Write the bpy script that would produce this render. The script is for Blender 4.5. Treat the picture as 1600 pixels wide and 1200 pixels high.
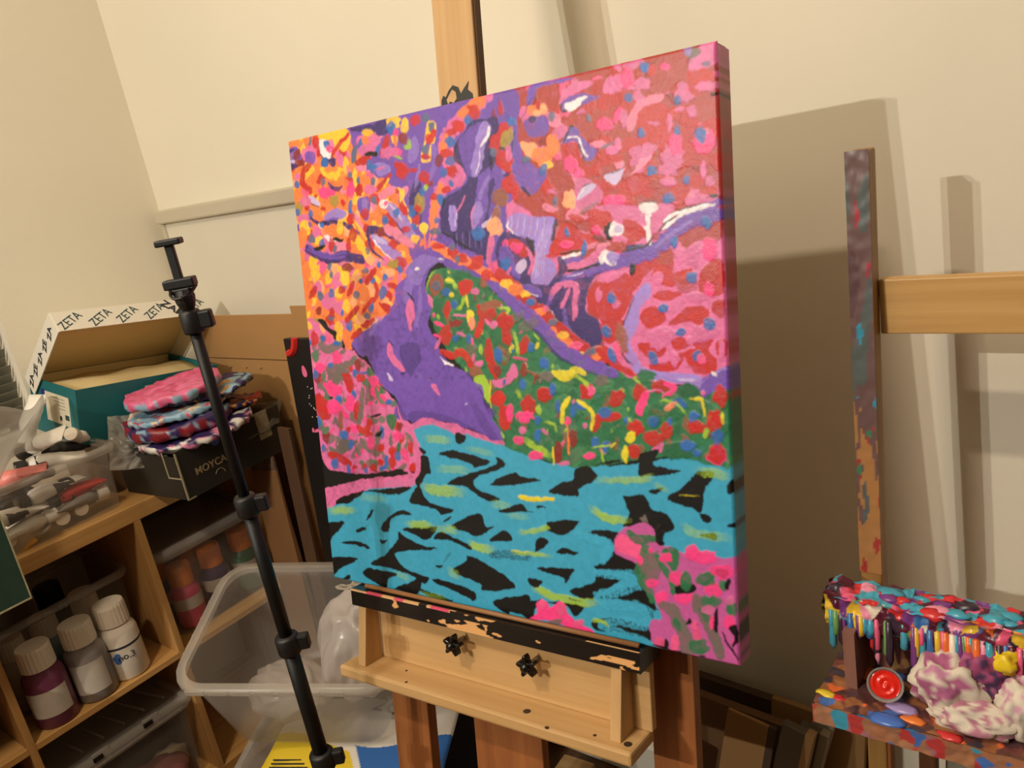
import bpy, bmesh, math, random
import numpy as np
from mathutils import Vector, Matrix, Euler, noise
for o in list(bpy.data.objects): bpy.data.objects.remove(o)
SC = bpy.context.scene; COL = SC.collection
rnd = random.Random(11)
# ------------------------------------------------------------------ camera
cam = bpy.data.cameras.new('camera'); camo = bpy.data.objects.new('camera', cam); COL.objects.link(camo)
cam.sensor_fit = 'HORIZONTAL'; cam.sensor_width = 36.0; cam.lens = 36.0*1260.4/1600.0
cam.clip_start = .02; cam.clip_end = 50
YAW, PITCH, ROLL = -.7025, .28742, .18485
fw = Vector((math.sin(YAW)*math.cos(PITCH), math.cos(YAW)*math.cos(PITCH), -math.sin(PITCH)))
r0 = Vector((math.cos(YAW), -math.sin(YAW), 0)); d0 = fw.cross(r0)
rt = r0*math.cos(ROLL)+d0*math.sin(ROLL); dn = d0*math.cos(ROLL)-r0*math.sin(ROLL)
camo.matrix_world = Matrix(((rt.x, -dn.x, -fw.x, 0), (rt.y, -dn.y, -fw.y, 0), (rt.z, -dn.z, -fw.z, 1.40), (0, 0, 0, 1)))
SC.camera = camo
# ------------------------------------------------------------------ world, lights, exposure
w = bpy.data.worlds.new('room_air'); SC.world = w; w.use_nodes = True
w.node_tree.nodes['Background'].inputs[0].default_value = (1.0, .82, .60, 1); w.node_tree.nodes['Background'].inputs[1].default_value = .02
def lamp(name, kind, loc, energy, col, size=.03, rot=None, **kw):
    l = bpy.data.lights.new(name, kind); l.energy = energy; l.color = col
    if kind == 'POINT': l.shadow_soft_size = size
    for k, v in kw.items(): setattr(l, k, v)
    o = bpy.data.objects.new(name, l); COL.objects.link(o); o.location = loc
    if rot: o.rotation_euler = rot
    return o
# twin bulb ceiling fitting behind and left of the camera
lamp('ceiling_bulb', 'POINT', (-1.13, -1.55, 2.20), 57, (1.0, .95, .85), .012)
lamp('ceiling_bulb', 'POINT', (-1.02, -1.55, 2.20), 57, (1.0, .95, .85), .012)
# long ceiling strip light above the camera, parallel to the back wall
lamp('strip_light', 'AREA', (-.72, -.56, 2.91), 28, (1.0, .82, .64), shape='RECTANGLE', size=1.2, size_y=.07)
vs = SC.view_settings; vs.view_transform = 'Standard'; vs.look = 'None'; vs.gamma = 1; vs.exposure = 0; vs.use_curve_mapping = False
# ------------------------------------------------------------------ materials
def lin(c):
    return tuple((v/255/12.92 if v <= 10 else ((v/255+.055)/1.055)**2.4) for v in c)
MATS = {}
def mat(name, rgb, rough=.6, var=.0, scale=8, bump=0, bscale=60, metal=0, spec=.5, stretch=None, coat=0, rgb2=None, sub=0):
    if name in MATS: return MATS[name]
    m = bpy.data.materials.new(name); m.use_nodes = True; nt = m.node_tree; b = nt.nodes['Principled BSDF']
    c = lin(rgb); b.inputs['Base Color'].default_value = (*c, 1); b.inputs['Roughness'].default_value = rough; b.inputs['Metallic'].default_value = metal
    b.inputs['Specular IOR Level'].default_value = spec; b.inputs['Coat Weight'].default_value = coat
    tc = nt.nodes.new('ShaderNodeTexCoord'); mp = nt.nodes.new('ShaderNodeMapping'); nt.links.new(tc.outputs['Object'], mp.inputs[0])
    if stretch: mp.inputs['Scale'].default_value = stretch
    if var or rgb2:
        n = nt.nodes.new('ShaderNodeTexNoise'); n.inputs['Scale'].default_value = scale; n.inputs['Detail'].default_value = 5; nt.links.new(mp.outputs[0], n.inputs[0])
        r = nt.nodes.new('ShaderNodeValToRGB'); r.color_ramp.elements[0].position = .32; r.color_ramp.elements[1].position = .68
        lo = lin(rgb2) if rgb2 else tuple(v*(1-var) for v in c); hi = c if rgb2 else tuple(min(1, v*(1+var)) for v in c)
        r.color_ramp.elements[0].color = (*lo, 1); r.color_ramp.elements[1].color = (*hi, 1)
        nt.links.new(n.outputs['Fac'], r.inputs[0]); nt.links.new(r.outputs[0], b.inputs['Base Color'])
    if bump:
        n2 = nt.nodes.new('ShaderNodeTexNoise'); n2.inputs['Scale'].default_value = bscale; n2.inputs['Detail'].default_value = 4; nt.links.new(mp.outputs[0], n2.inputs[0])
        bp = nt.nodes.new('ShaderNodeBump'); bp.inputs['Strength'].default_value = bump; bp.inputs['Distance'].default_value = .004
        nt.links.new(n2.outputs['Fac'], bp.inputs['Height']); nt.links.new(bp.outputs[0], b.inputs['Normal'])
    MATS[name] = m; return m
def wood(name, rgb, dark, axis=0, rough=.5):
    if name in MATS: return MATS[name]
    st = [55, 55, 55]; st[axis] = 2.2
    return mat(name, rgb, rough, rgb2=dark, scale=1.0, stretch=tuple(st), bump=.08, bscale=3, spec=.4)
def plastic(name, rgb, clear=.7, rough=.22, tint=(255, 255, 255)):
    """milky see-through polypropylene"""
    if name in MATS: return MATS[name]
    m = bpy.data.materials.new(name); m.use_nodes = True; nt = m.node_tree; b = nt.nodes['Principled BSDF']; out = nt.nodes['Material Output']
    b.inputs['Base Color'].default_value = (*lin(rgb), 1); b.inputs['Roughness'].default_value = rough
    t = nt.nodes.new('ShaderNodeBsdfTransparent'); t.inputs[0].default_value = (*lin(tint), 1)
    tl = nt.nodes.new('ShaderNodeBsdfTranslucent'); tl.inputs[0].default_value = (*lin(rgb), 1)
    m1 = nt.nodes.new('ShaderNodeMixShader'); m1.inputs[0].default_value = .45; nt.links.new(b.outputs[0], m1.inputs[1]); nt.links.new(tl.outputs[0], m1.inputs[2])
    mx = nt.nodes.new('ShaderNodeMixShader'); mx.inputs[0].default_value = clear
    nt.links.new(m1.outputs[0], mx.inputs[1]); nt.links.new(t.outputs[0], mx.inputs[2]); nt.links.new(mx.outputs[0], out.inputs[0])
    MATS[name] = m; return m
def vcol(name, rough=.4, spec=.5, bump=0, bscale=300):
    if name in MATS: return MATS[name]
    m = bpy.data.materials.new(name); m.use_nodes = True; nt = m.node_tree; b = nt.nodes['Principled BSDF']
    a = nt.nodes.new('ShaderNodeAttribute'); a.attribute_name = 'Col'; nt.links.new(a.outputs['Color'], b.inputs['Base Color'])
    b.inputs['Roughness'].default_value = rough; b.inputs['Specular IOR Level'].default_value = spec
    if bump:
        tc = nt.nodes.new('ShaderNodeTexCoord'); n2 = nt.nodes.new('ShaderNodeTexNoise'); n2.inputs['Scale'].default_value = bscale; nt.links.new(tc.outputs['Object'], n2.inputs[0])
        bp = nt.nodes.new('ShaderNodeBump'); bp.inputs['Strength'].default_value = bump; bp.inputs['Distance'].default_value = .002
        nt.links.new(n2.outputs['Fac'], bp.inputs['Height']); nt.links.new(bp.outputs[0], b.inputs['Normal'])
    MATS[name] = m; return m
def splat(name, base, cols, scale=30, amount=.5, rough=.45, stretch=(1, 1, 1), bump=.6):
    """paint splashes and smears of several colours over a ground colour"""
    if name in MATS: return MATS[name]
    m = bpy.data.materials.new(name); m.use_nodes = True; nt = m.node_tree; b = nt.nodes['Principled BSDF']; b.inputs['Roughness'].default_value = rough
    tc = nt.nodes.new('ShaderNodeTexCoord'); mp = nt.nodes.new('ShaderNodeMapping'); mp.inputs['Scale'].default_value = stretch; nt.links.new(tc.outputs['Object'], mp.inputs[0])
    wn = nt.nodes.new('ShaderNodeTexNoise'); wn.inputs['Scale'].default_value = scale*.6; nt.links.new(mp.outputs[0], wn.inputs[0])
    ad = nt.nodes.new('ShaderNodeVectorMath'); ad.operation = 'MULTIPLY_ADD'; ad.inputs[1].default_value = (.03,)*3
    nt.links.new(wn.outputs['Color'], ad.inputs[0]); nt.links.new(mp.outputs[0], ad.inputs[2])
    v = nt.nodes.new('ShaderNodeTexVoronoi'); v.inputs['Scale'].default_value = scale; nt.links.new(ad.outputs[0], v.inputs['Vector'])
    sep = nt.nodes.new('ShaderNodeSeparateColor'); nt.links.new(v.outputs['Color'], sep.inputs[0])
    r = nt.nodes.new('ShaderNodeValToRGB'); r.color_ramp.interpolation = 'CONSTANT'
    el = r.color_ramp.elements
    while len(el) < len(cols): el.new(.5)
    for i, c in enumerate(cols): el[i].position = i/len(cols); el[i].color = (*lin(c), 1)
    nt.links.new(sep.outputs[0], r.inputs[0])
    n = nt.nodes.new('ShaderNodeTexNoise'); n.inputs['Scale'].default_value = scale*.45; n.inputs['Detail'].default_value = 3; nt.links.new(mp.outputs[0], n.inputs[0])
    th = nt.nodes.new('ShaderNodeMath'); th.operation = 'GREATER_THAN'; th.inputs[1].default_value = 1-amount; nt.links.new(n.outputs['Fac'], th.inputs[0])
    mx = nt.nodes.new('ShaderNodeMix'); mx.data_type = 'RGBA'; mx.inputs['A'].default_value = (*lin(base), 1)
    nt.links.new(th.outputs[0], mx.inputs['Factor']); nt.links.new(r.outputs[0], mx.inputs['B']); nt.links.new(mx.outputs['Result'], b.inputs['Base Color'])
    bp = nt.nodes.new('ShaderNodeBump'); bp.inputs['Strength'].default_value = bump; bp.inputs['Distance'].default_value = .003
    nt.links.new(v.outputs['Distance'], bp.inputs['Height']); nt.links.new(bp.outputs[0], b.inputs['Normal'])
    MATS[name] = m; return m
# ------------------------------------------------------------------ mesh helpers
class MB:
    def __init__(s): s.v = []; s.f = []
    def add(s, v, f):
        n = len(s.v); s.v += [tuple(p) for p in v]; s.f += [tuple(i+n for i in q) for q in f]; return s
    def box(s, lo, hi, M=None):
        x0, y0, z0 = lo; x1, y1, z1 = hi
        v = [Vector(p) for p in ((x0,y0,z0),(x1,y0,z0),(x1,y1,z0),(x0,y1,z0),(x0,y0,z1),(x1,y0,z1),(x1,y1,z1),(x0,y1,z1))]
        if M: v = [M @ p for p in v]
        return s.add(v, ((3,2,1,0),(4,5,6,7),(0,1,5,4),(1,2,6,5),(2,3,7,6),(3,0,4,7)))
    def tube(s, path, rad, n=10, cap=True):
        P = [Vector(p) for p in path]; R = rad if isinstance(rad, (list, tuple)) else [rad]*len(P); base = len(s.v); up = None
        for i, p in enumerate(P):
            t = (P[min(i+1, len(P)-1)]-P[max(i-1, 0)]).normalized()
            if up is None: up = Vector((0, 0, 1)) if abs(t.z) < .9 else Vector((1, 0, 0))
            a = (up-t*up.dot(t)).normalized(); b = t.cross(a); up = a
            for k in range(n):
                g = 2*math.pi*k/n; s.v.append(tuple(p+(a*math.cos(g)+b*math.sin(g))*R[i]))
        for i in range(len(P)-1):
            for k in range(n):
                a_, b_ = base+i*n+k, base+i*n+(k+1) % n; s.f.append((a_, b_, b_+n, a_+n))
        if cap:
            s.f.append(tuple(base+k for k in range(n))[::-1]); s.f.append(tuple(base+(len(P)-1)*n+k for k in range(n)))
        return s
    def lathe(s, prof, n=20, M=None):
        base = len(s.v)
        for r, z in prof:
            for k in range(n):
                g = 2*math.pi*k/n; p = Vector((r*math.cos(g), r*math.sin(g), z)); s.v.append(tuple(M @ p if M else p))
        for i in range(len(prof)-1):
            for k in range(n):
                a, b = base+i*n+k, base+i*n+(k+1) % n; s.f.append((a, b, b+n, a+n))
        if prof[0][0] > 1e-5: s.f.append(tuple(base+k for k in range(n))[::-1])
        if prof[-1][0] > 1e-5: s.f.append(tuple(base+(len(prof)-1)*n+k for k in range(n)))
        return s
    def prism(s, poly, z0, z1, M=None):
        n = len(poly); v = [Vector((x, y, z0)) for x, y in poly]+[Vector((x, y, z1)) for x, y in poly]
        if M: v = [M @ p for p in v]
        return s.add(v, [tuple(range(n))[::-1], tuple(range(n, 2*n))]+[(i, (i+1) % n, n+(i+1) % n, n+i) for i in range(n)])
    def grid(s, fn, nu, nv):
        v = [fn(i/nu, j/nv) for j in range(nv+1) for i in range(nu+1)]
        return s.add(v, [(j*(nu+1)+i, j*(nu+1)+i+1, (j+1)*(nu+1)+i+1, (j+1)*(nu+1)+i) for j in range(nv) for i in range(nu)])
    def build(s, name, m, parent=None, smooth=False, bevel=0, segs=2, solid=0, kind=None, label=None):
        me = bpy.data.meshes.new(name); me.from_pydata(s.v, [], s.f); me.validate()
        bm = bmesh.new(); bm.from_mesh(me); bmesh.ops.recalc_face_normals(bm, faces=bm.faces); bm.to_mesh(me); bm.free()
        me.materials.append(m)
        if smooth: me.polygons.foreach_set('use_smooth', [True]*len(me.polygons))
        o = bpy.data.objects.new(name, me); COL.objects.link(o)
        if parent: o.parent = parent
        if solid:
            md = o.modifiers.new('thickness', 'SOLIDIFY'); md.thickness = solid; md.offset = 0
        if bevel:
            md = o.modifiers.new('bevel', 'BEVEL'); md.width = bevel; md.segments = segs; md.limit_method = 'ANGLE'; md.angle_limit = math.radians(40)
        if kind: o['kind'] = kind
        if label: o['label'] = label
        return o
def tag(o, label, cat, group=None):
    o['label'] = label; o['category'] = cat
    if group: o['group'] = group
    return o
def thing(name, label, cat, M=None, group=None):
    o = bpy.data.objects.new(name, None); COL.objects.link(o); o.empty_display_size = .05
    if M is not None: o.matrix_world = M
    return tag(o, label, cat, group)
def struct(o): o['kind'] = 'structure'; return o
def XF(loc=(0, 0, 0), rot=(0, 0, 0), sc=1):
    return Matrix.Translation(loc) @ Euler(rot).to_matrix().to_4x4() @ Matrix.Scale(sc, 4)
def frame(O, X, Z):
    """matrix with origin O, x along X, z along Z"""
    X = Vector(X).normalized(); Z = Vector(Z); Z = (Z-X*Z.dot(X)).normalized(); Y = Z.cross(X)
    return Matrix(((X.x, Y.x, Z.x, O[0]), (X.y, Y.y, Z.y, O[1]), (X.z, Y.z, Z.z, O[2]), (0, 0, 0, 1)))
def setcol(o, cols):
    me = o.data; a = me.color_attributes.new('Col', 'FLOAT_COLOR', 'POINT'); a.data.foreach_set('color', np.c_[cols, np.ones(len(cols))].astype(np.float32).ravel())
def text(body, size, M, m, parent, name='lettering', bold=0, sx=1):
    cu = bpy.data.curves.new(name, 'FONT'); cu.body = body; cu.size = size; cu.align_x = 'CENTER'; cu.align_y = 'CENTER'; cu.extrude = .0003; cu.offset = bold; cu.resolution_u = 3
    t = bpy.data.objects.new(name, cu); COL.objects.link(t); dg = bpy.context.evaluated_depsgraph_get(); me = bpy.data.meshes.new_from_object(t.evaluated_get(dg))
    bpy.data.objects.remove(t); me.materials.clear(); me.materials.append(m); me.transform(Matrix.Diagonal((sx, 1, 1, 1))); me.transform(M)
    o = bpy.data.objects.new(name, me); COL.objects.link(o); o.parent = parent; return o
def folds(loc, r, amp, seed, sq, M=None, sub=5, st=(2.6, 2.6, .7)):
    """limp film bag with long soft folds"""
    bm = bmesh.new(); bmesh.ops.create_icosphere(bm, subdivisions=sub, radius=1); mb = MB(); off = Vector((seed*3.1, seed*1.7, seed))
    for v in bm.verts:
        p = v.co.copy(); q = Vector((p.x*st[0], p.y*st[1], p.z*st[2])); w_ = q+.5*noise.noise_vector(q*.6+off)
        d = 1-2*abs(noise.noise(w_+off))+.5*(1-2*abs(noise.noise(w_*2.1+off)))-.6+.5*noise.noise(p*1.1+off)
        p *= 1+amp*d; p = Vector((p.x*r*sq[0], p.y*r*sq[1], p.z*r*sq[2])); p = M @ p if M else p; mb.v.append((loc[0]+p.x, loc[1]+p.y, loc[2]+p.z))
    bm.verts.index_update(); mb.f = [tuple(v.index for v in f.verts) for f in bm.faces]; bm.free(); return mb
def blob(loc, r, amp=.35, freq=1.6, seed=0, sub=3, sq=(1, 1, 1), ridge=False):
    bm = bmesh.new(); bmesh.ops.create_icosphere(bm, subdivisions=sub, radius=1)
    mb = MB(); off = Vector((seed*7.13, seed*3.7, seed*1.9))
    for v in bm.verts:
        p = v.co.copy(); d = noise.noise(p*freq+off)+.5*noise.noise(p*freq*2.3+off)+.25*noise.noise(p*freq*5+off)
        if ridge: d = 1.1*abs(noise.noise(p*freq+off))+.7*abs(noise.noise(p*freq*2.4+off))+.3*abs(noise.noise(p*freq*5+off))-.4
        p *= 1+amp*d; mb.v.append((loc[0]+p.x*r*sq[0], loc[1]+p.y*r*sq[1], loc[2]+p.z*r*sq[2]))
    bm.verts.index_update(); mb.f = [tuple(v.index for v in f.verts) for f in bm.faces]; bm.free(); return mb
# ------------------------------------------------------------------ the room
XL, YW = -2.19, 1.224
M_wall = mat('cream_wall_paint', (238, 230, 210), .75, var=.03, scale=1.5, bump=.05, bscale=90, spec=.25)
M_floor = wood('brown_floor_laminate', (112, 78, 48), (86, 58, 34), 1, .5)
struct(MB().box((XL-.1, YW, -.02), (2.2, YW+.1, 3.0)).build('wall_back', M_wall))
wl = MB()
WY0, WY1, WZ0, WZ1 = -.45, .744, .93, 2.1
wl.box((XL-.1, -2.6, -.02), (XL, WY0, 3.0)); wl.box((XL-.1, WY1, -.02), (XL, YW, 3.0)); wl.box((XL-.1, WY0, -.02), (XL, WY1, WZ0)); wl.box((XL-.1, WY0, WZ1), (XL, WY1, 3.0))
struct(wl.build('wall_left', M_wall))
struct(MB().box((XL-.1, -2.6, -.1), (2.2, YW+.1, 0)).build('floor', M_floor))
struct(MB().box((XL-.1, -2.6, 3.0), (2.2, YW+.1, 3.1)).build('ceiling', mat('white_ceiling', (238, 230, 214), .8, spec=.2)))
M_trim = mat('white_gloss_trim', (236, 230, 216), .4)
struct(MB().box((XL+.001, YW-.014, .0), (2.2, YW-.0005, .09)).build('baseboard_back', M_trim, bevel=.004))
win = bpy.data.objects.new('window_1', None); COL.objects.link(win); struct(win)
MB().box((XL-.095, WY0, WZ0), (XL-.085, WY1, WZ1)).build('pane', mat('night_glass', (14, 16, 20), .08), win)
f = MB()
for lo, hi in (((WY0, WZ0), (WY0+.05, WZ1)), ((WY1-.05, WZ0), (WY1, WZ1)), ((WY0, WZ0), (WY1, WZ0+.05)), ((WY0, WZ1-.05), (WY1, WZ1)), ((.12, WZ0), (.16, WZ1))):
    f.box((XL-.085, lo[0], lo[1]), (XL-.06, hi[0], hi[1]))
f.build('window_frame', M_trim, win, bevel=.003)
M_slat = mat('grey_blind_slat', (120, 118, 102), .5)
bl = thing('venetian_blind', 'grey slatted blind hanging in the window of the left wall', 'blind')
k = 0; zz = WZ0+.03
while zz < WZ1-.03:
    MB().box((-.0125, WY0+.01, -.0006), (.0125, WY1-.006-.005*(k % 2), .0006), XF((XL-.03, 0, zz), (0, math.radians(-62), 0))).build('slat', M_slat, bl); zz += .021; k += 1
MB().box((XL-.05, WY0+.01, WZ1-.03), (XL-.012, WY1-.008, WZ1-.002)).build('headrail', M_slat, bl, bevel=.002)
# ------------------------------------------------------------------ whiteboard on the back wall
M_alu = mat('pale_aluminium', (214, 206, 186), .35, metal=.3)
wb = thing('whiteboard', 'large whiteboard in a pale frame on the back wall beside the corner', 'whiteboard', XF((-2.165, YW-.002, .62)))
MB().box((0, -.012, 0), (1.30, 0, .765)).build('board', mat('whiteboard_enamel', (226, 220, 202), .35, var=.015, scale=5), wb)
MB().box((-.004, -.030, .735), (1.304, 0, .772)).build('frame_rail', M_alu, wb, bevel=.006, segs=3)
MB().box((-.004, -.030, -.004), (1.304, 0, .022)).build('frame_rail', M_alu, wb, bevel=.004)
MB().box((-.006, -.018, 0), (.010, 0, .75)).build('frame_stile', M_alu, wb, bevel=.003)
MB().box((1.290, -.018, 0), (1.306, 0, .75)).build('frame_stile', M_alu, wb, bevel=.003)
# ------------------------------------------------------------------ cube shelf along the left wall
M_oak = wood('oak_foil', (206, 160, 98), (184, 138, 78), 1, .45); M_oakv = wood('oak_foil_upright', (202, 156, 96), (178, 132, 76), 2, .45)
SX0, SX1 = XL+.002, -1.80; ZT = .772; CY = [-.3095, .0255, .0415, .3765, .3925, .7275, .7435, 1.0785]
sh = thing('cube_shelf', 'oak effect cube shelving unit along the left wall', 'shelf', XF((SX1, .4, 0)))
def spart(name, lo, hi, m): 
    o = MB().box(lo, hi, Matrix.Translation((-SX1, -.4, 0))).build(name, m, sh, bevel=.0015); return o
spart('top_board', (SX0, -.348, .734), (SX1, 1.117, ZT), M_oak); spart('bottom_board', (SX0, -.348, .0), (SX1, 1.117, .038), M_oak)
spart('side_panel', (SX0, -.348, .038), (SX1, -.3095, .734), M_oakv); spart('side_panel', (SX0, 1.0785, .038), (SX1, 1.117, .734), M_oakv)
for a in (1, 3, 5): spart('divider', (SX0, CY[a], .038), (SX1, CY[a+1], .734), M_oakv)
for a in (0, 2, 4, 6): spart('shelf_board', (SX0, CY[a], .369), (SX1, CY[a+1], .385), M_oak)
# ------------------------------------------------------------------ see-through tubs
M_tub = plastic('clear_tub_plastic', (224, 218, 208), .88); M_rim = plastic('clear_tub_rim', (222, 216, 206), .6)
M_lid = plastic('clear_lid_plastic', (205, 198, 188), .8)
def rrect(w, d, r, n=5):
    p = []
    for cx, cy, a0 in ((w/2-r, d/2-r, 0), (-w/2+r, d/2-r, 90), (-w/2+r, -d/2+r, 180), (w/2-r, -d/2+r, 270)):
        for k in range(n+1):
            a = math.radians(a0+90*k/n); p.append((cx+r*math.cos(a), cy+r*math.sin(a)))
    return p
def tub(t, w, d, h, taper=.88, r=.03, lip=.012, m=None, mr=None):
    """open tub centred on its base, outside size w x d at the rim"""
    m = m or M_tub; mr = mr or M_rim; N = len(rrect(1, 1, .1)); mb = MB(); th = .002
    def ring(k, z, ins): return [(x, y, z) for x, y in rrect(w*k-2*ins, d*k-2*ins, max(r-ins, .004))]
    L = [ring(taper, 0, 0), ring((taper+1)/2, h*.5, 0), ring(1, h, 0), ring(1, h, th), ring((taper+1)/2, h*.5, th), ring(taper, th, th)]
    for q in L: mb.v += q
    for i in range(len(L)-1):
        for k in range(N): mb.f.append((i*N+k, i*N+(k+1) % N, (i+1)*N+(k+1) % N, (i+1)*N+k))
    mb.f.append(tuple(range(N))[::-1]); mb.f.append(tuple(range(5*N, 6*N)))
    mb.build('wall', m, t, smooth=True)
    rb = MB(); R = [(-.001, h-.014), (lip, h-.014), (lip+.002, h-.008), (lip, h), (-.003, h+.001)]
    for o_, z in R: rb.v += [(x, y, z) for x, y in rrect(w+2*o_, d+2*o_, r+o_)]
    for i in range(len(R)-1):
        for k in range(N): rb.f.append((i*N+k, i*N+(k+1) % N, (i+1)*N+(k+1) % N, (i+1)*N+k))
    rb.build('rim', mr, t, smooth=True)
def lid(t, w, d, z, r=.03, m=None):
    mb = MB().prism(rrect(w, d, r), z, z+.004); mb.build('lid', m or M_lid, t)
    N = len(rrect(1, 1, .1)); rb = MB(); R = [(.0, z-.012), (.005, z-.012), (.006, z+.003), (0, z+.009), (-.012, z+.008), (-.014, z+.004)]
    for o_, zz in R: rb.v += [(x, y, zz) for x, y in rrect(w+2*o_, d+2*o_, r)]
    for i in range(len(R)-1):
        for k in range(N): rb.f.append((i*N+k, i*N+(k+1) % N, (i+1)*N+(k+1) % N, (i+1)*N+k))
    rb.build('lid_rim', M_rim, t, smooth=True)
# ------------------------------------------------------------------ bottles of paint
def bottle(name, label, cat, loc, h, r, body, capc, lab=None, labc=None, group=None, rz=0, tilt=(0, 0), band=None, captop=.26):
    t = thing(name, label, cat, XF(loc, (tilt[0], tilt[1], rz)), group)
    hb = h*(1-captop); mb = MB().lathe([(r*.9, 0), (r, .006), (r, hb*.80), (r*.93, hb*.88), (r*.74, hb*.96), (r*.72, hb)], 24); mb.build('body', body, t, smooth=True)
    c = MB(); n = 48; rc = r*.80
    def rad(k): return rc*(1+(.025 if k % 2 else 0))
    z0, z1 = hb*.985, h
    for z, s in ((z0, 1), (z1-.006, .98), (z1, .93)):
        for k in range(n): c.v.append((rad(k)*s*math.cos(2*math.pi*k/n), rad(k)*s*math.sin(2*math.pi*k/n), z))
    for i in range(2):
        for k in range(n): c.f.append((i*n+k, i*n+(k+1) % n, (i+1)*n+(k+1) % n, (i+1)*n+k))
    c.f.append(tuple(range(2*n, 3*n))); c.f.append(tuple(range(n))[::-1]); c.build('cap', capc, t)
    if lab:
        z0, z1, a0, a1 = lab; q = MB(); rr = r*1.012
        q.grid(lambda u, v: (rr*math.cos(a0+(a1-a0)*u), rr*math.sin(a0+(a1-a0)*u), hb*(z0+(z1-z0)*v)), 20, 2); q.build('label', labc, t, smooth=True)
    if band:
        for z0, z1, m in band: MB().lathe([(r*1.004, hb*z0), (r*1.008, hb*z0+.001), (r*1.008, hb*z1-.001), (r*1.004, hb*z1)], 24).build('band', m, t, smooth=True)
    return t
M_wcap = mat('white_cap_plastic', (236, 224, 204), .4); M_wht = mat('white_bottle_plastic', (232, 222, 206), .35); M_lab = mat('pale_bottle_label', (196, 186, 172), .55, var=.05, scale=30)
M_blk = mat('black_plastic', (22, 20, 19), .4); M_ink = mat('dark_ink', (42, 42, 52), .6); M_bluep = mat('blue_print', (70, 110, 180), .5)
GB = 'paint bottles along the front of the middle cell'
b1 = bottle('paint_bottle', 'white paint bottle with blue print and a pale ribbed cap', 'bottle', (-1.848, .632, .3852), .185, .043, M_wht, M_wcap, group=GB, band=[(.60, .64, M_ink)])
for du, dz, s in ((-.45, 0, 1), (-.30, .006, .8), (-.38, -.008, .9)):
    a = -.55+du*.6; MB().lathe([(.0001, 0), (.008*s, .0), (.0078*s, .0008), (.0001, .001)], 14, Matrix.Translation((.0432*math.cos(a), .0432*math.sin(a), .062+dz)) @ Euler((0, math.pi/2, a)).to_matrix().to_4x4().inverted() if False else Matrix.Translation((.0426*math.cos(a), .0426*math.sin(a), .062+dz)) @ Matrix.Rotation(a, 4, 'Z') @ Matrix.Rotation(math.pi/2, 4, 'Y')).build('print_mark', M_bluep, b1)
text('no.3', .022, Matrix.Rotation(-.30, 4, 'Z') @ Matrix.Translation((.0434, 0, .062)) @ Matrix.Rotation(math.pi/2, 4, 'Z') @ Matrix.Rotation(math.pi/2, 4, 'X'), M_ink, b1)
bottle('paint_bottle', 'clear paint bottle holding grey paint behind a pale square label', 'bottle', (-1.843, .552, .3852), .185, .043, mat('grey_paint_bottle', (140, 132, 126), .3), M_wcap, (.18, .72, -1.35, .45), M_lab, GB)
bottle('paint_bottle', 'plum purple paint bottle with white cap and pale label', 'bottle', (-1.843, .462, .3852), .185, .043, mat('plum_paint_bottle', (112, 54, 78), .3), M_wcap, (.22, .66, -1.6, .6), M_lab, GB)
# bottles in the tub behind
t1 = thing('storage_tub', 'open clear tub of bottles in the middle shelf cell', 'tub', XF((-2.03, .560, .3852), (0, 0, math.pi/2)))
tub(t1, .315, .24, .215, .92, .03)
for i in range(9): MB().box((-.055+i*.012, -.1345, .203), (-.050+i*.012, -.131, .2145)).build('grip_rib', M_rim, t1)
for k, (x, y, h, m, c, lab) in enumerate(((-1.96, .625, .19, M_wht, M_wcap, 'white bottle with a beige cap inside the clear tub, nearest its right end'), (-1.965, .53, .18, mat('teal_label_bottle', (120, 150, 150), .4), M_wcap, 'pale bottle with a teal band inside the clear tub'), (-1.965, .455, .17, M_lab, M_wcap, 'beige bottle inside the clear tub, nearest its left end'), (-2.06, .59, .205, M_blk, M_blk, 'black lidded bottle standing at the back of the clear tub'))):
    bottle('paint_bottle', lab, 'bottle', (x, y, .3885), h, .037, m, c, group='bottles in the open tub', band=[(.3, .55, mat('teal_band', (70, 120, 122), .5))] if k == 1 else ([(.35, .5, M_ink)] if k == 0 else None))
# right cell: lidded box with orange capped bottles
t2 = thing('storage_box', 'clear lidded storage box of orange capped bottles in the right shelf cell', 'storage box', XF((-1.985, .911, .3852), (0, 0, math.pi/2)))
tub(t2, .30, .29, .225, .94, .03); lid(t2, .318, .308, .229)
M_ocap = mat('orange_cap_plastic', (226, 128, 40), .35)
for k, (x, y, c, lab) in enumerate(((-1.885, .825, (206, 70, 110), 'pink paint bottle with orange cap at the front of the lidded box'), (-1.89, .915, (70, 56, 92), 'dark violet paint bottle with orange cap in the lidded box'), (-1.89, 1.005, (60, 110, 80), 'green paint bottle with orange cap in the lidded box'), (-1.965, .80, (70, 110, 180), 'blue paint bottle at the back left of the lidded box'), (-1.97, .90, (200, 120, 60), 'orange paint bottle at the back of the lidded box'))):
    bottle('paint_bottle', lab, 'bottle', (x, y, .388), .17 if k else .165, .036, mat('paint_bottle_%d' % k, c, .3), M_ocap, (.45, .72, -2.2, 1.2), M_lab, 'bottles in the lidded box', captop=.3)
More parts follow.
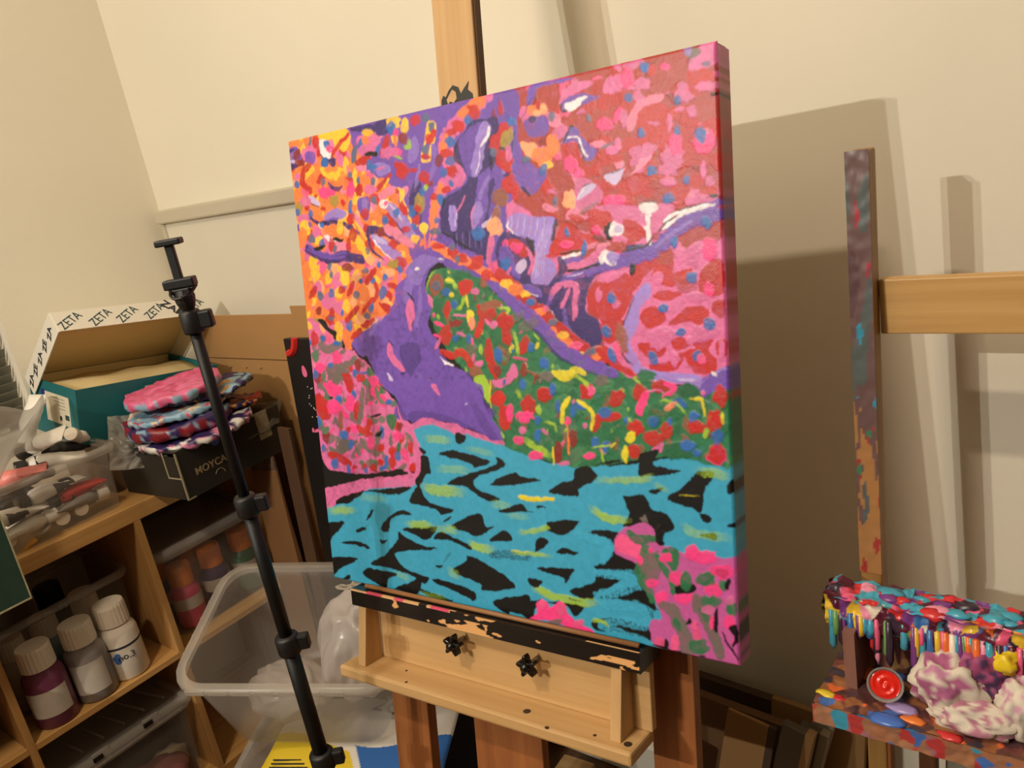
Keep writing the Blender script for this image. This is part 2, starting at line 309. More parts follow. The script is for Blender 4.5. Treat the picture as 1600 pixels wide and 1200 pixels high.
# lower cell: lidded box with oddments
t3 = thing('storage_box', 'clear clip lidded storage box in the lower shelf cell', 'storage box', XF((-1.985, .560, .0382), (0, 0, math.pi/2)))
tub(t3, .31, .33, .215, .95, .02); lid(t3, .325, .345, .222, .02)
for y in (-.06, .06): MB().box((y-.02, -.178, .205), (y+.02, -.171, .24)).build('clip', M_rim, t3, bevel=.003)
for y in (-.07, .05): MB().box((y-.01, -.1815, .222), (y+.012, -.1785, .232)).build('clip_slot', M_blk, t3)
for k in range(5): MB().tube([(-.10+k*.045, .06, .234), (-.08+k*.05, -.13, .234)], .003, 6).build('lid_ridge', M_rim, t3)
for k, (x, y, c, s) in enumerate(((-1.86, .62, (150, 92, 84), .05), (-1.87, .53, (96, 84, 70), .055), (-1.9, .47, (170, 150, 120), .05), (-1.9, .66, (196, 178, 140), .04))):
    tag(blob((x, y, .045+s*.8), s, .4, 1.4, k+3, 3, (1, 1.2, .85), True).build('rag', mat('rag_%d' % k, c, .8), None, smooth=True), ['dusty pink crumpled rag', 'grey brown crumpled rag', 'beige crumpled rag at the left end', 'cream crumpled rag at the right end'][k]+' inside the clip lidded box', 'rag', 'rags in the lower box')
# cells further left: dark red portfolio and grey box
tag(MB().box((-2.15, .20, .386), (-1.86, .33, .70)).build('box_file', mat('maroon_card', (92, 44, 36), .6), None, bevel=.003), 'dark maroon box file in the shelf cell at the left edge', 'box file')
tag(MB().box((-2.15, .16, .039), (-1.87, .36, .30)).build('carton', mat('grey_card', (90, 88, 84), .7), None, bevel=.003), 'grey carton in the bottom shelf cell at the left edge', 'carton')
# green portfolio leaning against the shelf front at the left edge of view
gp = thing('portfolio', 'dark green board portfolio with frayed pale edges in front of the shelf', 'portfolio', frame((-1.7350, 0.4577, 0.7237), (.0, -1, .0), (.03, .006, 1)))
MB().box((0, -.03, 0), (.64, .03, .30)).build('cover', mat('green_cloth_board', (34, 62, 48), .75, var=.1, scale=40), gp, bevel=.002)
MB().box((-.0015, -.0315, -.0025), (.64, .0315, .0005)).build('edge_binding', mat('frayed_edge', (168, 158, 120), .8, var=.2, scale=60), gp)
MB().box((-.002, -.0315, -.002), (.0005, .0315, .30)).build('edge_binding', mat('frayed_edge', (168, 158, 120), .8), gp)
st0 = thing('side_table', 'small plain side table under the green portfolio in front of the shelf', 'table', XF((-1.64, -.16, 0)))
ptz = gp.matrix_world.translation.z-.0045
MB().box((-.14, -.34, ptz-.025), (.14, .33, ptz)).build('tabletop', M_oak, st0, bevel=.003)
for lx in (-.125, .095):
    for ly in (-.32, .13): MB().box((lx, ly, 0), (lx+.03, ly+.03, ptz-.025)).build('leg', M_oakv, st0, bevel=.002)
# ------------------------------------------------------------------ tub of paint tubes on the shelf top
t4 = thing('storage_tub', 'clear tub heaped with paint tubes on the shelf top', 'tub', XF((-1.955, .585, ZT+.0003), (0, 0, math.pi/2)))
tub(t4, .315, .27, .148, .93, .025)
def paint_tube(label, loc, rot, L=.13, r=.017, body=None, capc=None, band=None, flat=.25, crush=0):
    t = thing('paint_tube', label, 'paint tube', XF(loc, rot), 'paint tubes in the clear tub'); n = 16; mb = MB(); segs = 10
    for i in range(segs+1):
        u = i/segs; x = .022+(L-.022)*u; a = r*(.45+.55*min(1, u*7)); ry = a*(1+.45*u*(1-flat)); rz = a*(1-(u**2)*(1-.06)) if u > .12 else a
        for k in range(n):
            g = 2*math.pi*k/n; d = 1+crush*noise.noise(Vector((x*60, g*2, loc[1]*50))); mb.v.append((x, ry*d*math.cos(g), rz*d*math.sin(g)+crush*.01*math.sin(u*5)))
    for i in range(segs):
        for k in range(n): mb.f.append((i*n+k, i*n+(k+1) % n, (i+1)*n+(k+1) % n, (i+1)*n+k))
    mb.f.append(tuple(range(n))[::-1]); mb.f.append(tuple(range(segs*n, segs*n+n))); mb.build('body', body, t, smooth=True)
    MB().lathe([(r*.80, 0), (r*.85, .003), (r*.82, .024), (r*.5, .025)], 18, Matrix.Rotation(math.pi/2, 4, 'Y')).build('cap', capc, t, smooth=False)
    if band:
        q = MB(); x0, x1, bm_ = band
        for x in (x0, x1):
            u = (x-.022)/(L-.022); a = r*(.45+.55*min(1, u*7)); ry = a*(1+.45*u*(1-flat))*1.03; rz = (a*(1-(u**2)*(1-.06)) if u > .12 else a)*1.03
            for k in range(n): q.v.append((x, ry*math.cos(2*math.pi*k/n), rz*math.sin(2*math.pi*k/n)))
        for k in range(n): q.f.append((k, (k+1) % n, n+(k+1) % n, n+k))
        q.build('label', bm_, t, smooth=True)
    return t
M_tw = mat('white_tube', (244, 238, 226), .35); M_tk = mat('black_tube', (34, 32, 30), .4); M_tr = mat('red_tube', (206, 44, 38), .4); M_tp = mat('pink_tube', (222, 130, 120), .4); M_tg = mat('grey_tube', (150, 146, 138), .4)
hp = math.pi/2
TU = [('white tube with black label lying at the left of the clear tub', (-1.850, .455, .850), (0, .05, hp), .13, M_tw, M_tk, (.05, .09, M_tk)),
 ('black and white tube lying across the middle of the clear tub', (-1.853, .535, .862), (0, -.06, hp), .14, M_tw, M_tk, (.075, .115, M_tk)),
 ('black capped red tube showing through the right side of the tub', (-1.855, .590, .838), (0, -.06, hp), .125, M_tr, M_tk, (.03, .05, M_tk)),
 ('long white tube with black lettering lying low in the tub', (-1.848, .600, .815), (.2, .05, -hp), .16, M_tw, M_tw, None),
 ('grey tube lying low at the right end of the tub', (-1.852, .715, .815), (.3, .0, -hp), .12, M_tg, M_tw, None),
 ('white tube with its white cap facing out, left of the brush', (-1.838, .495, .803), (0, 0, math.pi), .10, M_tw, M_wcap, None),
 ('white tube with its white cap facing out, right of the brush', (-1.838, .605, .800), (0, 0, math.pi-.1), .10, M_tw, M_wcap, None),
 ('white tube with its white cap facing out at the right end of the tub', (-1.838, .648, .802), (0, 0, math.pi+.1), .10, M_tw, M_wcap, None),
 ('white tube on top of the heap with its cap up', (-1.90, .700, .955), (.3, .5, 2.4), .12, M_tw, M_wcap, None),
 ('white tube lying on the heap beside the tub rim', (-1.90, .57, .925), (.1, .1, 1.3), .14, M_tw, M_tk, (.04, .06, M_tk)),
 ('white tube lying on the heap pointing at the teal box', (-1.93, .60, .945), (.5, -.3, .6), .12, M_tw, M_tk, None),
 ('pink tube on the left of the heap', (-1.88, .50, .915), (.1, -.1, 1.1), .12, M_tp, M_tw, None),
 ('black tube half buried in the heap', (-1.90, .64, .932), (.2, .2, 2.0), .11, M_tk, M_tk, None),
 ('white tube with folded end sticking up at the back of the heap', (-1.98, .63, .95), (.2, -.9, 1.9), .12, M_tw, M_tw, None)]
for lb, loc, rot, L, bm_, cm, bd in TU: paint_tube(lb, loc, rot, L, .0185, bm_, cm, bd, crush=.18)
for k in range(6): paint_tube('paint tube buried in the heap inside the clear tub', (-1.93-.03*(k % 3), .47+.04*k, .80+.035*(k % 3)), (.3*k, .1, hp+.5*k), .13, .0185, (M_tw, M_tk, M_tg)[k % 3], M_tk, crush=.2)
br = thing('paint_brush', 'yellow tipped paint brush lying low in the clear tub', 'paint brush', frame((-1.8360, 0.4993, 0.7675), tuple(np.subtract((-1.8360, 0.6043, 0.8070), (-1.8360, 0.4993, 0.7675))), (1, 0, 0)))
MB().tube([(0, 0, 0), (.02, 0, 0), (.045, 0, 0)], [.0008, .004, .006], 10).build('bristles', mat('yellow_bristle', (226, 160, 40), .6), br, smooth=True)
MB().tube([(.045, 0, 0), (.085, 0, 0)], [.006, .0045], 10).build('ferrule', mat('nickel', (190, 180, 160), .3, metal=.8), br, smooth=True)
# loose plastic flap over the tub
M_film = plastic('plastic_film', (206, 202, 194), .5, .3)
def film(u, v):
    a = Vector((-1.8000, 0.5541, 1.0749)); b = Vector((-1.9000, 0.6814, 1.0474)); c = Vector((-1.8000, 0.5111, 0.9469)); d = Vector((-1.8600, 0.6269, 0.9549))
    a = a+(a-b)*.5; c = c+(c-d)*.5; p = a.lerp(b, u).lerp(c.lerp(d, u), v); return p+Vector((.03*math.sin(u*4+v*2), .01*math.sin(v*6), .012*math.sin(u*7+v*3)))
tag(MB().grid(film, 16, 12).build('plastic_bag', M_film, None, smooth=True, solid=.0008), 'clear plastic bag draped over the left end of the tube tub', 'plastic bag')
# ------------------------------------------------------------------ teal shoe box with its lid tipped up
TB = XF((-1.905, .742, 1.043), (.126, .158, 1.60)); L_, W_, H_ = .365, .228, .132
M_teal = mat('teal_card', (26, 104, 108), .55, var=.04, scale=10); M_cream = mat('cream_card_inside', (226, 206, 150), .75); M_wcard = mat('white_printed_card', (232, 226, 210), .55); M_tink = mat('dark_teal_ink', (36, 70, 76), .6)
tb = thing('shoe_box', 'teal shoe box with its white lettered lid tipped up', 'shoe box', TB)
th = .003
MB().box((0, 0, -H_), (L_, th, 0)).build('side_panel', M_teal, tb); MB().box((0, W_-th, -H_), (L_, W_, 0)).build('side_panel', M_teal, tb)
MB().box((0, th, -H_), (th, W_-th, 0)).build('end_panel', M_teal, tb); MB().box((L_-th, th, -H_), (L_, W_-th, 0)).build('end_panel', M_teal, tb)
MB().box((th, th, -H_), (L_-th, W_-th, -H_+th)).build('bottom_panel', M_cream, tb)
MB().grid(lambda u, v: (th+(L_-2*th)*u, th+(W_-2*th)*v, -.014-.012*noise.noise(Vector((u*4, v*3, 0)))-.006*math.sin(v*8)), 14, 10).build('tissue_liner', M_cream, tb, smooth=True, solid=.001)
for y in (th+.001, W_-th-.001): MB().box((th, y-.0006, -H_), (L_-th, y+.0006, -.001)).build('liner_card', M_cream, tb)
MB().box((-.001, .035, -.095), (0, .150, -.024)).build('paper_label', mat('paper_label', (214, 204, 180), .7), tb)
MB().box((-.0016, .075, -.085), (-.001, .085, -.075)).build('print_mark', M_ink, tb); MB().box((-.0016, .04, -.08), (-.001, .058, -.068)).build('print_mark', M_tink, tb)
for k in range(4): MB().box((-.0014, .055, -.034-k*.008), (-.001, .120-.012*k, -.032-k*.008)).build('print_line', mat('grey_ink', (150, 142, 126), .7), tb)
MB().box((-.0012, .150, -.06), (0, .168, -.022)).build('blue_sticker', mat('navy_print', (36, 44, 128), .5), tb)
MB().box((.165, -.001, -.052), (.192, 0, -.02)).build('badge', M_wcard, tb); MB().box((.168, -.0016, -.049), (.189, -.001, -.023)).build('badge', M_ink, tb)
text('IL', .022, Matrix.Translation((.1785, -.0018, -.036)) @ Matrix.Rotation(hp, 4, 'X'), M_wcard, tb)
# lid hinged along the far long side, opened about 35 degrees
LM = Matrix.Translation((0, W_+.003, -.006)) @ Matrix.Rotation(math.radians(-47), 4, 'X')
ldm = bpy.data.objects.new('lid', None); COL.objects.link(ldm); ldm.parent = tb; ldm.matrix_local = LM
l2, w2, h2 = L_+.008, W_+.008, .052
def lp(name, lo, hi, m): return MB().box(lo, hi).build(name, m, ldm)
lp('lid_top', (-.004, -w2, .0), (l2-.004, 0, .003), M_cream); lp('lid_skin', (-.004, -w2, .003), (l2-.004, 0, .0036), M_wcard)
lp('lid_side', (-.004, -w2-.002, -h2), (l2-.004, -w2, .0036), M_wcard)
lp('lid_end', (-.0065, -w2, -h2), (-.004, 0, .0036), M_wcard); lp('lid_end', (l2-.004, -w2, -h2), (l2-.0015, 0, .0036), M_wcard)
for k, x in enumerate((.03, .10, .165, .235, .345)):
    text('ZETA', .030, Matrix.Translation((x, -w2-.0024, -h2/2)) @ Matrix.Rotation(hp, 4, 'X') @ Matrix.Rotation(.55, 4, 'Z'), M_tink, ldm, sx=.9)
text('ZAM', .030, Matrix.Translation((.285, -w2-.0026, -h2/2)) @ Matrix.Rotation(hp, 4, 'X') @ Matrix.Rotation(-.9, 4, 'Z'), M_ink, ldm, bold=.0008)
for k, y in enumerate((-.20, -.155, -.11, -.065, -.025)):
    text(('ZA', 'ZE', 'ZA', 'ZE', 'ZA')[k], .025, Matrix.Translation((-.0070, y, -h2/2)) @ Matrix.Rotation(-hp, 4, 'Z') @ Matrix.Rotation(hp, 4, 'X') @ Matrix.Rotation(.5, 4, 'Z'), M_ink, ldm, bold=.0006)
# box under it
tag(MB().box((-2.17, .765, ZT+.0005), (-1.93, 1.10, .842)).build('shoe_box', mat('brown_card_dull', (110, 84, 56), .8), None, bevel=.002), 'plain brown shoe box underneath the teal one', 'shoe box')
# ------------------------------------------------------------------ black shoe box
M_kcard = mat('black_card', (40, 37, 31), .5, var=.12, scale=14); M_fray = mat('torn_card_edge', (150, 138, 108), .85)
KB = XF((-1.665, .800, .7735), (.0, .0, 1.66)); kl, kw, kh = .30, .235, .112
kb = thing('shoe_box', 'worn black shoe box overhanging the shelf edge under the painted plates', 'shoe box', KB)
MB().box((0, 0, 0), (kl, .003, kh)).build('side_panel', M_kcard, kb); MB().box((0, kw-.003, 0), (kl, kw, kh)).build('side_panel', M_kcard, kb)
MB().box((0, .003, 0), (.003, kw-.003, kh*.92)).build('end_panel', M_kcard, kb); MB().box((kl-.003, .003, 0), (kl, kw-.003, kh)).build('end_panel', M_kcard, kb)
MB().box((.003, .003, 0), (kl-.003, kw-.003, .003)).build('bottom_panel', M_kcard, kb)
MB().box((.0, .0, kh), (kl, kw, kh+.003)).build('top_panel', M_kcard, kb)
MB().box((-.0015, -.0015, 0), (.002, .002, kh)).build('torn_edge', M_fray, kb); MB().box((-.0015, .002, .050), (.0, .045, .053)).build('torn_edge', M_fray, kb); MB().box((-.0015, .045, .05), (.0, .049, kh)).build('torn_edge', M_fray, kb)
MB().box((0, -.0012, -.0005), (.02, .0, .0025)).build('torn_edge', M_fray, kb)
text('MOYCA', .024, Matrix.Translation((.078, -.0006, .052)) @ Matrix.Rotation(hp, 4, 'X'), mat('tan_ink', (150, 128, 92), .6), kb, bold=.0003)
q = MB(); q.tube([(.095+.013*math.cos(a), -.0008, .022+.013*math.sin(a)) for a in [2.8-.25*i for i in range(12)]], .0007, 5); q.build('logo_arc', mat('tan_ink', (150, 128, 92), .6), kb)
MB().lathe([(.0001, 0), (.013, 0), (.013, .0006), (.0001, .0007)], 20, Matrix.Translation((.105, -.001, .102)) @ Matrix.Rotation(hp, 4, 'X')).build('sticker', mat('blue_sticker', (78, 116, 190), .4), kb)
MB().box((.225, -.0012, .05), (.262, 0, .118)).build('price_label', mat('old_label', (150, 140, 116), .7, var=.2, scale=60), kb)
# ------------------------------------------------------------------ paint-crusted plates stacked on it
def plate(label, loc, r, cols, thick=.012, seed=0, tilt=(0, 0), sq=1, edge=None):
    t = thing('painted_plate', label, 'plate', XF(loc, (tilt[0], tilt[1], seed)), 'paint crusted plates in a stack'); n = 110; rings = 14; mb = MB(); cc = []
    P = [lin(c) for c in cols]
    def c_at(p, s=0):
        k = noise.noise(Vector((p[0]*14, p[1]*14, seed*3.3+s)))*.6+noise.noise(Vector((p[0]*34, p[1]*34, seed+s)))*.55; k = int((k*.5+.5)*len(P)*.999); return P[max(0, min(len(P)-1, k))]
    prof = [(u, thick) for u in [i/rings for i in range(1, rings+1)]]+[(1.02, thick*.75), (1.03, thick*.4), (1.0, .1*thick), (.8, 0)]
    mb.v.append((0, 0, thick)); cc.append(c_at((0, 0)))
    for j, (u, z) in enumerate(prof):
        for k in range(n):
            a = 2*math.pi*k/n; wob = 1+.09*noise.noise(Vector((math.cos(a)*1.5, math.sin(a)*1.5, seed*5)))+.05*noise.noise(Vector((math.cos(a)*7, math.sin(a)*7, seed)))
            p = Vector((r*u*wob*math.cos(a), r*u*wob*sq*math.sin(a), 0)); zz = z+.006*noise.noise(Vector((p.x*45, p.y*45, seed)))+.012*noise.noise(Vector((p.x*12, p.y*12, seed+4)))*u
            if j >= rings: zz = z+.009*noise.noise(Vector((a*7, z*200, seed)))
            mb.v.append((p.x, p.y, zz)); cc.append(c_at(p) if j < rings else (lin(edge) if edge and noise.noise(Vector((a*4, seed, 0))) < .0 else c_at((p.x*2.3, p.y*2.3), 2+j*1.7+2*noise.noise(Vector((a*9, z*300, seed))))))
    for k in range(n): mb.f.append((0, 1+k, 1+(k+1) % n))
    for j in range(len(prof)-1):
        for k in range(n): mb.f.append((1+j*n+k, 1+j*n+(k+1) % n, 1+(j+1)*n+(k+1) % n, 1+(j+1)*n+k))
    mb.f.append(tuple(range(1+(len(prof)-1)*n, 1+len(prof)*n))[::-1])
    setcol(mb.build('paint_crust', vcol('plate_paint', .4), t, smooth=True), cc); return t
PK = (222, 110, 150); SK = (136, 172, 192); CRM = (234, 206, 170); MR = (130, 30, 40); NV = (50, 36, 84); RD = (206, 48, 60); WT = (226, 220, 210)
pz = .774+kh+.003; pc = (-1.772, .905)
plate('bottom plate of the stack, white ribbed rim under dark paint', (pc[0]+.01, pc[1]+.01, pz+.0), .128, [MR, WT, NV, (200, 120, 150), SK], .018, 1, (.05, -.03), 1, WT)
plate('dark maroon painted plate with a blue and pink edge, second from the bottom', (pc[0]-.01, pc[1]-.01, pz+.021), .118, [MR, MR, NV, SK, PK], .030, 2, (.02, -.02), 1, MR)
plate('small plate crusted red, blue and yellow on the right of the stack', (pc[0]+.005, pc[1]+.10, pz+.026), .085, [SK, (220, 160, 60), NV, RD, WT], .014, 3, (.1, .05), 1, None)
plate('painted plate with pale blue and cream drips, middle of the stack', (pc[0]-.01, pc[1]-.005, pz+.055), .112, [SK, CRM, SK, RD, NV], .018, 4, (-.02, .03), 1, SK)
plate('navy painted plate with a pale blue end, second from the top', (pc[0]+.0, pc[1]+.075, pz+.074), .102, [NV, NV, SK, (200, 150, 70), RD], .012, 5, (.03, .02), 1, NV)
plate('top plate of the stack, thick with pink and cream paint', (pc[0]-.015, pc[1]+.0, pz+.092), .110, [PK, PK, PK, (214, 90, 130), PK, PK, CRM], .024, 6, (.07, -.02), 1, SK)
def sheet(label, A, B, C, D, seed, amp, m):
    """crumpled film bag: two wrinkled layers spanning four corners"""
    A, B, C, D = map(Vector, (A, B, C, D)); nrm = (B-A).cross(C-A).normalized(); mb = MB()
    for sgn in (1, -1):
        def fn(u, v):
            p = A.lerp(B, u).lerp(C.lerp(D, u), v); q = p*26+Vector((seed, 0, 0)); q += .8*noise.noise_vector(q*.7)
            d = (1-2.4*abs(noise.noise(q)))+.5*(1-2.4*abs(noise.noise(q*2.3))); bulge = (math.sin(math.pi*u)*math.sin(math.pi*v))**.5
            return p+nrm*(sgn*amp*1.3*bulge+amp*.75*d*(.25+bulge))+Vector((0, 0, .006*noise.noise(q*.5)))
        mb.grid(fn, 44, 44)
    return tag(mb.build('plastic_bag', m, None, smooth=True), label, 'plastic bag')
sheet('crumpled clear plastic bag between the tube tub and the painted plates', (-1.8800, 0.7805, 0.9649), (-1.8600, 0.9120, 0.9352), (-1.8200, 0.7233, 0.8633), (-1.7800, 0.8320, 0.8306), 5, .014, plastic('bag_film_clear', (214, 208, 194), .62, .16))
sheet('crumpled grey plastic bag at the right of the painted plates', (-1.7800, 1.0449, 0.8898), (-1.7400, 1.1465, 0.8800), (-1.6800, 0.9756, 0.8412), (-1.6800, 1.0831, 0.8478), 9, .010, plastic('bag_film_grey', (140, 136, 122), .5, .16))
# ------------------------------------------------------------------ cardboard, black canvas between shelf and easel
M_kraft = mat('kraft_cardboard', (176, 132, 80), .8, var=.05, scale=6, bump=.05, bscale=40)
cb = thing('cardboard_box', 'tall open brown cardboard box standing in the corner behind the teal box', 'cardboard box', XF((-2.045, 1.170, 0)))
MB().box((0, -.020, .02), (.56, -.015, .985)).build('front_panel', M_kraft, cb); MB().box((0, -.021, .988), (.56, -.016, 1.105)).build('flap', M_kraft, cb, bevel=.001)
MB().box((0, -.015, .02), (.005, .012, .985)).build('side_panel', M_kraft, cb); MB().box((.005, .006, .02), (.56, .011, 1.0)).build('back_panel', M_kraft, cb)
MB().box((.555, -.015, .02), (.56, .006, 1.0)).build('side_panel', M_kraft, cb)
for x in (.10, .17, .235): MB().tube([(x, -.0210, .972), (x+.012, -.0220, .962), (x+.02, -.0210, .966)], .0015, 6).build('dent', M_kraft, cb)
cb2 = thing('cardboard_box', 'brown cardboard box with a raised flap just behind the painting edge', 'cardboard box', XF((-1.45, 1.103, 0)))
MB().box((-.095, .0, .02), (.20, .004, 1.03)).build('front_panel', M_kraft, cb2); MB().box((-.095, .004, .02), (-.091, .034, 1.03)).build('side_panel', M_kraft, cb2); MB().box((-.095, .0, 1.032), (.20, .004, 1.135)).build('flap', M_kraft, cb2); MB().box((.196, .004, .02), (.20, .034, 1.03)).build('side_panel', M_kraft, cb2)
def slab(name, label, cat, tl, wdir, udir, w, h, t, m, parts=None, group=None):
    """board hanging down from its top left corner"""
    h = (tl[2]-.003)/Vector(udir).normalized().z-(w*max(0, -Vector(wdir).normalized().z)); o = thing(name, label, cat, frame(tl, wdir, udir), group); MB().box((0, 0, -h), (w, t, 0)).build('panel', m, o, bevel=.0015); return o
M_brd = mat('brown_board', (124, 86, 48), .75, var=.08, scale=5)
s1 = slab('cardboard_sheet', 'torn topped brown cardboard sheet leaning beside the shelf', 'cardboard', (-1.7784, 1.0300, 0.7340), (.985, .06, .03), (.0, .06, 1), .10, .64, .008, M_brd)
MB().prism([(.0, 0), (.10, 0), (.098, .034), (.075, .045), (.055, .030), (.035, .036), (.018, .018)], 0, .006, Matrix.Rotation(hp, 4, 'X') @ Matrix.Translation((0, 0, -.007))).build('torn_top', mat('torn_card', (96, 74, 56), .85, var=.4, scale=40), s1)
slab('cardboard_sheet', 'dark brown board leaning between the torn sheet and the black canvas', 'cardboard', (-1.6607, 1.0600, 0.8450), (1, .02, -.02), (0, .05, 1), .045, .70, .01, mat('dark_board', (84, 56, 34), .75, var=.1, scale=5))
bc = thing('canvas', 'black painted canvas with a red arc and pink drops behind the large painting', 'canvas', frame((-1.563, 1.076, 1.066), (1, 0, 0), (.002, .091, 1)))
MB().box((0, 0, -1.062), (.50, .018, 0)).build('panel', mat('black_acrylic', (24, 21, 20), .45), bc, bevel=.002)
M_rdp = mat('red_acrylic', (206, 44, 40), .4); M_pkp = mat('pink_acrylic', (236, 112, 160), .4); M_whp = mat('white_acrylic', (226, 220, 210), .5)
q = MB(); q.tube([(.016+.030*math.cos(a), -.0012, .004+.038*math.sin(a)) for a in [-.05-.2*i for i in range(9)]], .009, 6); q.build('paint_arc', M_rdp, bc)
def drop(x, z, rx, rz, m, rot=0, n=14, name='paint_drop'):
    MB().prism([(rx*math.cos(2*math.pi*k/n)*(1-.35*math.sin(2*math.pi*k/n)), rz*math.sin(2*math.pi*k/n)) for k in range(n)], 0, .001, Matrix.Translation((x, -.0001, z)) @ Matrix.Rotation(hp, 4, 'X') @ Matrix.Rotation(rot, 4, 'Z')).build(name, m, bc)
drop(.058, -.075, .008, .014, M_pkp, .2); drop(.066, -.215, .010, .004, M_pkp, .3); drop(.085, -.21, .012, .003, M_pkp); drop(.052, -.215, .004, .006, M_pkp); drop(.085, -.38, .008, .012, M_rdp)
for k in range(14): drop(.055+.03*rnd.random(), -.11-.09*rnd.random(), .0012, .0014, M_whp)
MB().prism([(.0, .0), (.012, .03), (.022, .09), (.030, .0), (.035, -.06), (.020, -.075), (.008, -.045)], 0, .001, Matrix.Translation((.085, -.0002, -.40)) @ Matrix.Rotation(hp, 4, 'X')).build('paint_leaf', M_pkp, bc)
# ------------------------------------------------------------------ light stand
M_st = mat('black_anodised', (17, 16, 15), .5, spec=.35); M_stp = mat('black_stand_plastic', (18, 17, 16), .5)
px_, py_ = -.958, .535
ls = thing('light_stand', 'black telescopic light stand with an empty phone clamp in front of the shelf', 'light stand', XF((px_, py_, 0), (0, 0, .7025+math.pi*0)))
zc = [(-0.9580, 0.5465, 1.2571)[2], (-0.9580, 0.5459, 0.9971)[2], (-0.9580, 0.5427, 0.7756)[2], (-0.9580, 0.5422, 0.5707)[2]]
rr = [.0075, .0095, .0112, .0125]
zt = [zc[0]+.02]+zc[1:]+[.10]
for k in range(4): MB().tube([(0, 0, zt[k]), (0, 0, zt[k+1]-.02 if k < 3 else zt[k+1])], rr[k], 16).build('pole_section', M_st, ls, smooth=True)
for k in range(4):
    z = zc[k]; R = rr[k]+.006
    MB().lathe([(R*.9, z-.016), (R, z-.013), (R, z+.010), (R*.85, z+.014)], 18).build('collar', M_stp, ls, smooth=True)
    MB().box((R*.5, -.007, z-.012), (R+.014, .007, z+.011)).build('clamp_lever', M_stp, ls, bevel=.003)
z = zc[0]+.014; zb = (-0.9580, 0.5339, 1.3079)[2]; zt_ = (-0.9580, 0.5298, 1.3573)[2]
MB().lathe([(.008, z), (.012, z+.01), (.013, z+.018), (.010, z+.026)], 14).build('tilt_head', M_stp, ls); MB().prism([(-.010, z+.02), (.010, z+.02), (.019, zb-.008), (-.016, zb-.008)], -.009, .009, Matrix.Rotation(hp, 4, 'X')).build('tilt_head', M_stp, ls, bevel=.002)
MB().tube([(.012*math.cos(a), .012*math.sin(a)-.01, z+.026+.008*math.sin(a)) for a in [i*.5 for i in range(13)]], .002, 6).build('wire_ring', M_stp, ls)
MB().box((-.020, -.009, zb-.008), (.019, .009, zb+.004)).build('clamp_jaw', M_stp, ls, bevel=.002); MB().box((-.006, -.004, zb), (.005, .004, zt_)).build('clamp_stem', M_stp, ls, bevel=.0015); MB().box((-.0155, -.009, zt_-.004), (.0165, .009, zt_+.004)).build('clamp_jaw', M_stp, ls, bevel=.002)
for k in range(3):
    a = .4+2.094*k; MB().tube([(0, 0, .42), (.38*math.cos(a), .38*math.sin(a), .012)], .008, 10).build('leg', M_st, ls); MB().tube([(0, 0, .12), (.21*math.cos(a), .21*math.sin(a), .19)], .005, 8).build('brace', M_st, ls); MB().lathe([(.011, 0), (.012, .004), (.009, .024)], 12, Matrix.Translation((.38*math.cos(a), .38*math.sin(a), 0))).build('foot', M_stp, ls)
MB().lathe([(.016, .40), (.018, .41), (.018, .44), (.014, .45)], 16).build('leg_hub', M_stp, ls)
# ------------------------------------------------------------------ big clear tub, its contents, lower tub and sack
bt = thing('storage_tub', 'big empty-looking clear tub tilted on top of another tub by the easel', 'tub', XF((-1.40, .54, .557), (.26, .12, .57)) @ Matrix.Translation((.2, .15, -.22)))
tub(bt, .40, .30, .22, .80, .05, .014, plastic('clear_tub_big', (206, 200, 190), .78, .25), plastic('clear_rim_big', (220, 212, 200), .55, .25))
BTM = XF((-1.40, .54, .557), (.26, .12, .57))
for k in range(7): MB().box((.06+k*.044, -.0165, -.010), (.024+k*.044, -.013, .0)).build('rim_rib', M_rim, bt).matrix_local = Matrix.Translation((-.2, -.15, .22))
for k in range(4): MB().box((-.0150, .07+k*.044, -.010), (-.013, .074+k*.044, .0)).build('rim_rib', M_rim, bt).matrix_local = Matrix.Translation((-.2, -.15, .22))
M_bagw = plastic('white_bag_film', (230, 220, 214), .3, .22)
tag(folds(BTM @ Vector((.31, .16, -.075)), .105, .16, 31, (.85, .85, 1.15), Matrix.Rotation(.5, 3, 'Y'), 5, (1.7, 1.7, .45)).build('plastic_bag', M_bagw, None, smooth=True), 'crumpled white plastic bag in the big tilted tub', 'plastic bag')
tag(folds(BTM @ Vector((.15, .11, -.155)), .08, .16, 33, (1.25, .9, .5), None, 5, (.7, 1.8, 1.2)).build('plastic_bag', plastic('bag_film_low', (222, 212, 204), .5, .2), None, smooth=True), 'flat clear plastic bag in the bottom of the tilted tub', 'plastic bag')
q = MB(); BI = BTM @ Matrix.Translation((.285, .285, -.055)) @ Matrix.Rotation(hp, 4, 'X')
for k in range(26):
    a, b = rnd.gauss(0, .026), rnd.gauss(0, .010); s = .004+.007*rnd.random(); n = 7
    q.prism([(a+s*1.6*math.cos(2*math.pi*j/n)*(.7+.5*rnd.random()), b+s*math.sin(2*math.pi*j/n)*(.7+.5*rnd.random())) for j in range(n)], 0, .0008, BI)
q.build('dried_paint', mat('dried_white_paint', (216, 206, 186), .7), bt, kind='stuff').matrix_parent_inverse = bt.matrix_world.inverted()
lt = thing('storage_tub', 'lidded clear tub standing on the floor under the tilted tub', 'tub', XF((-1.33, .79, .0005), (0, 0, .57))); tub(lt, .40, .31, .25, .86, .04); lid(lt, .42, .33, .254, .04)
sk = thing('paper_sack', 'white paper sack printed blue and yellow beside the lower tub', 'sack', XF((-1.2494, 0.7910, 0.2820), (.0, .06, .52)))
n = 130; cols = []; mb = MB()
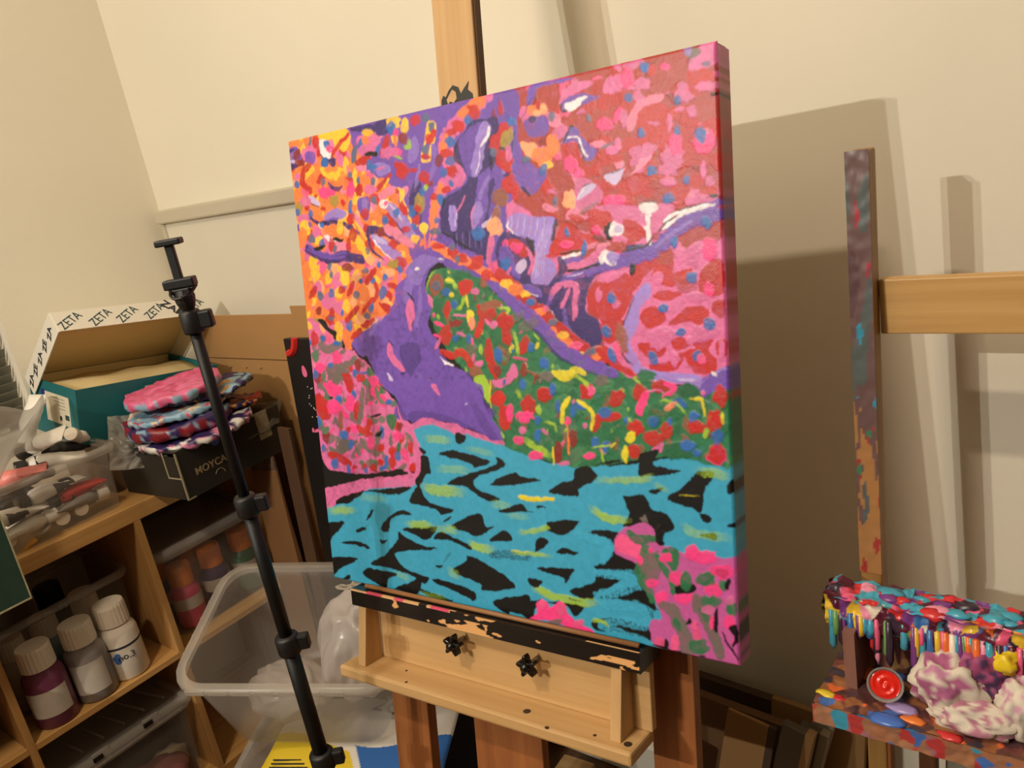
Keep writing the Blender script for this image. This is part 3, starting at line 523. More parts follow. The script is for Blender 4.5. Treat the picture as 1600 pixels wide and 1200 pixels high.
def sackp(u, v, s):
    x, y = (u-.5)*.38, (v-.5)*.26; d = (1-(2*u-1)**4)*(1-(2*v-1)**4); return Vector((x, y, s*.020*d**.5+.006*noise.noise(Vector((x*9, y*9, s)))))
mb.grid(lambda u, v: sackp(u, v, 1), n, n); mb.grid(lambda u, v: sackp(u, v, -1), n, n)
for p in mb.v:
    x, y = p[0], p[1]; e = y+.035*math.sin(x*14+1)
    cols.append(lin((226, 196, 50)) if (e < -.02 and x+y*.5 < -.03) else (lin((50, 104, 176)) if (e < .0 and x+y*.5 > -.015) else lin((226, 218, 206))))
setcol(mb.build('sack_body', vcol('sack_print', .5), sk, smooth=True), cols)
text('2C', .06, Matrix.Translation((.045, .07, .031)) @ Matrix.Rotation(-.3, 4, 'Z'), M_ink, sk)
for k in range(3): MB().box((-.16, -.072-k*.010, .019), (-.10+.01*k, -.070-k*.010, .0215)).build('print_line', M_ink, sk)
# ------------------------------------------------------------------ the easel
EM = XF((-1.06884, .70963, .75789), (-.19172, -.00277, .06559))
M_pine = wood('beech_wood', (206, 168, 116), (190, 150, 98), 0, .42); M_pinev = wood('beech_wood_upright', (206, 166, 114), (188, 148, 98), 2, .42); M_red = wood('reddish_beech', (168, 106, 60), (140, 84, 46), 2, .45)
ez = thing('easel', 'wooden studio easel holding the large painting', 'easel', EM)
FL = -.765
def ep(name, lo, hi, m, bevel=.002, M=None): return MB().box(lo, hi, M).build(name, m, ez, bevel=bevel)
ep('mast', (.276, .044, -.74), (.345, .066, 1.25), M_pinev); ep('mast_shade_strip', (.3455, .048, -.74), (.3475, .062, 1.25), mat('mast_side_shade', (96, 62, 34), .6))  # dark strip puts the shade of the mast's right side into colour
rail = ep('canvas_rail', (.064, -.020, -.0275), (.577, .042, -.001), M_pine)
# black paint worn away along the rail front
rb = MB(); N = 120; cc = []
def wear(x, z): return noise.noise(Vector((x*16, z*60, 2.2)))+.7*noise.noise(Vector((x*60, z*160, 5)))
g = MB(); nx, nz = 260, 26; cols = []
for (fn, ny) in ((lambda u, v: (.063+.515*u, -.0206, -.0280+.0272*v), 22), (lambda u, v: (.063+.515*u, -.0206+.030*v, -.0006), 20)):
    g.grid(fn, nx, ny)
for p in g.v:
    x, y, zz = p; wv = wear(x, zz+y); top = y > -.0205
    worn = (wv > .55-.9*max(0, 1-abs(x-.30)/.07)*(zz < -.010) - 1.0*max(0, 1-abs(x-.56)/.03)*(zz < -.012)) if not top else False
    edge = (not top) and zz > -.0045 and .06 < x < .27 or (top and y < -.0175 and (.1 < x < .28 or .50 < x))
    c = (226, 170, 110) if worn else (26, 22, 20)
    if edge and noise.noise(Vector((x*30, 0, 1))) > -.35: c = (236, 90, 120) if noise.noise(Vector((x*22, 3, 1))) > .1 else (236, 186, 130)
    cols.append(lin(c))
o = g.build('rail_paint', vcol('rail_paint', .25), ez); setcol(o, cols); o.parent = rail
MB().box((.5768, -.021, -.029), (.5778, .040, -.0005)).build('rail_paint', mat('black_rail_end', (20, 18, 17), .3), ez, bevel=.0003)
MB().tube([(.086, -.0085, .0036), (.33, -.0085, .0036), (.572, -.0085, .0036)], .0036, 10).build('rod', mat('dowel_brown', (150, 104, 62), .5), ez, smooth=True)
ep('tray_panel', (.0895, .010, -.125), (.5756, .024, -.0275), M_pine)
def cheek(u0, u1): MB().prism([(-.031, -.125), (.010, -.125), (.010, -.0275), (-.017, -.0275)], u0, u1, Matrix(((0, 0, 1, 0), (1, 0, 0, 0), (0, 1, 0, 0), (0, 0, 0, 1)))).build('tray_cheek', M_pinev, ez, bevel=.001)
cheek(.074, .090); cheek(.534, .5495)
ep('tray_shelf', (.045, -.046, -.1446), (.5716, .024, -.125), M_pine, .004)
for u, y, r in ((.398, -.022, .0055), (.185, -.038, .0022), (.511, -.030, .0025), (.5585, -.028, .0055), (.16, -.010, .002), (.445, -.044, .003)):
    MB().lathe([(.0001, 0), (r, 0), (r, .0006), (.0001, .0007)], 14, Matrix.Translation((u, y, -.1250))).build('screw_plug', mat('dark_plug', (52, 40, 26), .6), ez)
for u, v, rot in ((.268, -.056, .2), (.401, -.059, .5)):
    kn = MB(); pr = []
    for k in range(40):
        a = 2*math.pi*k/40; r = .0118+.0052*math.cos(5*a); pr.append((r*math.cos(a+rot), r*math.sin(a+rot)))
    kn.prism(pr, .0, .013, Matrix.Translation((u, -.010, v)) @ Matrix.Rotation(hp, 4, 'X')); ko = kn.build('star_knob', mat('knob_black', (20, 18, 17), .25), ez, bevel=.003, segs=3)
    MB().lathe([(.0001, 0), (.0065, 0), (.0075, .002), (.0055, .006), (.0001, .007)], 16, Matrix.Translation((u, -.022, v)) @ Matrix.Rotation(hp, 4, 'X')).build('knob_boss', mat('knob_black', (20, 18, 17), .25), ez, smooth=True)
    MB().tube([(u, -.011, v), (u, .012, v)], .004, 10).build('bolt', mat('steel', (150, 146, 140), .35, metal=.9), ez)
ep('upright', (.071, .040, FL+.03), (.150, .062, -.03), M_red); ep('upright', (.545, .070, FL+.03), (.610, .092, -.005), M_red)
ep('centre_board', (.256, .030, FL+.03), (.298, .0435, -.145), M_red); ep('centre_board', (.3, .026, FL+.03), (.386, .0435, -.145), M_red)
ep('back_batten', (.10, .0665, -.12), (.54, .0695, -.03), M_pine)
ep('top_batten', (.16, .0665, .30), (.46, .088, .35), M_pine)
ep('crossbar', (.06, .064, -.70), (.62, .0695, -.64), M_pine); ep('foot', (.071, -.20, FL+.012), (.150, .30, FL+.055), M_pine, .003, Matrix.Rotation(.19, 4, 'X') @ Matrix.Translation((0, .14, 0))); ep('foot', (.545, -.20, FL+.012), (.610, .30, FL+.055), M_pine, .003, Matrix.Rotation(.19, 4, 'X') @ Matrix.Translation((0, .14, 0)))
# black smear where the top clamp was painted over
sm = MB(); sm.prism([(.279, .712), (.338, .712), (.336, .735), (.328, .742), (.331, .752), (.322, .744), (.316, .738), (.312, .748), (.303, .752), (.295, .746), (.289, .738), (.285, .741), (.281, .735)], 0, .0008, Matrix.Translation((0, .0438, 0)) @ Matrix.Rotation(hp, 4, 'X'))
sm.build('paint_smear', M_blk, ez)
MB().prism([(.291, .734), (.296, .740), (.302, .746), (.308, .742), (.309, .733), (.303, .728), (.297, .731), (.293, .728)], 0, .0006, Matrix.Translation((0, .0430, 0)) @ Matrix.Rotation(hp, 4, 'X')).build('paint_smear', M_pine, ez)
# ------------------------------------------------------------------ the large painting: relief and colour of every stroke on a fine grid
PAL={'K':(15,14,14),'T':(62,166,204),'O':(244,128,66),'P':(218,108,164),'V':(112,78,176),'G':(46,114,76),'DV':(58,40,108),'LV':(156,130,212),'R':(194,38,36),'DR':(140,42,42),
'B':(50,104,180),'GB':(92,104,136),'LA':(205,185,228),'W':(243,234,240),'Y':(252,196,56),'LP':(230,130,166),'H':(246,66,140),'HPs':(234,88,142),'PE':(248,170,120),'BR':(150,88,66),
'YL':(226,208,48),'OL':(168,142,66),'LI':(160,196,62),'PO':(240,140,110),'G2':(38,102,66),'GL':(72,134,88),'GY':(116,104,100),'GY2':(88,118,94),'PD':(200,92,164),'OR':(174,60,52)}
def s2l(c):
    c=np.asarray(c,float)/255.;return np.where(c<=.04045,c/12.92,((c+.055)/1.055)**2.4)
def lattice(ny,nx,cell,rng):
    gy,gx=int(ny/cell)+3,int(nx/cell)+3;g=rng.random((gy,gx))*2-1
    y=np.arange(ny)/cell;x=np.arange(nx)/cell;iy=y.astype(int);ix=x.astype(int);fy=y-iy;fx=x-ix
    fy=fy*fy*(3-2*fy);fx=fx*fx*(3-2*fx)
    a=g[iy][:,ix]*(1-fx)+g[iy][:,ix+1]*fx;b=g[iy+1][:,ix]*(1-fx)+g[iy+1][:,ix+1]*fx
    return a*(1-fy)[:,None]+b*fy[:,None]
def catmull(P,closed,k):
    P=np.asarray(P,float);n=len(P)
    if n<3 and not closed: return P
    out=[];m=n if closed else n-1
    for i in range(m):
        if closed:p0,p1,p2,p3=P[i-1],P[i],P[(i+1)%n],P[(i+2)%n]
        else:p0,p1,p2,p3=P[max(i-1,0)],P[i],P[i+1],P[min(i+2,n-1)]
        for j in range(k):
            t=j/k;out.append(.5*((2*p1)+(p2-p0)*t+(2*p0-5*p1+4*p2-p3)*t*t+(3*p1-p0-3*p2+p3)*t**3))
    if not closed:out.append(P[-1])
    return np.array(out)
def raster(strokes,W,H,NX,NY,light=(1,1,1)):
    """strokes in mm on a W x H mm canvas (v up); returns linear colour (NY,NX,3) and relief (NY,NX)"""
    rng=np.random.default_rng(7);sx=(NX-1)/W;sy=(NY-1)/H
    U,V=np.meshgrid(np.arange(NX)/sx,np.arange(NY)/sy)
    c=sx
    wx=lattice(NY,NX,9*c,rng)*1.3+lattice(NY,NX,3*c,rng)*.55;wy=lattice(NY,NX,9*c,rng)*1.3+lattice(NY,NX,3*c,rng)*.55
    X=U+wx;Y=V+wy
    fine=lattice(NY,NX,1.2*c,rng);mid=lattice(NY,NX,5*c,rng)
    col=np.tile(s2l(PAL['K']),(NY,NX,1));hg=np.zeros((NY,NX))
    for kind,ck,a,ex,P,par in strokes:
        P=np.asarray(P,float)
        if kind=='d':
            (cx,cy),(rx,ry)=P;R=max(rx,ry)+4;bx=(cx-R,cx+R,cy-R,cy+R)
        else:
            pad=4+(par if kind=='s' else 0);bx=(P[:,0].min()-pad,P[:,0].max()+pad,P[:,1].min()-pad,P[:,1].max()+pad)
        i0,i1=max(int(bx[0]*sx),0),min(int(bx[1]*sx)+1,NX);j0,j1=max(int(bx[2]*sy),0),min(int(bx[3]*sy)+1,NY)
        if i0>=i1 or j0>=j1: continue
        x=X[j0:j1,i0:i1];y=Y[j0:j1,i0:i1];fn=fine[j0:j1,i0:i1];md=mid[j0:j1,i0:i1]
        if kind=='d':
            t=np.radians(par);dx,dy=x-cx,y-cy;u=(dx*np.cos(t)+dy*np.sin(t))/rx;v=(-dx*np.sin(t)+dy*np.cos(t))/ry
            r=np.sqrt(u*u+v*v)+.22*md;m=np.clip((1-r)*min(rx,ry)/.7,0,1);th=.9
            ang=t
        elif kind=='s':
            Q=catmull(P,False,5);n=len(Q);best=np.full(x.shape,1e9);tt=np.zeros(x.shape)
            for i in range(n-1):
                d=Q[i+1]-Q[i];L=d@d+1e-9;q=np.clip(((x-Q[i,0])*d[0]+(y-Q[i,1])*d[1])/L,0,1)
                ds=(x-Q[i,0]-q*d[0])**2+(y-Q[i,1]-q*d[1])**2;k=ds<best;best=np.where(k,ds,best);tt=np.where(k,(i+q)/(n-1),tt)
            hw=par/2*(.72+.28*np.minimum(1,np.minimum(tt,1-tt)*5))*(1+.18*md);m=np.clip((hw-np.sqrt(best))/.6,0,1)
            ang=np.arctan2(Q[-1,1]-Q[0,1],Q[-1,0]-Q[0,0]);th=.7
        else:
            Q=catmull(P,True,4);ins=np.zeros(x.shape,bool);x2,y2=Q[:,0],Q[:,1];x1,y1=np.roll(x2,1),np.roll(y2,1)
            for k in range(len(Q)):
                if y1[k]==y2[k]: continue
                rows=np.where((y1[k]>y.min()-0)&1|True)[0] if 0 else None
                cond=((y1[k]>y)!=(y2[k]>y))
                ins^=cond&(x<(x2[k]-x1[k])*(y-y1[k])/(y2[k]-y1[k])+x1[k])
            m=ins.astype(float);ang=rng.random()*.8-.4;th=.35
        # brush streaks along the stroke
        perp=-x*np.sin(ang)+y*np.cos(ang);along=x*np.cos(ang)+y*np.sin(ang)
        sk=np.sin(perp*3.1+md*2.5+along*.03)*.5+np.sin(perp*5.3+1.7+fn)*.35
        if kind=='s' and ex>0: m=m*np.clip(.5+(sk+fn*.6)*1.6+(1-ex*1.6),0,1)
        if kind=='s' and ck=='LI': m=m*np.clip(np.minimum(tt,1-tt)*3.2+.15+.2*sk,0,1)
        if kind in 'ds' and ck not in ('K','T') and a==1: m=m*np.clip(.97+.22*sk+.25*md,.5,1)
        if kind=='g' and ck in ('OR','R','P','V','DV','LV','G','O') and a==1: m=m*np.clip(1.02+.2*sk+.3*md,.55,1)
        if a<1: m=m*a*np.clip(1+.45*sk,.2,1/a)
        base=s2l(PAL[ck])*(1+rng.normal()*.05);lum=1+(.05 if ck in ('K','T') else .12)*sk+.07*md
        cc=np.clip(base*lum[...,None]+(.008*np.clip(fn,0,1))[...,None],0,1)
        mm=m[...,None];col[j0:j1,i0:i1]=col[j0:j1,i0:i1]*(1-mm)+cc*mm
        hh=th*(.55+.45*sk*.5+.2*fn)*(.25 if ck in('K','T','G') and kind=='g' else 1)
        hg[j0:j1,i0:i1]=hg[j0:j1,i0:i1]*(1-m*.65)+hh*m*.9
    def blur(a):
        b=np.pad(a,((1,1),(1,1))+((0,0),)*(a.ndim-2),mode='edge');return (b[1:-1,1:-1]*4+b[:-2,1:-1]*2+b[2:,1:-1]*2+b[1:-1,:-2]*2+b[1:-1,2:]*2+b[:-2,:-2]+b[2:,2:]+b[:-2,2:]+b[2:,:-2])/16
    return blur(col),blur(blur(hg))

def unpack(t):
    out = []
    for ln in t.strip().splitlines():
        h, p = ln.split(';'); k, c, a, e, w_ = h.split(); out.append((k, c, float(a), float(e), [tuple(int(q)/4 for q in s.split(',')) for s in p.split()], float(w_)))
    return out
# every stroke of the picture: kind, colour, opacity, dryness, width or angle; points in quarter millimetres on the canvas
STROKES = '''
g T 1 1 0;-55,445 324,592 871,1096 1116,1088 1474,1015 1802,930 2184,941 2532,1008 2847,1065 2863,-40 1885,-88 -98,-74
g O 1 1 0;-58,2914 628,2919 1170,2914 1208,2407 1054,2066 929,2039 828,1821 543,1637 334,1528 321,1641 -27,1702
g P 1 1 0;-3,1739 310,1561 446,1520 638,1323 820,1093 894,942 861,783 625,772 170,748 5,864
g V 1 1 0;538,2841 1213,2889 1564,2908 1958,2912 1987,2317 1640,1923 1217,2054 973,1999 877,2445
g P 1 1 0;1603,2885 1920,2904 2839,2899 2832,1405 2353,1384 2183,1478 1943,1742 1649,2023 1652,2520
g G 1 1 0;1066,1964 1211,1998 1387,1955 1630,1805 1857,1629 2109,1446 2355,1415 2551,1356 2831,1375 2829,998 2532,1008 2329,984 2185,951 1958,914 1763,944 1558,984 1477,1051 1349,1335 1162,1534 1051,1738
g OR 1 1 0;1681,2839 1919,2895 2824,2889 2818,1419 2353,1390 2201,1478 2102,1608 2099,1832 2248,1918 2775,2141 2324,2035 1963,2000 1789,2242 1678,2352
g P 1 1 0;2133,1799 2249,1933 2804,2124 2826,1404 2353,1384 2201,1478
d DR 0.8 0 119.4;2601,2692 60,42
d DR 0.8 0 -162.1;1940,2564 85,60
d OR 0.8 0 163.9;2558,2726 81,36
d R 0.8 0 175;2314,2039 63,56
d R 0.8 0 -135.7;2309,2224 78,57
d R 0.8 0 169.4;2762,2510 74,41
d DR 0.8 0 172.3;2708,2800 53,37
d DR 0.8 0 154.2;1931,2784 91,77
d R 0.8 0 -172.2;1956,2225 70,42
d R 0.8 0 -68;2589,2219 44,41
d R 0.8 0 -170.4;2168,2528 48,30
d R 0.8 0 171.1;2421,2401 72,48
d R 0.8 0 122.3;2594,2415 74,50
d R 0.8 0 -172.9;2684,2583 72,50
d R 0.8 0 158.1;2333,2868 80,47
d DR 0.8 0 120.6;2697,2371 49,35
d OR 0.8 0 166.4;2107,2485 78,47
d R 0.8 0 170.3;1991,2887 75,59
d R 0.8 0 164.9;2656,2682 74,36
d R 0.8 0 174.2;2446,2632 48,27
d OR 0.8 0 155.6;2463,2324 57,38
d OR 0.8 0 -177.6;2080,2695 82,41
d R 0.8 0 113.7;2325,2789 66,41
d R 0.8 0 160.8;2230,2501 66,56
d R 0.8 0 -105.1;2517,2515 57,46
d OR 0.8 0 143;2069,2392 52,26
d R 0.8 0 -175.8;2077,2890 71,33
d R 0.8 0 119.6;2791,2358 47,31
d R 0.8 0 178.3;1919,2364 72,46
d DR 0.8 0 163.1;2163,2513 51,40
d R 0.8 0 143.9;1942,2736 95,54
d OR 0.8 0 175;2472,2130 81,72
d R 0.8 0 162.4;2317,2218 70,53
d OR 0.8 0 128.2;1921,2270 73,51
d DR 0.8 0 -106.6;2013,2142 67,45
d DR 0.8 0 -102.3;2597,2127 52,31
d R 0.8 0 136.4;2148,2733 70,45
d R 0.8 0 155.7;2596,2128 45,22
d DR 0.8 0 102.5;2737,2871 47,28
d DR 0.8 0 142.6;2518,2802 77,64
d R 0.8 0 127.5;2065,2792 67,38
d DR 0.8 0 161.7;2747,2213 54,33
d DR 0.8 0 134.1;2818,2787 50,35
d R 0.8 0 155.2;2354,2685 58,44
d OR 0.8 0 142.6;2599,2852 66,54
d OR 0.8 0 156;2075,2713 65,33
d R 0.8 0 136.3;2403,2168 49,24
d R 0.8 0 170.1;1753,2521 59,24
d R 0.8 0 -154.2;2582,2594 56,33
d R 0.8 0 167.6;2087,2519 80,59
d P 1 0 -148.6;2653,2214 42,21
d LP 1 0 146;1690,2384 64,47
d P 1 0 139.5;2313,2627 55,41
d LP 1 0 172.6;2099,2065 59,43
d P 1 0 167.1;2380,2752 31,12
d LP 1 0 150;2126,2509 48,32
d P 1 0 128.8;2726,2179 46,24
d LP 1 0 -158.9;2198,2032 41,28
d P 1 0 173.3;2027,2540 48,29
d LP 1 0 -155.7;2741,2576 41,27
d P 1 0 173;2068,2319 38,25
d LP 1 0 -152.3;2034,2215 54,27
d P 1 0 -170.6;2279,2047 47,34
d P 1 0 -167.7;2388,2298 52,41
d P 1 0 -169.3;1907,2138 46,15
d P 1 0 -121;2757,2203 36,22
d P 1 0 170.5;1723,2755 55,22
d P 1 0 151.6;2059,2478 50,36
d P 1 0 149.5;2682,2241 39,14
d P 1 0 116.1;2297,2207 41,18
d P 1 0 128.1;1993,2429 42,31
d P 1 0 153.3;2501,2713 33,11
d P 1 0 142.4;1972,2605 40,24
d P 1 0 -177.6;2543,2702 38,16
d P 1 0 -150.5;1873,2547 33,14
d LP 1 0 164.1;1990,2844 49,24
d P 1 0 177.1;2138,2326 54,35
d LP 1 0 161.6;2302,2414 32,24
d P 1 0 121.8;2745,2274 38,23
d P 1 0 127.7;2433,2689 54,25
d LP 1 0 158.5;1900,2255 59,19
d P 1 0 -170.7;2224,2099 48,22
d P 1 0 -177.2;2785,2826 42,17
d P 1 0 -139.7;2556,2813 32,18
d P 1 0 -124.4;2437,2643 34,29
d LP 1 0 116.4;2459,2194 45,24
d LP 1 0 150.4;1861,2699 49,30
d LP 1 0 171.9;2199,2521 51,21
d P 1 0 139.8;2008,2618 51,31
d P 1 0 140.3;1802,2729 62,45
d P 1 0 149.1;2482,2158 30,15
d P 1 0 164.2;2724,2599 31,12
d P 1 0 -158.8;2770,2181 28,21
d LP 1 0 175.8;2728,2472 43,34
d P 1 0 -178.5;2577,2229 39,30
d P 1 0 145.9;2565,2564 30,15
d P 1 0 124.9;2759,2232 38,27
d LP 1 0 154.7;2546,2429 34,26
d P 1 0 117.2;2511,2080 43,16
d P 1 0 164.4;2546,2356 52,26
d P 1 0 154.9;2640,2667 52,27
d P 1 0 150.3;2272,2488 36,27
d P 1 0 175.7;2084,2094 48,32
d LP 1 0 -130.3;2501,2632 31,13
d LP 1 0 153.4;2595,2772 48,20
d LP 1 0 176.4;2651,2230 29,15
d LP 1 0 152;2132,2482 43,17
d P 1 0 132.4;2316,2867 49,16
d LP 1 0 127.2;2047,2378 52,33
d P 1 0 154;2323,2788 47,31
d P 1 0 -137.5;2084,2810 38,29
d P 1 0 -171.8;1795,2378 58,24
d P 1 0 -147.7;2106,2671 41,27
d P 1 0 144.5;1965,2790 38,19
d P 1 0 133.3;2690,2743 31,13
d P 1 0 145.2;2451,2575 51,22
d P 1 0 145.9;2398,2401 49,33
d P 1 0 173.6;2033,2406 53,23
d P 1 0 -163.3;1967,2109 45,35
d P 1 0 -128.2;2808,2774 23,12
d P 1 0 -154.2;2698,2212 41,27
d P 1 0 -151.1;2668,2550 31,19
d P 1 0 -171.8;2618,2615 30,14
d P 1 0 155.7;2007,2817 52,36
d P 1 0 141.7;2400,2112 34,19
d P 1 0 152.3;1836,2541 60,36
d LP 1 0 127.1;2801,2682 28,15
d LP 1 0 146.3;2338,2367 32,26
d P 1 0 169;2247,2597 45,33
d P 1 0 -168.5;2422,2861 50,19
d P 1 0 118.9;1816,2732 35,22
d LP 1 0 176;2073,2188 46,19
d P 1 0 162.6;2384,2848 44,14
d P 1 0 -146.4;2097,2497 35,23
d LP 1 0 153.2;1956,2678 52,36
d P 1 0 -152.5;2275,2066 33,27
d P 1 0 174;2803,2732 30,17
d P 1 0 -162.9;2152,2204 53,30
d P 1 0 167.3;1947,2329 55,17
d P 1 0 146.3;1954,2875 51,29
d P 1 0 157.5;2524,2489 30,21
d P 1 0 -154.7;1793,2422 46,37
d P 1 0 -163.5;2484,2098 44,19
d P 1 0 -176;2630,2103 40,22
d P 1 0 144.6;2544,2506 46,28
d HPs 1 0 162.8;1971,2498 35,21
d HPs 1 0 -99.9;2023,2820 45,37
d R 1 0 -96.8;2146,2137 25,24
d R 1 0 167.1;2555,2289 21,10
d HPs 1 0 176.6;2697,2466 37,27
d R 1 0 162.7;2148,2201 36,26
d HPs 1 0 177.9;1867,2868 54,37
d HPs 1 0 -174.1;2177,2163 39,24
d R 1 0 140.8;2507,2800 45,28
d R 1 0 -121.3;2657,2373 24,17
d R 1 0 103.2;2285,2660 20,9
d OR 1 0 -176.9;2398,2216 31,19
d R 1 0 -117.2;2048,2814 19,10
d R 1 0 144;2177,2400 25,21
d HPs 1 0 -106.7;2697,2558 37,31
d OR 1 0 -143.7;2355,2367 44,29
d OR 1 0 166.3;1991,2756 55,30
d R 1 0 -122.1;2188,2430 19,9
d OR 1 0 168.1;2242,2319 32,21
d OR 1 0 138.1;1725,2385 54,37
d OR 1 0 138.2;2430,2801 25,18
d R 1 0 136.2;2633,2831 42,20
d HPs 1 0 152.7;2644,2700 24,15
d R 1 0 -146.8;2508,2740 37,19
d R 1 0 177.7;1944,2476 31,11
d OR 1 0 -161.6;2046,2173 39,21
d HPs 1 0 -159.8;1764,2444 41,21
d HPs 1 0 163.9;2029,2701 36,20
d HPs 1 0 167.6;2213,2820 36,20
d OR 1 0 -172.8;2226,2243 43,27
d R 1 0 168.4;2819,2779 21,21
d R 1 0 124.8;2727,2360 18,8
d R 1 0 134.3;2477,2447 31,16
d OR 1 0 151.6;2693,2462 40,18
d OR 1 0 170.4;2736,2796 23,20
d OR 1 0 -118.3;2419,2110 19,11
d R 1 0 166.9;2057,2190 50,18
d R 1 0 118.2;2533,2448 32,17
d R 1 0 132.2;2456,2387 29,25
d R 1 0 -114.6;2528,2168 32,21
d LP 1 0 135.5;277,2799 35,13
d Y 1 0 -103.3;612,2503 41,26
d O 1 0 154.3;314,2699 28,19
d LP 1 0 -116.6;720,2529 25,16
d LP 1 0 111.8;612,1989 31,19
d O 1 0 -114;782,2454 36,26
d Y 1 0 -92.2;499,2689 26,14
d O 1 0 -140.3;655,1947 26,10
d Y 1 0 129.3;684,2294 24,21
d Y 1 0 130.7;516,1673 23,20
d LP 1 0 139.5;551,1731 25,13
d PE 1 0 -163.1;426,2804 51,32
d P 1 0 124.3;330,1622 37,23
d LP 1 0 138.5;518,2719 33,16
d R 1 0 180;24,2743 47,38
d P 1 0 132.1;500,2627 46,18
d Y 1 0 -126;78,2014 25,20
d PE 1 0 -42.4;393,2873 40,36
d Y 1 0 122.1;1057,2212 25,16
d O 1 0 143;426,2034 35,21
d O 1 0 121.5;273,2609 26,18
d P 1 0 6.1;234,1699 32,28
d P 1 0 -144.5;808,1880 35,19
d R 1 0 -167.9;152,2549 33,30
d Y 1 0 157.4;665,1967 30,23
d LP 1 0 133.7;784,2799 42,32
d Y 1 0 149.6;739,2258 33,27
d R 1 0 -139;511,1709 26,22
d P 1 0 -149.6;523,2795 39,24
d HPs 1 0 144.8;703,2690 30,24
d P 1 0 -141;416,2817 45,28
d Y 1 0 128.2;344,2612 35,15
d Y 1 0 -128.2;593,1697 35,21
d PE 1 0 -170.1;430,2060 45,41
d LP 1 0 128;37,2188 32,17
d Y 1 0 147.5;541,2446 38,24
d P 1 0 -110.9;285,2187 32,26
d LP 1 0 -170.8;452,2517 28,24
d P 1 0 -133.7;703,2068 27,24
d P 1 0 116.6;1000,2180 29,19
d LP 1 0 -148.5;341,2338 41,19
d P 1 0 -119.1;90,1844 40,19
d LP 1 0 135.6;992,2407 30,15
d P 1 0 -159.1;84,2147 42,25
d O 1 0 -148.7;16,2054 45,28
d O 1 0 120.3;390,2104 43,27
d Y 1 0 -152.3;288,2072 55,29
d PE 1 0 -105.6;307,2334 33,21
d Y 1 0 135.2;721,2059 30,21
d PE 1 0 -123.4;670,2466 21,16
d O 1 0 126.3;473,2092 23,10
d HPs 1 0 -103.3;593,2060 36,23
d R 1 0 113.3;182,2822 21,11
d LP 1 0 -152.3;623,2043 28,17
d HPs 1 0 92.9;555,1963 36,21
d Y 1 0 -143.8;214,2539 37,17
d Y 1 0 100.3;246,2405 36,26
d Y 1 0 -138.7;513,2864 41,25
d Y 1 0 -108.5;88,2809 34,23
d P 1 0 -158.6;452,1934 29,22
d O 1 0 -115.3;310,1759 42,22
d Y 1 0 139.6;1003,2437 37,23
d PE 1 0 -67.3;711,2536 37,36
d P 1 0 -148.4;60,2645 31,24
d R 1 0 152.2;635,2183 48,38
d P 1 0 -113.2;853,1923 20,13
d HPs 1 0 151.9;115,2536 40,27
d Y 1 0 -124.5;232,2570 44,21
d R 1 0 145.5;221,2606 42,34
d Y 1 0 140.7;367,2097 24,14
d PE 1 0 -147.5;530,2217 36,28
d Y 1 0 -30;504,2670 22,18
d Y 1 0 -115.1;822,2325 33,21
d PE 1 0 -138.2;223,2240 23,17
d LP 1 0 -134.7;663,2066 28,21
d P 1 0 -135;1034,2498 23,20
d P 1 0 -152.1;240,2818 38,15
d P 1 0 -157.2;262,2158 46,26
d PE 1 0 103.6;760,1807 34,17
d LP 1 0 146.1;665,2398 49,33
d Y 1 0 137.1;37,2754 48,36
d Y 1 0 -113.3;450,1755 40,30
d Y 1 0 147.3;590,2409 43,28
d O 1 0 -168.9;152,2656 30,24
d O 1 0 103.1;375,2193 22,14
d R 1 0 174.8;-3,2716 46,39
d Y 1 0 -153.5;-9,2553 48,19
d LP 1 0 -134.1;679,2415 20,13
d Y 1 0 177.1;203,2495 37,34
d O 1 0 -117.1;1036,2150 22,18
d LP 1 0 134.4;848,2817 32,20
d HPs 1 0 134.3;684,2568 40,27
d R 1 0 105.2;301,2002 33,22
d O 1 0 -142.2;555,2167 32,19
d LP 1 0 142.9;218,2731 40,24
d PE 1 0 119.4;823,2066 32,25
d PE 1 0 -134.9;976,2471 34,24
d Y 1 0 -103.2;53,2780 41,22
d Y 1 0 153;4,2370 28,18
d LP 1 0 -145;116,2011 31,13
d P 1 0 114;265,2227 30,25
d Y 1 0 145.5;175,2680 45,28
d HPs 1 0 108.6;509,2722 22,14
d P 1 0 148.1;234,2132 28,17
d PE 1 0 -159.1;0,2601 46,25
d P 1 0 -97;122,2459 31,19
d O 1 0 -111.1;685,2156 33,20
d R 1 0 124.3;587,2091 38,19
d PE 1 0 -122;748,2166 34,22
d R 1 0 138.8;227,1739 43,33
d HPs 1 0 -136;362,1576 33,11
d Y 1 0 -119.8;631,2589 24,17
d R 1 0 142.4;1023,2273 33,24
d R 1 0 -144.2;779,2131 47,28
d Y 1 0 -104.1;100,2484 22,20
d Y 1 0 -90.3;1011,2273 34,19
d P 1 0 -93.7;504,1886 22,12
d R 1 0 109.2;747,1866 39,28
d Y 1 0 -155.3;730,1812 33,24
d O 1 0 -123.1;769,2294 36,28
d Y 1 0 -136.4;1019,2461 27,18
d P 1 0 -101.1;842,1959 33,20
d P 1 0 -148;996,2266 34,19
d PE 1 0 104.7;908,2286 26,15
d P 1 0 -153.8;86,2208 52,36
d Y 1 0 -139.4;816,2403 31,26
d HPs 1 0 139;198,2086 29,13
d R 1 0 -139.4;371,2864 41,21
d Y 1 0 143.7;886,2101 28,19
d HPs 1 0 137.9;214,2294 37,26
d P 1 0 115.3;894,2559 19,12
d R 1 0 -144.5;475,2732 39,31
d R 1 0 150.3;692,2527 24,17
d Y 1 0 105.7;899,2751 34,25
d P 1 0 81;616,1715 39,36
d P 1 0 -156.7;110,2766 29,17
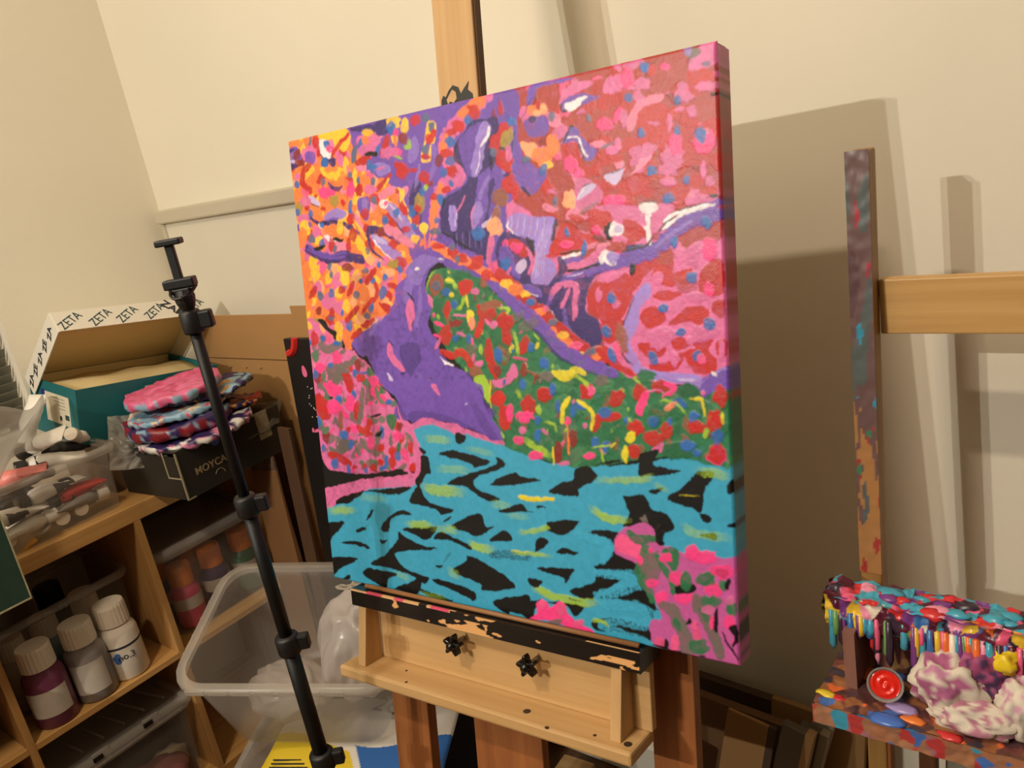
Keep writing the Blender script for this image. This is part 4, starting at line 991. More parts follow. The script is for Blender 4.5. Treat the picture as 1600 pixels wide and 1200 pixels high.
d Y 1 0 -119;497,2312 42,26
d PE 1 0 -148.2;387,2153 46,35
d LP 1 0 129.9;48,2251 25,24
d O 1 0 141.1;544,2022 38,25
d HPs 1 0 135.7;744,1794 22,14
d O 1 0 114;592,2520 39,20
d P 1 0 -117.9;394,2202 27,19
d R 1 0 -162.9;109,2278 51,38
d LP 1 0 136.4;910,2208 27,14
d HPs 1 0 -119.6;121,1937 33,22
d P 1 0 -148.8;860,2098 33,16
d LP 1 0 -122.1;6,2333 28,15
d P 1 0 98.4;982,2185 29,15
d LP 1 0 -143.6;554,2089 39,21
d Y 1 0 -95.1;577,1786 42,24
d Y 1 0 -130.8;501,2259 38,23
d P 1 0 -136;454,2324 48,25
d Y 1 0 163.7;144,1925 35,25
d O 1 0 -138.1;233,2360 34,25
d Y 1 0 -141.3;414,2343 30,18
d Y 1 0 -137.6;562,1925 45,25
d O 1 0 -147.8;503,2193 42,17
d Y 1 0 84.5;11,1798 46,42
d O 1 0 -151.4;340,1697 44,25
d P 1 0 107.6;177,2288 44,34
d PE 1 0 157.7;485,1756 31,23
d PE 1 0 -128.7;337,1922 50,30
d Y 1 0 -142.9;89,1859 37,26
d Y 1 0 -167.6;325,2046 47,40
d PE 1 0 95.9;445,2272 37,30
d O 1 0 -166.6;58,2053 54,44
d Y 1 0 147.7;461,2335 35,30
d P 1 0 -96.6;457,2033 40,29
d P 1 0 148.7;773,1973 30,24
d Y 1 0 -137;488,2006 41,24
d PE 1 0 -127.4;715,1825 41,26
d PE 1 0 -12.2;298,2046 48,41
d PE 1 0 117;150,1691 37,27
d PE 1 0 -125;304,2031 42,29
d P 1 0 -159.4;315,1696 59,38
d PE 1 0 -168.4;510,1991 30,27
d O 1 0 -149.5;640,1804 49,29
d Y 1 0 -140.2;457,1601 35,27
d O 1 0 148.6;190,2097 46,35
d P 1 0 100.7;899,2010 34,27
d PE 1 0 93.7;585,1929 29,16
d Y 1 0 141.8;306,2119 31,18
d PE 1 0 -27;645,2385 39,33
d Y 1 0 122.1;410,2378 34,30
d O 1 0 -161.2;151,1946 45,36
d Y 1 0 -144.5;310,1646 30,15
d Y 1 0 91.9;553,2180 43,33
d P 1 0 -145.4;273,2236 55,31
d PE 1 0 91.9;167,1947 42,37
d Y 1 0 -155.9;516,2220 42,26
d Y 1 0 -148.8;174,2145 44,21
d O 1 0 131.2;771,2235 30,25
d Y 1 0 128.1;468,1672 48,24
d Y 1 0 101.2;270,1830 39,23
d Y 1 0 -95.2;620,1717 26,18
d P 1 0 -153.7;748,2070 42,30
d PE 1 0 -136.7;452,1847 46,29
d P 1 0 153.5;731,1929 43,34
d PE 1 0 90.7;472,1974 35,30
d PE 1 0 -156;588,2434 46,34
d Y 1 0 152;23,1704 35,26
d O 1 0 120.4;156,1931 36,20
d PE 1 0 -109.6;527,1865 42,23
d Y 1 0 112.1;166,2107 32,27
d Y 1 0 -150;189,2240 46,23
d O 1 0 -132.3;575,2276 26,16
d PE 1 0 103.8;557,2359 28,23
d Y 1 0 -98.1;343,1958 25,21
d Y 1 0 153.5;402,2061 56,39
d GY2 0.9 0 -140.2;289,1231 47,15
d GY 0.9 0 -132.4;182,1388 54,22
d GY2 0.9 0 135.2;204,958 52,24
d GY 0.9 0 118.6;491,1109 37,30
d GY 0.9 0 90.5;182,1377 34,23
d GY 0.9 0 146;489,838 37,20
d GY2 0.9 0 149.7;298,1223 40,22
d GY2 0.9 0 -136.9;562,1030 35,11
d GY2 0.9 0 163.8;497,822 50,34
d GY 0.9 0 -141.6;506,1239 51,27
d GY 0.9 0 -141.8;82,1540 37,12
d GY 0.9 0 -102.7;735,1067 33,15
d GY2 0.9 0 -124;100,1307 31,28
d GY 0.9 0 -138;600,1283 40,18
d GY2 0.9 0 -142.5;37,1089 46,20
d GY2 0.9 0 91.3;124,870 48,37
d GY2 0.9 0 90.3;288,1217 32,19
d GY2 0.9 0 87.3;235,1213 40,24
d GY 0.9 0 -123.4;66,1160 52,23
d GY 0.9 0 -113.8;54,1576 41,29
d GY 0.9 0 -95.1;58,1327 35,22
d GY2 0.9 0 134.8;588,1113 34,24
d GY 0.9 0 -148.3;184,1088 50,16
d GY 0.9 0 -137.2;376,919 57,34
d GY2 0.9 0 -127.4;627,829 44,20
d GY 0.9 0 99.2;585,880 30,16
d GY 0.9 0 132;199,1077 45,23
d GY 0.9 0 -113;483,1001 33,19
d GY 0.9 0 -138.5;334,883 51,27
d GY 0.9 0 86.7;77,1311 33,24
d GY2 0.9 0 -136.3;232,927 42,19
d GY 0.9 0 -105.4;504,1294 44,27
d GY2 0.9 0 147.1;118,1441 42,16
d GY 0.9 0 -147.7;281,911 52,16
d GY 0.9 0 -125.8;57,864 40,19
d GY 0.9 0 -124.2;441,825 32,25
d GY 0.9 0 -106;392,813 37,18
d GY 0.9 0 89.2;353,1132 48,38
d GY2 0.9 0 139.6;251,1383 50,45
d GY2 0.9 0 -120.5;725,963 45,22
d GY 0.9 0 -149.2;770,993 36,13
d GY 0.9 0 154.5;160,888 42,19
d GY2 0.9 0 -113.4;563,1037 49,23
d GY 0.9 0 -146.3;179,1354 52,28
d GY2 0.9 0 81.3;779,955 42,39
d GY 0.9 0 -129.8;503,1334 37,16
d P 1 0 144.5;696,953 28,13
d R 1 0 160.1;484,802 33,29
d H 1 0 -111.5;714,1040 25,14
d R 1 0 10;720,1082 35,32
d GY2 1 0 -150.4;401,1483 38,22
d GY 1 0 -154;795,954 44,26
d HPs 1 0 147.7;454,1109 32,26
d GY2 1 0 -127.7;407,1382 21,10
d GY 1 0 -152.1;312,1535 34,18
d P 1 0 -114.4;192,1562 31,22
d GY 1 0 -140.4;225,1066 34,17
d H 1 0 -144.1;295,772 28,18
d GY 1 0 -141.8;733,980 33,14
d GY 1 0 -106.9;633,1297 31,16
d GY 1 0 -112.4;169,941 22,15
d GY 1 0 -99.2;854,866 24,16
d R 1 0 147.2;362,1431 37,22
d GY 1 0 0.1;540,797 34,30
d GY2 1 0 124.9;824,932 17,10
d GY 1 0 152.2;67,1502 28,21
d GY 1 0 -150.7;592,1049 22,10
d H 1 0 -122.7;557,1059 21,11
d GY 1 0 -147.1;179,905 41,22
d P 1 0 -1.7;208,1032 21,17
d GY 1 0 160.4;585,1217 20,10
d H 1 0 154.3;343,870 22,14
d R 1 0 163.7;670,1123 22,12
d GY2 1 0 -143;536,1354 25,16
d GY2 1 0 168.9;54,1046 43,23
d HPs 1 0 -156.3;662,920 36,15
d R 1 0 143.1;487,1094 33,20
d H 1 0 159.2;79,1048 24,10
d P 1 0 154.7;464,973 24,11
d LP 1 0 149.6;109,1056 19,16
d GY2 1 0 162.5;761,997 37,18
d R 1 0 167;455,1025 44,29
d HPs 1 0 162.6;798,842 28,15
d P 1 0 -117.9;298,1258 28,15
d GY 1 0 -12.6;539,1189 32,27
d HPs 1 0 154.6;187,1621 43,25
d GY 1 0 -125.6;549,1274 37,20
d HPs 1 0 135.6;313,980 27,19
d R 1 0 -143;107,1365 44,19
d GY2 1 0 170.3;147,1330 38,25
d HPs 1 0 -140.1;801,946 32,17
d LP 1 0 -145.7;463,1376 43,31
d GY 1 0 -148.2;142,1621 32,28
d H 1 0 -145.4;692,1006 43,30
d GY2 1 0 142.5;101,1385 22,12
d GY 1 0 -139.4;537,908 39,22
d R 1 0 -156.8;172,1366 27,13
d LP 1 0 -6.8;45,1460 37,31
d GY 1 0 -137.9;640,915 23,11
d GY 1 0 88.3;654,983 35,21
d GY 1 0 141;47,1032 36,27
d P 1 0 -159.3;516,1394 36,16
d HPs 1 0 -145.1;671,1102 36,18
d P 1 0 -156.6;179,1457 30,16
d H 1 0 -152;145,1013 40,22
d GY2 1 0 -152.6;549,1390 33,16
d GY2 1 0 141.1;623,807 17,15
d P 1 0 -129.8;533,799 30,19
d H 1 0 -148.7;284,963 39,30
d HPs 1 0 150.8;217,1094 27,12
d P 1 0 158.4;394,1213 24,12
d H 1 0 155.1;337,1047 36,31
d GY2 1 0 -155.2;425,1029 47,25
d GY2 1 0 -138.1;710,1215 27,19
d GY 1 0 166;752,883 21,13
d GY 1 0 164.4;255,1520 38,27
d LP 1 0 -136.2;755,983 30,26
d GY 1 0 141.7;533,1295 39,21
d GY2 1 0 -118.2;43,1067 21,18
d GY2 1 0 72;733,925 27,25
d HPs 1 0 2.7;347,1170 20,19
d HPs 1 0 -124.2;293,1036 27,17
d H 1 0 -124.6;253,1155 29,20
d R 1 0 91.9;336,1313 36,22
d H 1 0 -130;398,900 22,13
d R 1 0 175.1;551,936 43,33
d H 1 0 -143.7;133,1208 33,11
d P 1 0 15.5;160,1007 23,22
d R 1 0 -109.3;330,1436 27,15
d GY 1 0 -131.5;125,966 39,28
d GY2 1 0 152.8;387,824 29,18
d P 1 0 110;110,805 35,29
d P 1 0 -149.9;347,1369 40,26
d HPs 1 0 -139.8;171,1337 42,29
d GY 1 0 -141.8;526,1266 28,14
d HPs 1 0 150.2;281,1201 26,11
d GY 1 0 -149;178,1325 38,14
d GY 1 0 152.8;543,1212 22,16
d GY 1 0 123.9;274,1339 17,11
d LP 1 0 -152;341,1381 32,20
d GY2 1 0 -117.6;539,1104 22,18
d HPs 1 0 154.8;196,1431 44,26
d HPs 1 0 -4.2;235,879 32,27
d HPs 1 0 -123.1;581,1158 40,22
d LP 1 0 -119.8;337,1420 22,15
d GY2 1 0 131.5;564,916 29,20
d GY 1 0 -116.2;25,1182 26,19
d R 1 0 31.5;139,814 33,28
d LP 1 0 -104.1;634,910 35,20
d H 1 0 164.3;278,1133 37,24
d GY2 1 0 171;146,1242 48,28
d HPs 1 0 86;549,925 17,12
d H 1 0 145.6;657,793 38,22
d GY 1 0 88;555,782 21,17
d GY2 1 0 161.2;534,1411 36,24
d H 1 0 148.3;247,1177 24,18
d P 1 0 89.4;683,999 28,19
d R 1 0 -148;335,943 24,12
d H 1 0 163.3;743,924 34,24
d LP 1 0 137.3;746,958 24,12
d H 1 0 -134.2;736,843 24,14
d R 1 0 151.1;613,1346 39,25
d P 1 0 -115.3;49,849 37,19
d HPs 1 0 131.5;811,992 25,21
d HPs 1 0 -145.6;144,1520 23,14
d R 1 0 -148.6;289,1034 37,19
d G2 0.7 0 127.5;1225,1892 47,18
d GY2 0.7 0 124.9;2231,1006 44,16
d G2 0.7 0 136.8;1888,1404 47,33
d G2 0.7 0 -106.4;2172,1310 39,24
d GY2 0.7 0 121.9;2075,1169 41,21
d GL 0.7 0 124.8;1228,1663 48,34
d GY2 0.7 0 -149.7;1869,1181 38,15
d GL 0.7 0 -105.7;2504,1148 37,20
d GY2 0.7 0 152.1;1933,1098 61,38
d BR 0.7 0 -117.3;2163,1268 43,19
d GL 0.7 0 123.5;1431,1853 31,13
d GY2 0.7 0 118.4;1808,1059 30,17
d BR 0.7 0 107.3;1333,1519 48,28
d G2 0.7 0 -112.3;2645,1024 31,10
d G2 0.7 0 -107.9;1444,1677 34,18
d G2 0.7 0 -122;2759,1276 41,22
d BR 0.7 0 96.7;1932,1066 59,43
d GL 0.7 0 147.2;1206,1764 40,21
d G2 0.7 0 -140.1;2153,1410 62,18
d GL 0.7 0 -94.1;1581,1605 40,17
d BR 0.7 0 150.5;2446,1219 40,16
d G2 0.7 0 -118.9;1342,1396 32,15
d G2 0.7 0 -130.4;2042,1034 43,20
d BR 0.7 0 126.5;2604,1164 48,33
d GL 0.7 0 130.9;2009,1213 60,33
d GL 0.7 0 139.5;2540,1239 35,13
d GL 0.7 0 -116.9;1971,950 52,25
d G2 0.7 0 131.6;2290,1048 50,28
d BR 0.7 0 -155;1855,1545 68,21
d G2 0.7 0 -123.7;1964,1288 50,35
d GL 0.7 0 -130.9;1757,1394 35,21
d G2 0.7 0 -105.7;1118,1763 48,26
d G2 0.7 0 -141.5;2422,1067 51,21
d GL 0.7 0 -134.4;2039,1414 47,29
d G2 0.7 0 -123.7;2210,1175 33,16
d GL 0.7 0 152.2;2067,1390 55,36
d GL 0.7 0 -116.8;1245,1495 32,17
d GY2 0.7 0 -135;2047,1433 54,26
d G2 0.7 0 133;2053,1068 57,43
d GL 0.7 0 122.7;1950,1529 40,15
d BR 0.7 0 101.8;2492,1072 29,18
d GY2 0.7 0 -117.4;1962,1195 32,12
d GY2 0.7 0 132.8;1488,1221 65,33
d G2 0.7 0 -124.9;1679,1210 31,15
d GL 0.7 0 -146.7;1824,1427 43,13
d G2 0.7 0 141.1;1236,1694 68,29
d GL 0.7 0 -102.5;1864,1020 57,29
d GL 0.7 0 -119.4;2065,1451 39,13
d GL 0.7 0 122.3;2740,1327 47,27
d GL 0.7 0 125.2;1855,1015 48,29
d G2 0.7 0 -128.7;1303,1811 32,24
d GL 0.7 0 158.8;1927,1270 39,27
d BR 0.7 0 -96.7;1558,1500 51,29
d GL 0.7 0 -141;2037,1257 67,23
d GL 0.7 0 -120.2;2800,1013 52,15
d GY2 0.7 0 -128.6;1605,1797 32,22
d GY2 0.7 0 120;1650,1713 38,16
d GL 0.7 0 133;1440,1620 33,18
d G2 0.7 0 -129.8;1519,1352 52,29
d BR 0.7 0 -97.1;2573,1082 45,27
d GL 0.7 0 -106.1;2693,1217 42,26
d G2 0.7 0 146.6;2670,1281 45,16
d GY2 0.7 0 -112.8;2247,996 40,21
d GL 0.7 0 146.3;2246,1270 42,22
d G2 0.7 0 -120.4;2720,1085 28,9
d BR 0.7 0 86.2;1572,1199 36,24
d BR 0.7 0 118.9;1446,1336 40,30
d BR 0.7 0 -95.6;1184,1699 53,26
d G2 0.7 0 -150.4;1957,1174 70,23
d GY2 0.7 0 95.5;1940,1119 59,48
d GL 0.7 0 -96.5;2695,1053 27,10
d GY2 0.7 0 131.5;2660,1261 31,15
d BR 0.7 0 106.4;2755,1284 35,13
d GL 0.7 0 149.6;1664,1084 29,20
d GL 0.7 0 143.7;2719,1254 50,22
d GY2 0.7 0 -140.6;1806,1060 35,18
d GL 0.7 0 111.1;2309,1316 30,16
d GL 0.7 0 -113.2;2481,1178 40,24
d BR 0.7 0 -141.3;2690,1043 44,13
d GL 0.7 0 -146.1;1866,1327 36,16
d GY2 0.7 0 117.2;1551,1188 51,35
d GY2 0.7 0 91.3;1425,1806 35,23
d G2 0.7 0 145.6;1704,1172 45,18
d GL 0.7 0 98.8;1563,1699 47,35
d GL 0.7 0 -98.6;1879,1420 40,27
d G2 0.7 0 -112.4;2505,1119 29,13
d GY2 0.7 0 -106.4;1313,1525 57,48
d G2 0.7 0 -98.2;1985,1497 53,22
d BR 0.7 0 -140.5;2324,1019 55,30
d GL 0.7 0 113.4;2256,1419 39,15
d G2 0.7 0 88.6;1557,1132 28,14
d GY2 0.7 0 -99.7;2769,1318 51,26
d GY2 0.7 0 109.4;1524,1524 41,16
d GL 0.7 0 -100.4;1879,1258 34,23
d G2 0.7 0 -142.9;1657,1105 43,15
d BR 0.7 0 -106.8;2205,1056 44,14
d GY2 0.7 0 -144.9;1867,1229 38,22
d GL 0.7 0 143.8;1820,1617 35,12
d G2 0.7 0 -129.8;1862,1047 52,22
d BR 0.7 0 102.7;1652,1122 31,18
d GY2 0.7 0 -113.5;1754,1029 31,13
d GL 0.7 0 -128.8;1874,1571 45,18
d GL 0.7 0 122.2;2446,1051 44,15
d GY2 0.7 0 -144.3;1960,979 69,36
d G2 0.7 0 131.4;1499,1053 46,18
d GL 0.7 0 96;1220,1954 48,23
d G2 0.7 0 -96.1;1303,1908 50,22
d BR 0.7 0 -102.5;1538,1532 50,24
d GL 0.7 0 -102.8;2483,1203 50,21
d G2 0.7 0 124.6;1784,1197 34,15
d GL 0.7 0 -152.4;1587,1007 43,16
d GL 0.7 0 -138.3;2543,1305 59,16
d GL 0.7 0 149.9;1529,1499 46,18
d GL 0.7 0 -138;2193,1123 36,14
d G2 0.7 0 103.6;2480,1025 28,18
d GL 0.7 0 -130.4;1124,1621 35,11
d GY2 0.7 0 127.8;2696,1160 47,30
d G2 0.7 0 -102.5;1209,1881 43,20
d GY2 0.7 0 151.8;2534,1313 37,15
d GL 0.7 0 -146.3;2120,1307 63,30
d G2 0.7 0 -143.7;1444,1905 47,19
d GL 0.7 0 -121.2;1681,1331 53,37
d G2 0.7 0 154.3;1836,1086 59,32
d G2 0.7 0 -115.2;2779,1163 31,19
d GL 0.7 0 115.3;1840,1490 55,36
d G2 0.7 0 153.6;1571,1561 46,21
d GY2 0.7 0 -140.2;1506,1159 66,37
d G2 0.7 0 151;1788,1583 59,29
d GL 0.7 0 -140.6;2418,1183 45,24
d GL 0.7 0 -127.6;2284,1171 29,19
d GY 0.85 0 143.7;1241,1720 28,12
d HPs 0.85 0 142.7;2140,1051 15,6
d YL 0.85 0 -118.5;1605,1541 24,14
d LI 0.85 0 -117.5;1802,1102 13,5
d P 0.85 0 -101.1;2023,1295 22,12
d DR 0.85 0 92.1;1953,1360 16,10
d DR 0.85 0 -145.6;1361,1332 22,10
d LI 0.85 0 -140.8;1489,1815 20,11
d GY 0.85 0 92.9;1713,1015 15,7
d P 0.85 0 134.8;1784,1096 23,13
d P 0.85 0 140.3;2722,1127 9,4
d YL 0.85 0 95.6;1403,1513 14,8
d LI 0.85 0 133.8;1249,1913 23,8
d YL 0.85 0 135.7;1218,1972 14,7
d HPs 0.85 0 -137.4;1677,1626 17,6
d LI 0.85 0 -119.2;2035,1472 12,4
d LI 0.85 0 -92.8;2280,1234 16,9
d GY 0.85 0 131.6;1855,1587 14,5
d YL 0.85 0 -140.9;2188,1045 21,8
d GY 0.85 0 105.5;2452,1353 19,10
d B 0.85 0 -139.8;1824,1424 14,6
d GY 0.85 0 135;2425,1039 21,12
d DR 0.85 0 -111.1;1872,1194 22,11
d LI 0.85 0 100.2;2761,1192 12,5
d B 0.85 0 98.3;2760,1134 13,6
d GY 0.85 0 -98;2335,1365 18,9
d B 0.85 0 117.1;1612,1529 12,9
d HPs 0.85 0 -132.5;1575,1712 15,6
d LI 0.85 0 96.4;2186,1121 14,9
d LI 0.85 0 129;2288,1175 22,13
d HPs 0.85 0 -113.5;2219,1265 11,5
d DR 0.85 0 -118.3;1621,1374 13,8
d DR 0.85 0 133.7;2703,1120 16,11
d P 0.85 0 98.3;2709,1349 14,6
d GY 0.85 0 -138;1891,1156 13,4
d GY 0.85 0 -96.9;1383,1291 15,10
d P 0.85 0 118.9;2120,1011 23,10
d HPs 0.85 0 -112.8;1442,1834 17,10
d DR 0.85 0 -143.2;1848,993 21,9
d P 0.85 0 114.1;1664,1254 17,11
d LI 0.85 0 100.6;2020,1470 14,5
d LI 0.85 0 121.8;2370,1331 11,4
d LI 0.85 0 -119.9;2235,989 12,7
d P 0.85 0 -95;1279,1640 12,8
d YL 0.85 0 -109.4;2144,1016 21,9
d DR 0.85 0 -148.3;1150,1841 25,7
d P 0.85 0 -111.8;2057,1462 17,7
d B 0.85 0 108.3;2501,1181 18,9
d LI 0.85 0 -114.3;1861,1448 20,10
d DR 0.85 0 -117.8;1736,1363 22,12
d P 0.85 0 -98.6;1776,1369 13,8
d GY 0.85 0 149.8;1358,1551 27,16
d LI 0.85 0 -124.6;1910,1108 16,9
d LI 0.85 0 118.3;2435,1375 17,6
d LI 0.85 0 124.2;1497,1068 23,13
d YL 0.85 0 92.6;2702,1214 19,11
d DR 0.85 0 92.5;1386,1825 20,15
d P 0.85 0 96.7;1607,1157 15,7
d GY 0.85 0 -118.1;2071,1343 16,8
d HPs 0.85 0 -134.3;1520,1854 23,8
d HPs 0.85 0 -135.2;1889,1041 24,12
d HPs 0.85 0 -94.9;2787,1343 16,5
d GY 0.85 0 -116.8;1695,973 20,9
d GY 0.85 0 97.6;1203,1638 19,13
d HPs 0.85 0 143.5;1787,1639 13,5
d GY 0.85 0 143.8;1718,1218 23,8
d HPs 0.85 0 132.7;2376,1268 13,8
d LI 0.85 0 99.6;1114,1723 24,13
d HPs 0.85 0 114.6;1689,1458 12,8
d HPs 0.85 0 113.1;2734,1091 9,5
d HPs 0.85 0 -113.2;2476,1306 22,12
d DR 0.85 0 -104;2218,1145 12,7
d P 0.85 0 -117.7;2760,1336 15,5
d GY 0.85 0 -120.3;1818,971 12,6
d B 0.85 0 97.6;2113,1296 18,7
d YL 0.85 0 104;1566,1767 14,5
d LI 0.85 0 101.2;1286,1425 19,11
d LI 0.85 0 134.8;1447,1458 20,11
d YL 0.85 0 -129.3;1774,1558 24,12
d P 0.85 0 -121.5;1971,1267 17,9
d P 0.85 0 -98.7;1561,1759 19,8
d YL 0.85 0 114.5;1404,1638 23,16
d P 0.85 0 -96.1;2173,1049 13,7
d DR 0.85 0 93.7;2710,1286 9,5
d LI 0.85 0 138.1;2253,1327 17,8
d GY 0.85 0 -136.4;2042,1407 23,13
d GY 0.85 0 -125.2;1613,1309 18,5
d LI 0.85 0 -140.4;1694,1444 15,8
d DR 0.85 0 -128.5;2042,1182 13,7
d LI 0.85 0 -116.1;2809,1334 13,6
g V 1 1 0;547,2877 872,2872 1246,2871 1586,2870 1739,2842 1694,2326 1537,2344 1478,2013 1344,2062 1271,2138 1183,2186 1109,2184 1031,2256 972,2407 996,2517 984,2607 1017,2698 980,2759 804,2778 718,2825 575,2814
g DV 1 1 0;781,2867 905,2867 877,2823 851,2787 782,2782 718,2825
g DV 1 1 0;989,2454 1060,2509 1060,2317 1031,2256 967,2359
g DV 1 1 0;557,2863 652,2860 745,2853 695,2828 601,2835
g LV 0.6 1 0;1043,2742 1080,2689 1050,2614 994,2598 989,2646
s LV 0.5 0 7.7;1068,2580 1049,2511 1023,2466
s LV 0.3 0 10;1183,2673 1184,2580 1143,2499
s P 1 0 23.2;1567,2859 1468,2818 1396,2778 1311,2723 1264,2661 1277,2590 1325,2522 1331,2475 1253,2454 1185,2399 1144,2309 1132,2198
s O 1 0 16.5;1538,2850 1439,2815 1388,2801
s O 1 0 11.1;1300,2717 1254,2663 1249,2610
s O 1 0 15.3;1210,2443 1171,2369 1144,2309 1127,2199
d R 1 0 162.3;1475,2794 46,37
d R 1 0 168.1;1363,2741 51,34
d R 1 0 169.1;1316,2719 34,21
d R 1 0 171;1269,2614 52,28
d R 1 0 171;1290,2519 44,31
d R 1 0 172.8;1249,2423 37,21
d R 1 0 173.2;1153,2395 33,22
d R 1 0 175.7;1196,2303 14,13
d R 1 0 169.5;1449,2825 27,10
d DR 1 0 87.8;1210,2584 35,29
d DR 1 0 172;1140,2468 24,18
d B 1 0 118.5;1432,2753 35,22
d B 1 0 149;1301,2671 35,32
d B 1 0 170.5;1285,2570 32,22
d B 1 0 102;1239,2518 26,25
d B 1 0 85.9;1283,2450 22,17
d B 1 0 129.4;1208,2373 39,30
d B 1 0 67.4;1160,2267 18,18
d GB 1 0 175.3;1143,2205 42,23
g DV 1 1 0;1461,2752 1556,2751 1712,2740 1707,2472 1630,2437 1571,2400 1521,2270 1516,2118 1478,2021 1396,2081 1318,2103 1252,2156 1186,2209 1197,2319 1234,2378 1329,2414 1404,2466 1361,2532 1326,2576 1322,2637 1377,2690
g V 1 1 0;1376,2683 1459,2730 1555,2736 1579,2696 1535,2621 1500,2559 1484,2486 1415,2472 1373,2554 1352,2633
s LV 1 0 17.7;1544,2716 1503,2641 1481,2562 1450,2490
s W 1 0 4.6;1567,2709 1553,2663 1501,2615
s W 1 0 1.9;1493,2605 1481,2539 1455,2482
s V 1 0 20.2;1599,2501 1519,2451 1494,2394 1476,2305 1448,2216
s LV 0.6 0 7.1;1538,2449 1494,2394 1471,2351
s LV 1 0 14.9;1279,2318 1279,2216
s LA 1 0 2.5;1303,2300 1292,2223
g LV 1 1 0;1430,2325 1479,2335 1483,2274 1459,2230 1412,2196 1401,2259
s P 1 0 2.4;1434,2321 1401,2259 1412,2200
s P 1 0 3.4;1376,2377 1330,2321 1303,2300
g P 1 1 0;1510,2149 1540,2169 1536,2070 1501,2004 1478,2021
s LA 1 0 7.6;1580,2294 1546,2237 1476,2206
s W 1 0 2.4;1580,2294 1556,2244
s K 0.7 0 3.5;1277,2193 1277,2098
s LV 0.6 0 1.7;1294,2184 1290,2105
s DV 0.7 0 3.5;1317,2189 1317,2095
s LV 0.6 0 1.7;1334,2180 1330,2102
s K 0.7 0 3.4;1366,2185 1367,2091
s LV 0.6 0 1.7;1383,2176 1380,2098
s DV 0.7 0 3.4;1406,2181 1407,2088
s LV 0.6 0 1.7;1423,2172 1419,2095
s K 0.7 0 3.4;1445,2178 1445,2085
s LV 0.6 0 1.7;1461,2169 1458,2092
s K 0.8 0 4;1185,2201 1253,2164 1330,2118 1396,2081
s K 0.8 0 4.4;1338,2650 1317,2585 1362,2540
s K 1 0 4;1234,2378 1209,2333
s V 1 0 14;1615,2469 1588,2383 1564,2326
s LV 0.7 0 9.2;1647,2626 1630,2541 1637,2466
d DR 1 0 90.3;1625,2783 49,36
d R 1 0 164.7;1670,2674 42,33
d R 1 0 67.6;1600,2619 50,42
d R 1 0 142.8;1647,2516 56,47
d R 1 0 171.5;1668,2396 62,42
d BR 1 0 160.3;1603,2336 53,51
d BR 1 0 71;1566,2243 60,30
d PE 1 0 174.6;1552,2191 59,47
d GB 1 0 152.4;1583,2577 27,25
d GB 1 0 94.9;1697,2728 25,20
d K 0.8 0 85.3;1564,2528 38,17
d K 0.8 0 52.7;1663,2602 42,31
d B 1 0 175.4;1448,2166 50,37
d B 1 0 94.5;1700,2705 25,20
g Y 1 1 0;298,2882 532,2858 548,2793 491,2734 424,2786 392,2825 304,2830
g W 1 1 0;288,2832 366,2822 410,2780 395,2739 357,2715 303,2739 281,2781
g LP 1 1 0;353,2822 408,2806 404,2755 361,2787
s DV 1 0 4;279,2765 314,2721 369,2709 405,2738
d B 1 0 170.3;350,2801 29,24
d H 1 0 171.4;377,2767 36,24
s R 1 0 7.4;547,2835 475,2796 419,2753 378,2725
s R 1 0 14.1;253,2855 261,2802 270,2757
d GB 1 0 81.8;205,2836 37,22
s Y 1 0 12;124,2857 132,2777
d P 1 0 172;191,2768 74,49
d P 1 0 172.3;159,2729 60,30
d P 1 0 163.6;642,2779 40,37
d O 1 0 171.5;69,2848 76,30
d O 1 0 174.7;208,2617 74,60
d O 1 0 81.9;176,2849 39,30
g V 1 1 0;-4,2814 79,2824 118,2770 119,2734 64,2724 -11,2726
s LA 1 0 5.5;-1,2747 76,2734
g DV 1 1 0;-3,2729 89,2714 88,2702 -2,2693
s K 1 0 3;-5,2807 57,2812
d V 1 0 172.6;193,2742 53,42
d DR 1 0 46.4;79,2776 41,28
d DR 1 0 172.7;98,2724 45,28
g B 1 1 0;304,2726 342,2721 338,2670 286,2677
g DV 1 1 0;348,2712 416,2711 394,2658 353,2685
s Y 1 0 9.7;148,2704 203,2670 104,2630 85,2597
s R 1 0 10.9;187,2699 123,2672 100,2604 146,2554
s R 1 0 8.9;370,2622 287,2624 243,2586 223,2536 201,2499
g Y 1 1 0;281,2669 454,2646 485,2599 431,2563 384,2586 300,2623
d O 1 0 173.2;471,2584 56,39
d O 1 0 172.5;367,2649 71,19
s Y 1 0 6.2;483,2676 487,2616
s P 1 0 14.2;440,2724 458,2671
d GB 1 0 80.7;288,2585 32,23
d B 1 0 83.2;638,2754 41,24
d B 1 0 83.7;757,2720 42,26
g GB 1 1 0;566,2752 604,2743 582,2671 541,2668
d O 1 0 169.1;700,2778 59,46
d P 1 0 171.5;681,2715 80,37
d P 1 0 169.9;751,2762 52,37
s R 1 0 12.3;853,2763 822,2719 793,2686
d Y 1 0 168.1;902,2843 57,40
d Y 1 0 86.1;986,2810 45,32
d Y 1 0 170.9;693,2816 53,19
d B 1 0 164.9;881,2811 38,32
d R 1 0 166.9;1063,2825 40,30
d GB 1 0 101.5;1142,2820 28,26
g Y 1 1 0;1156,2802 1210,2781 1189,2680 1124,2706 1135,2759
d GB 1 0 89.8;1178,2767 32,26
d R 1 0 119;1190,2734 27,25
d R 1 0 164.2;1156,2709 36,31
s Y 1 0 5;1123,2698 1087,2609 1144,2597 1157,2669
d GB 1 0 96.6;1116,2656 32,30
d R 1 0 171.7;1115,2621 42,16
d H 1 0 162.4;917,2781 25,22
s O 1 0 6.8;904,2763 908,2710
d DR 1 0 167.3;965,2742 40,32
s LI 1 0 7.2;1004,2732 1004,2684 963,2702
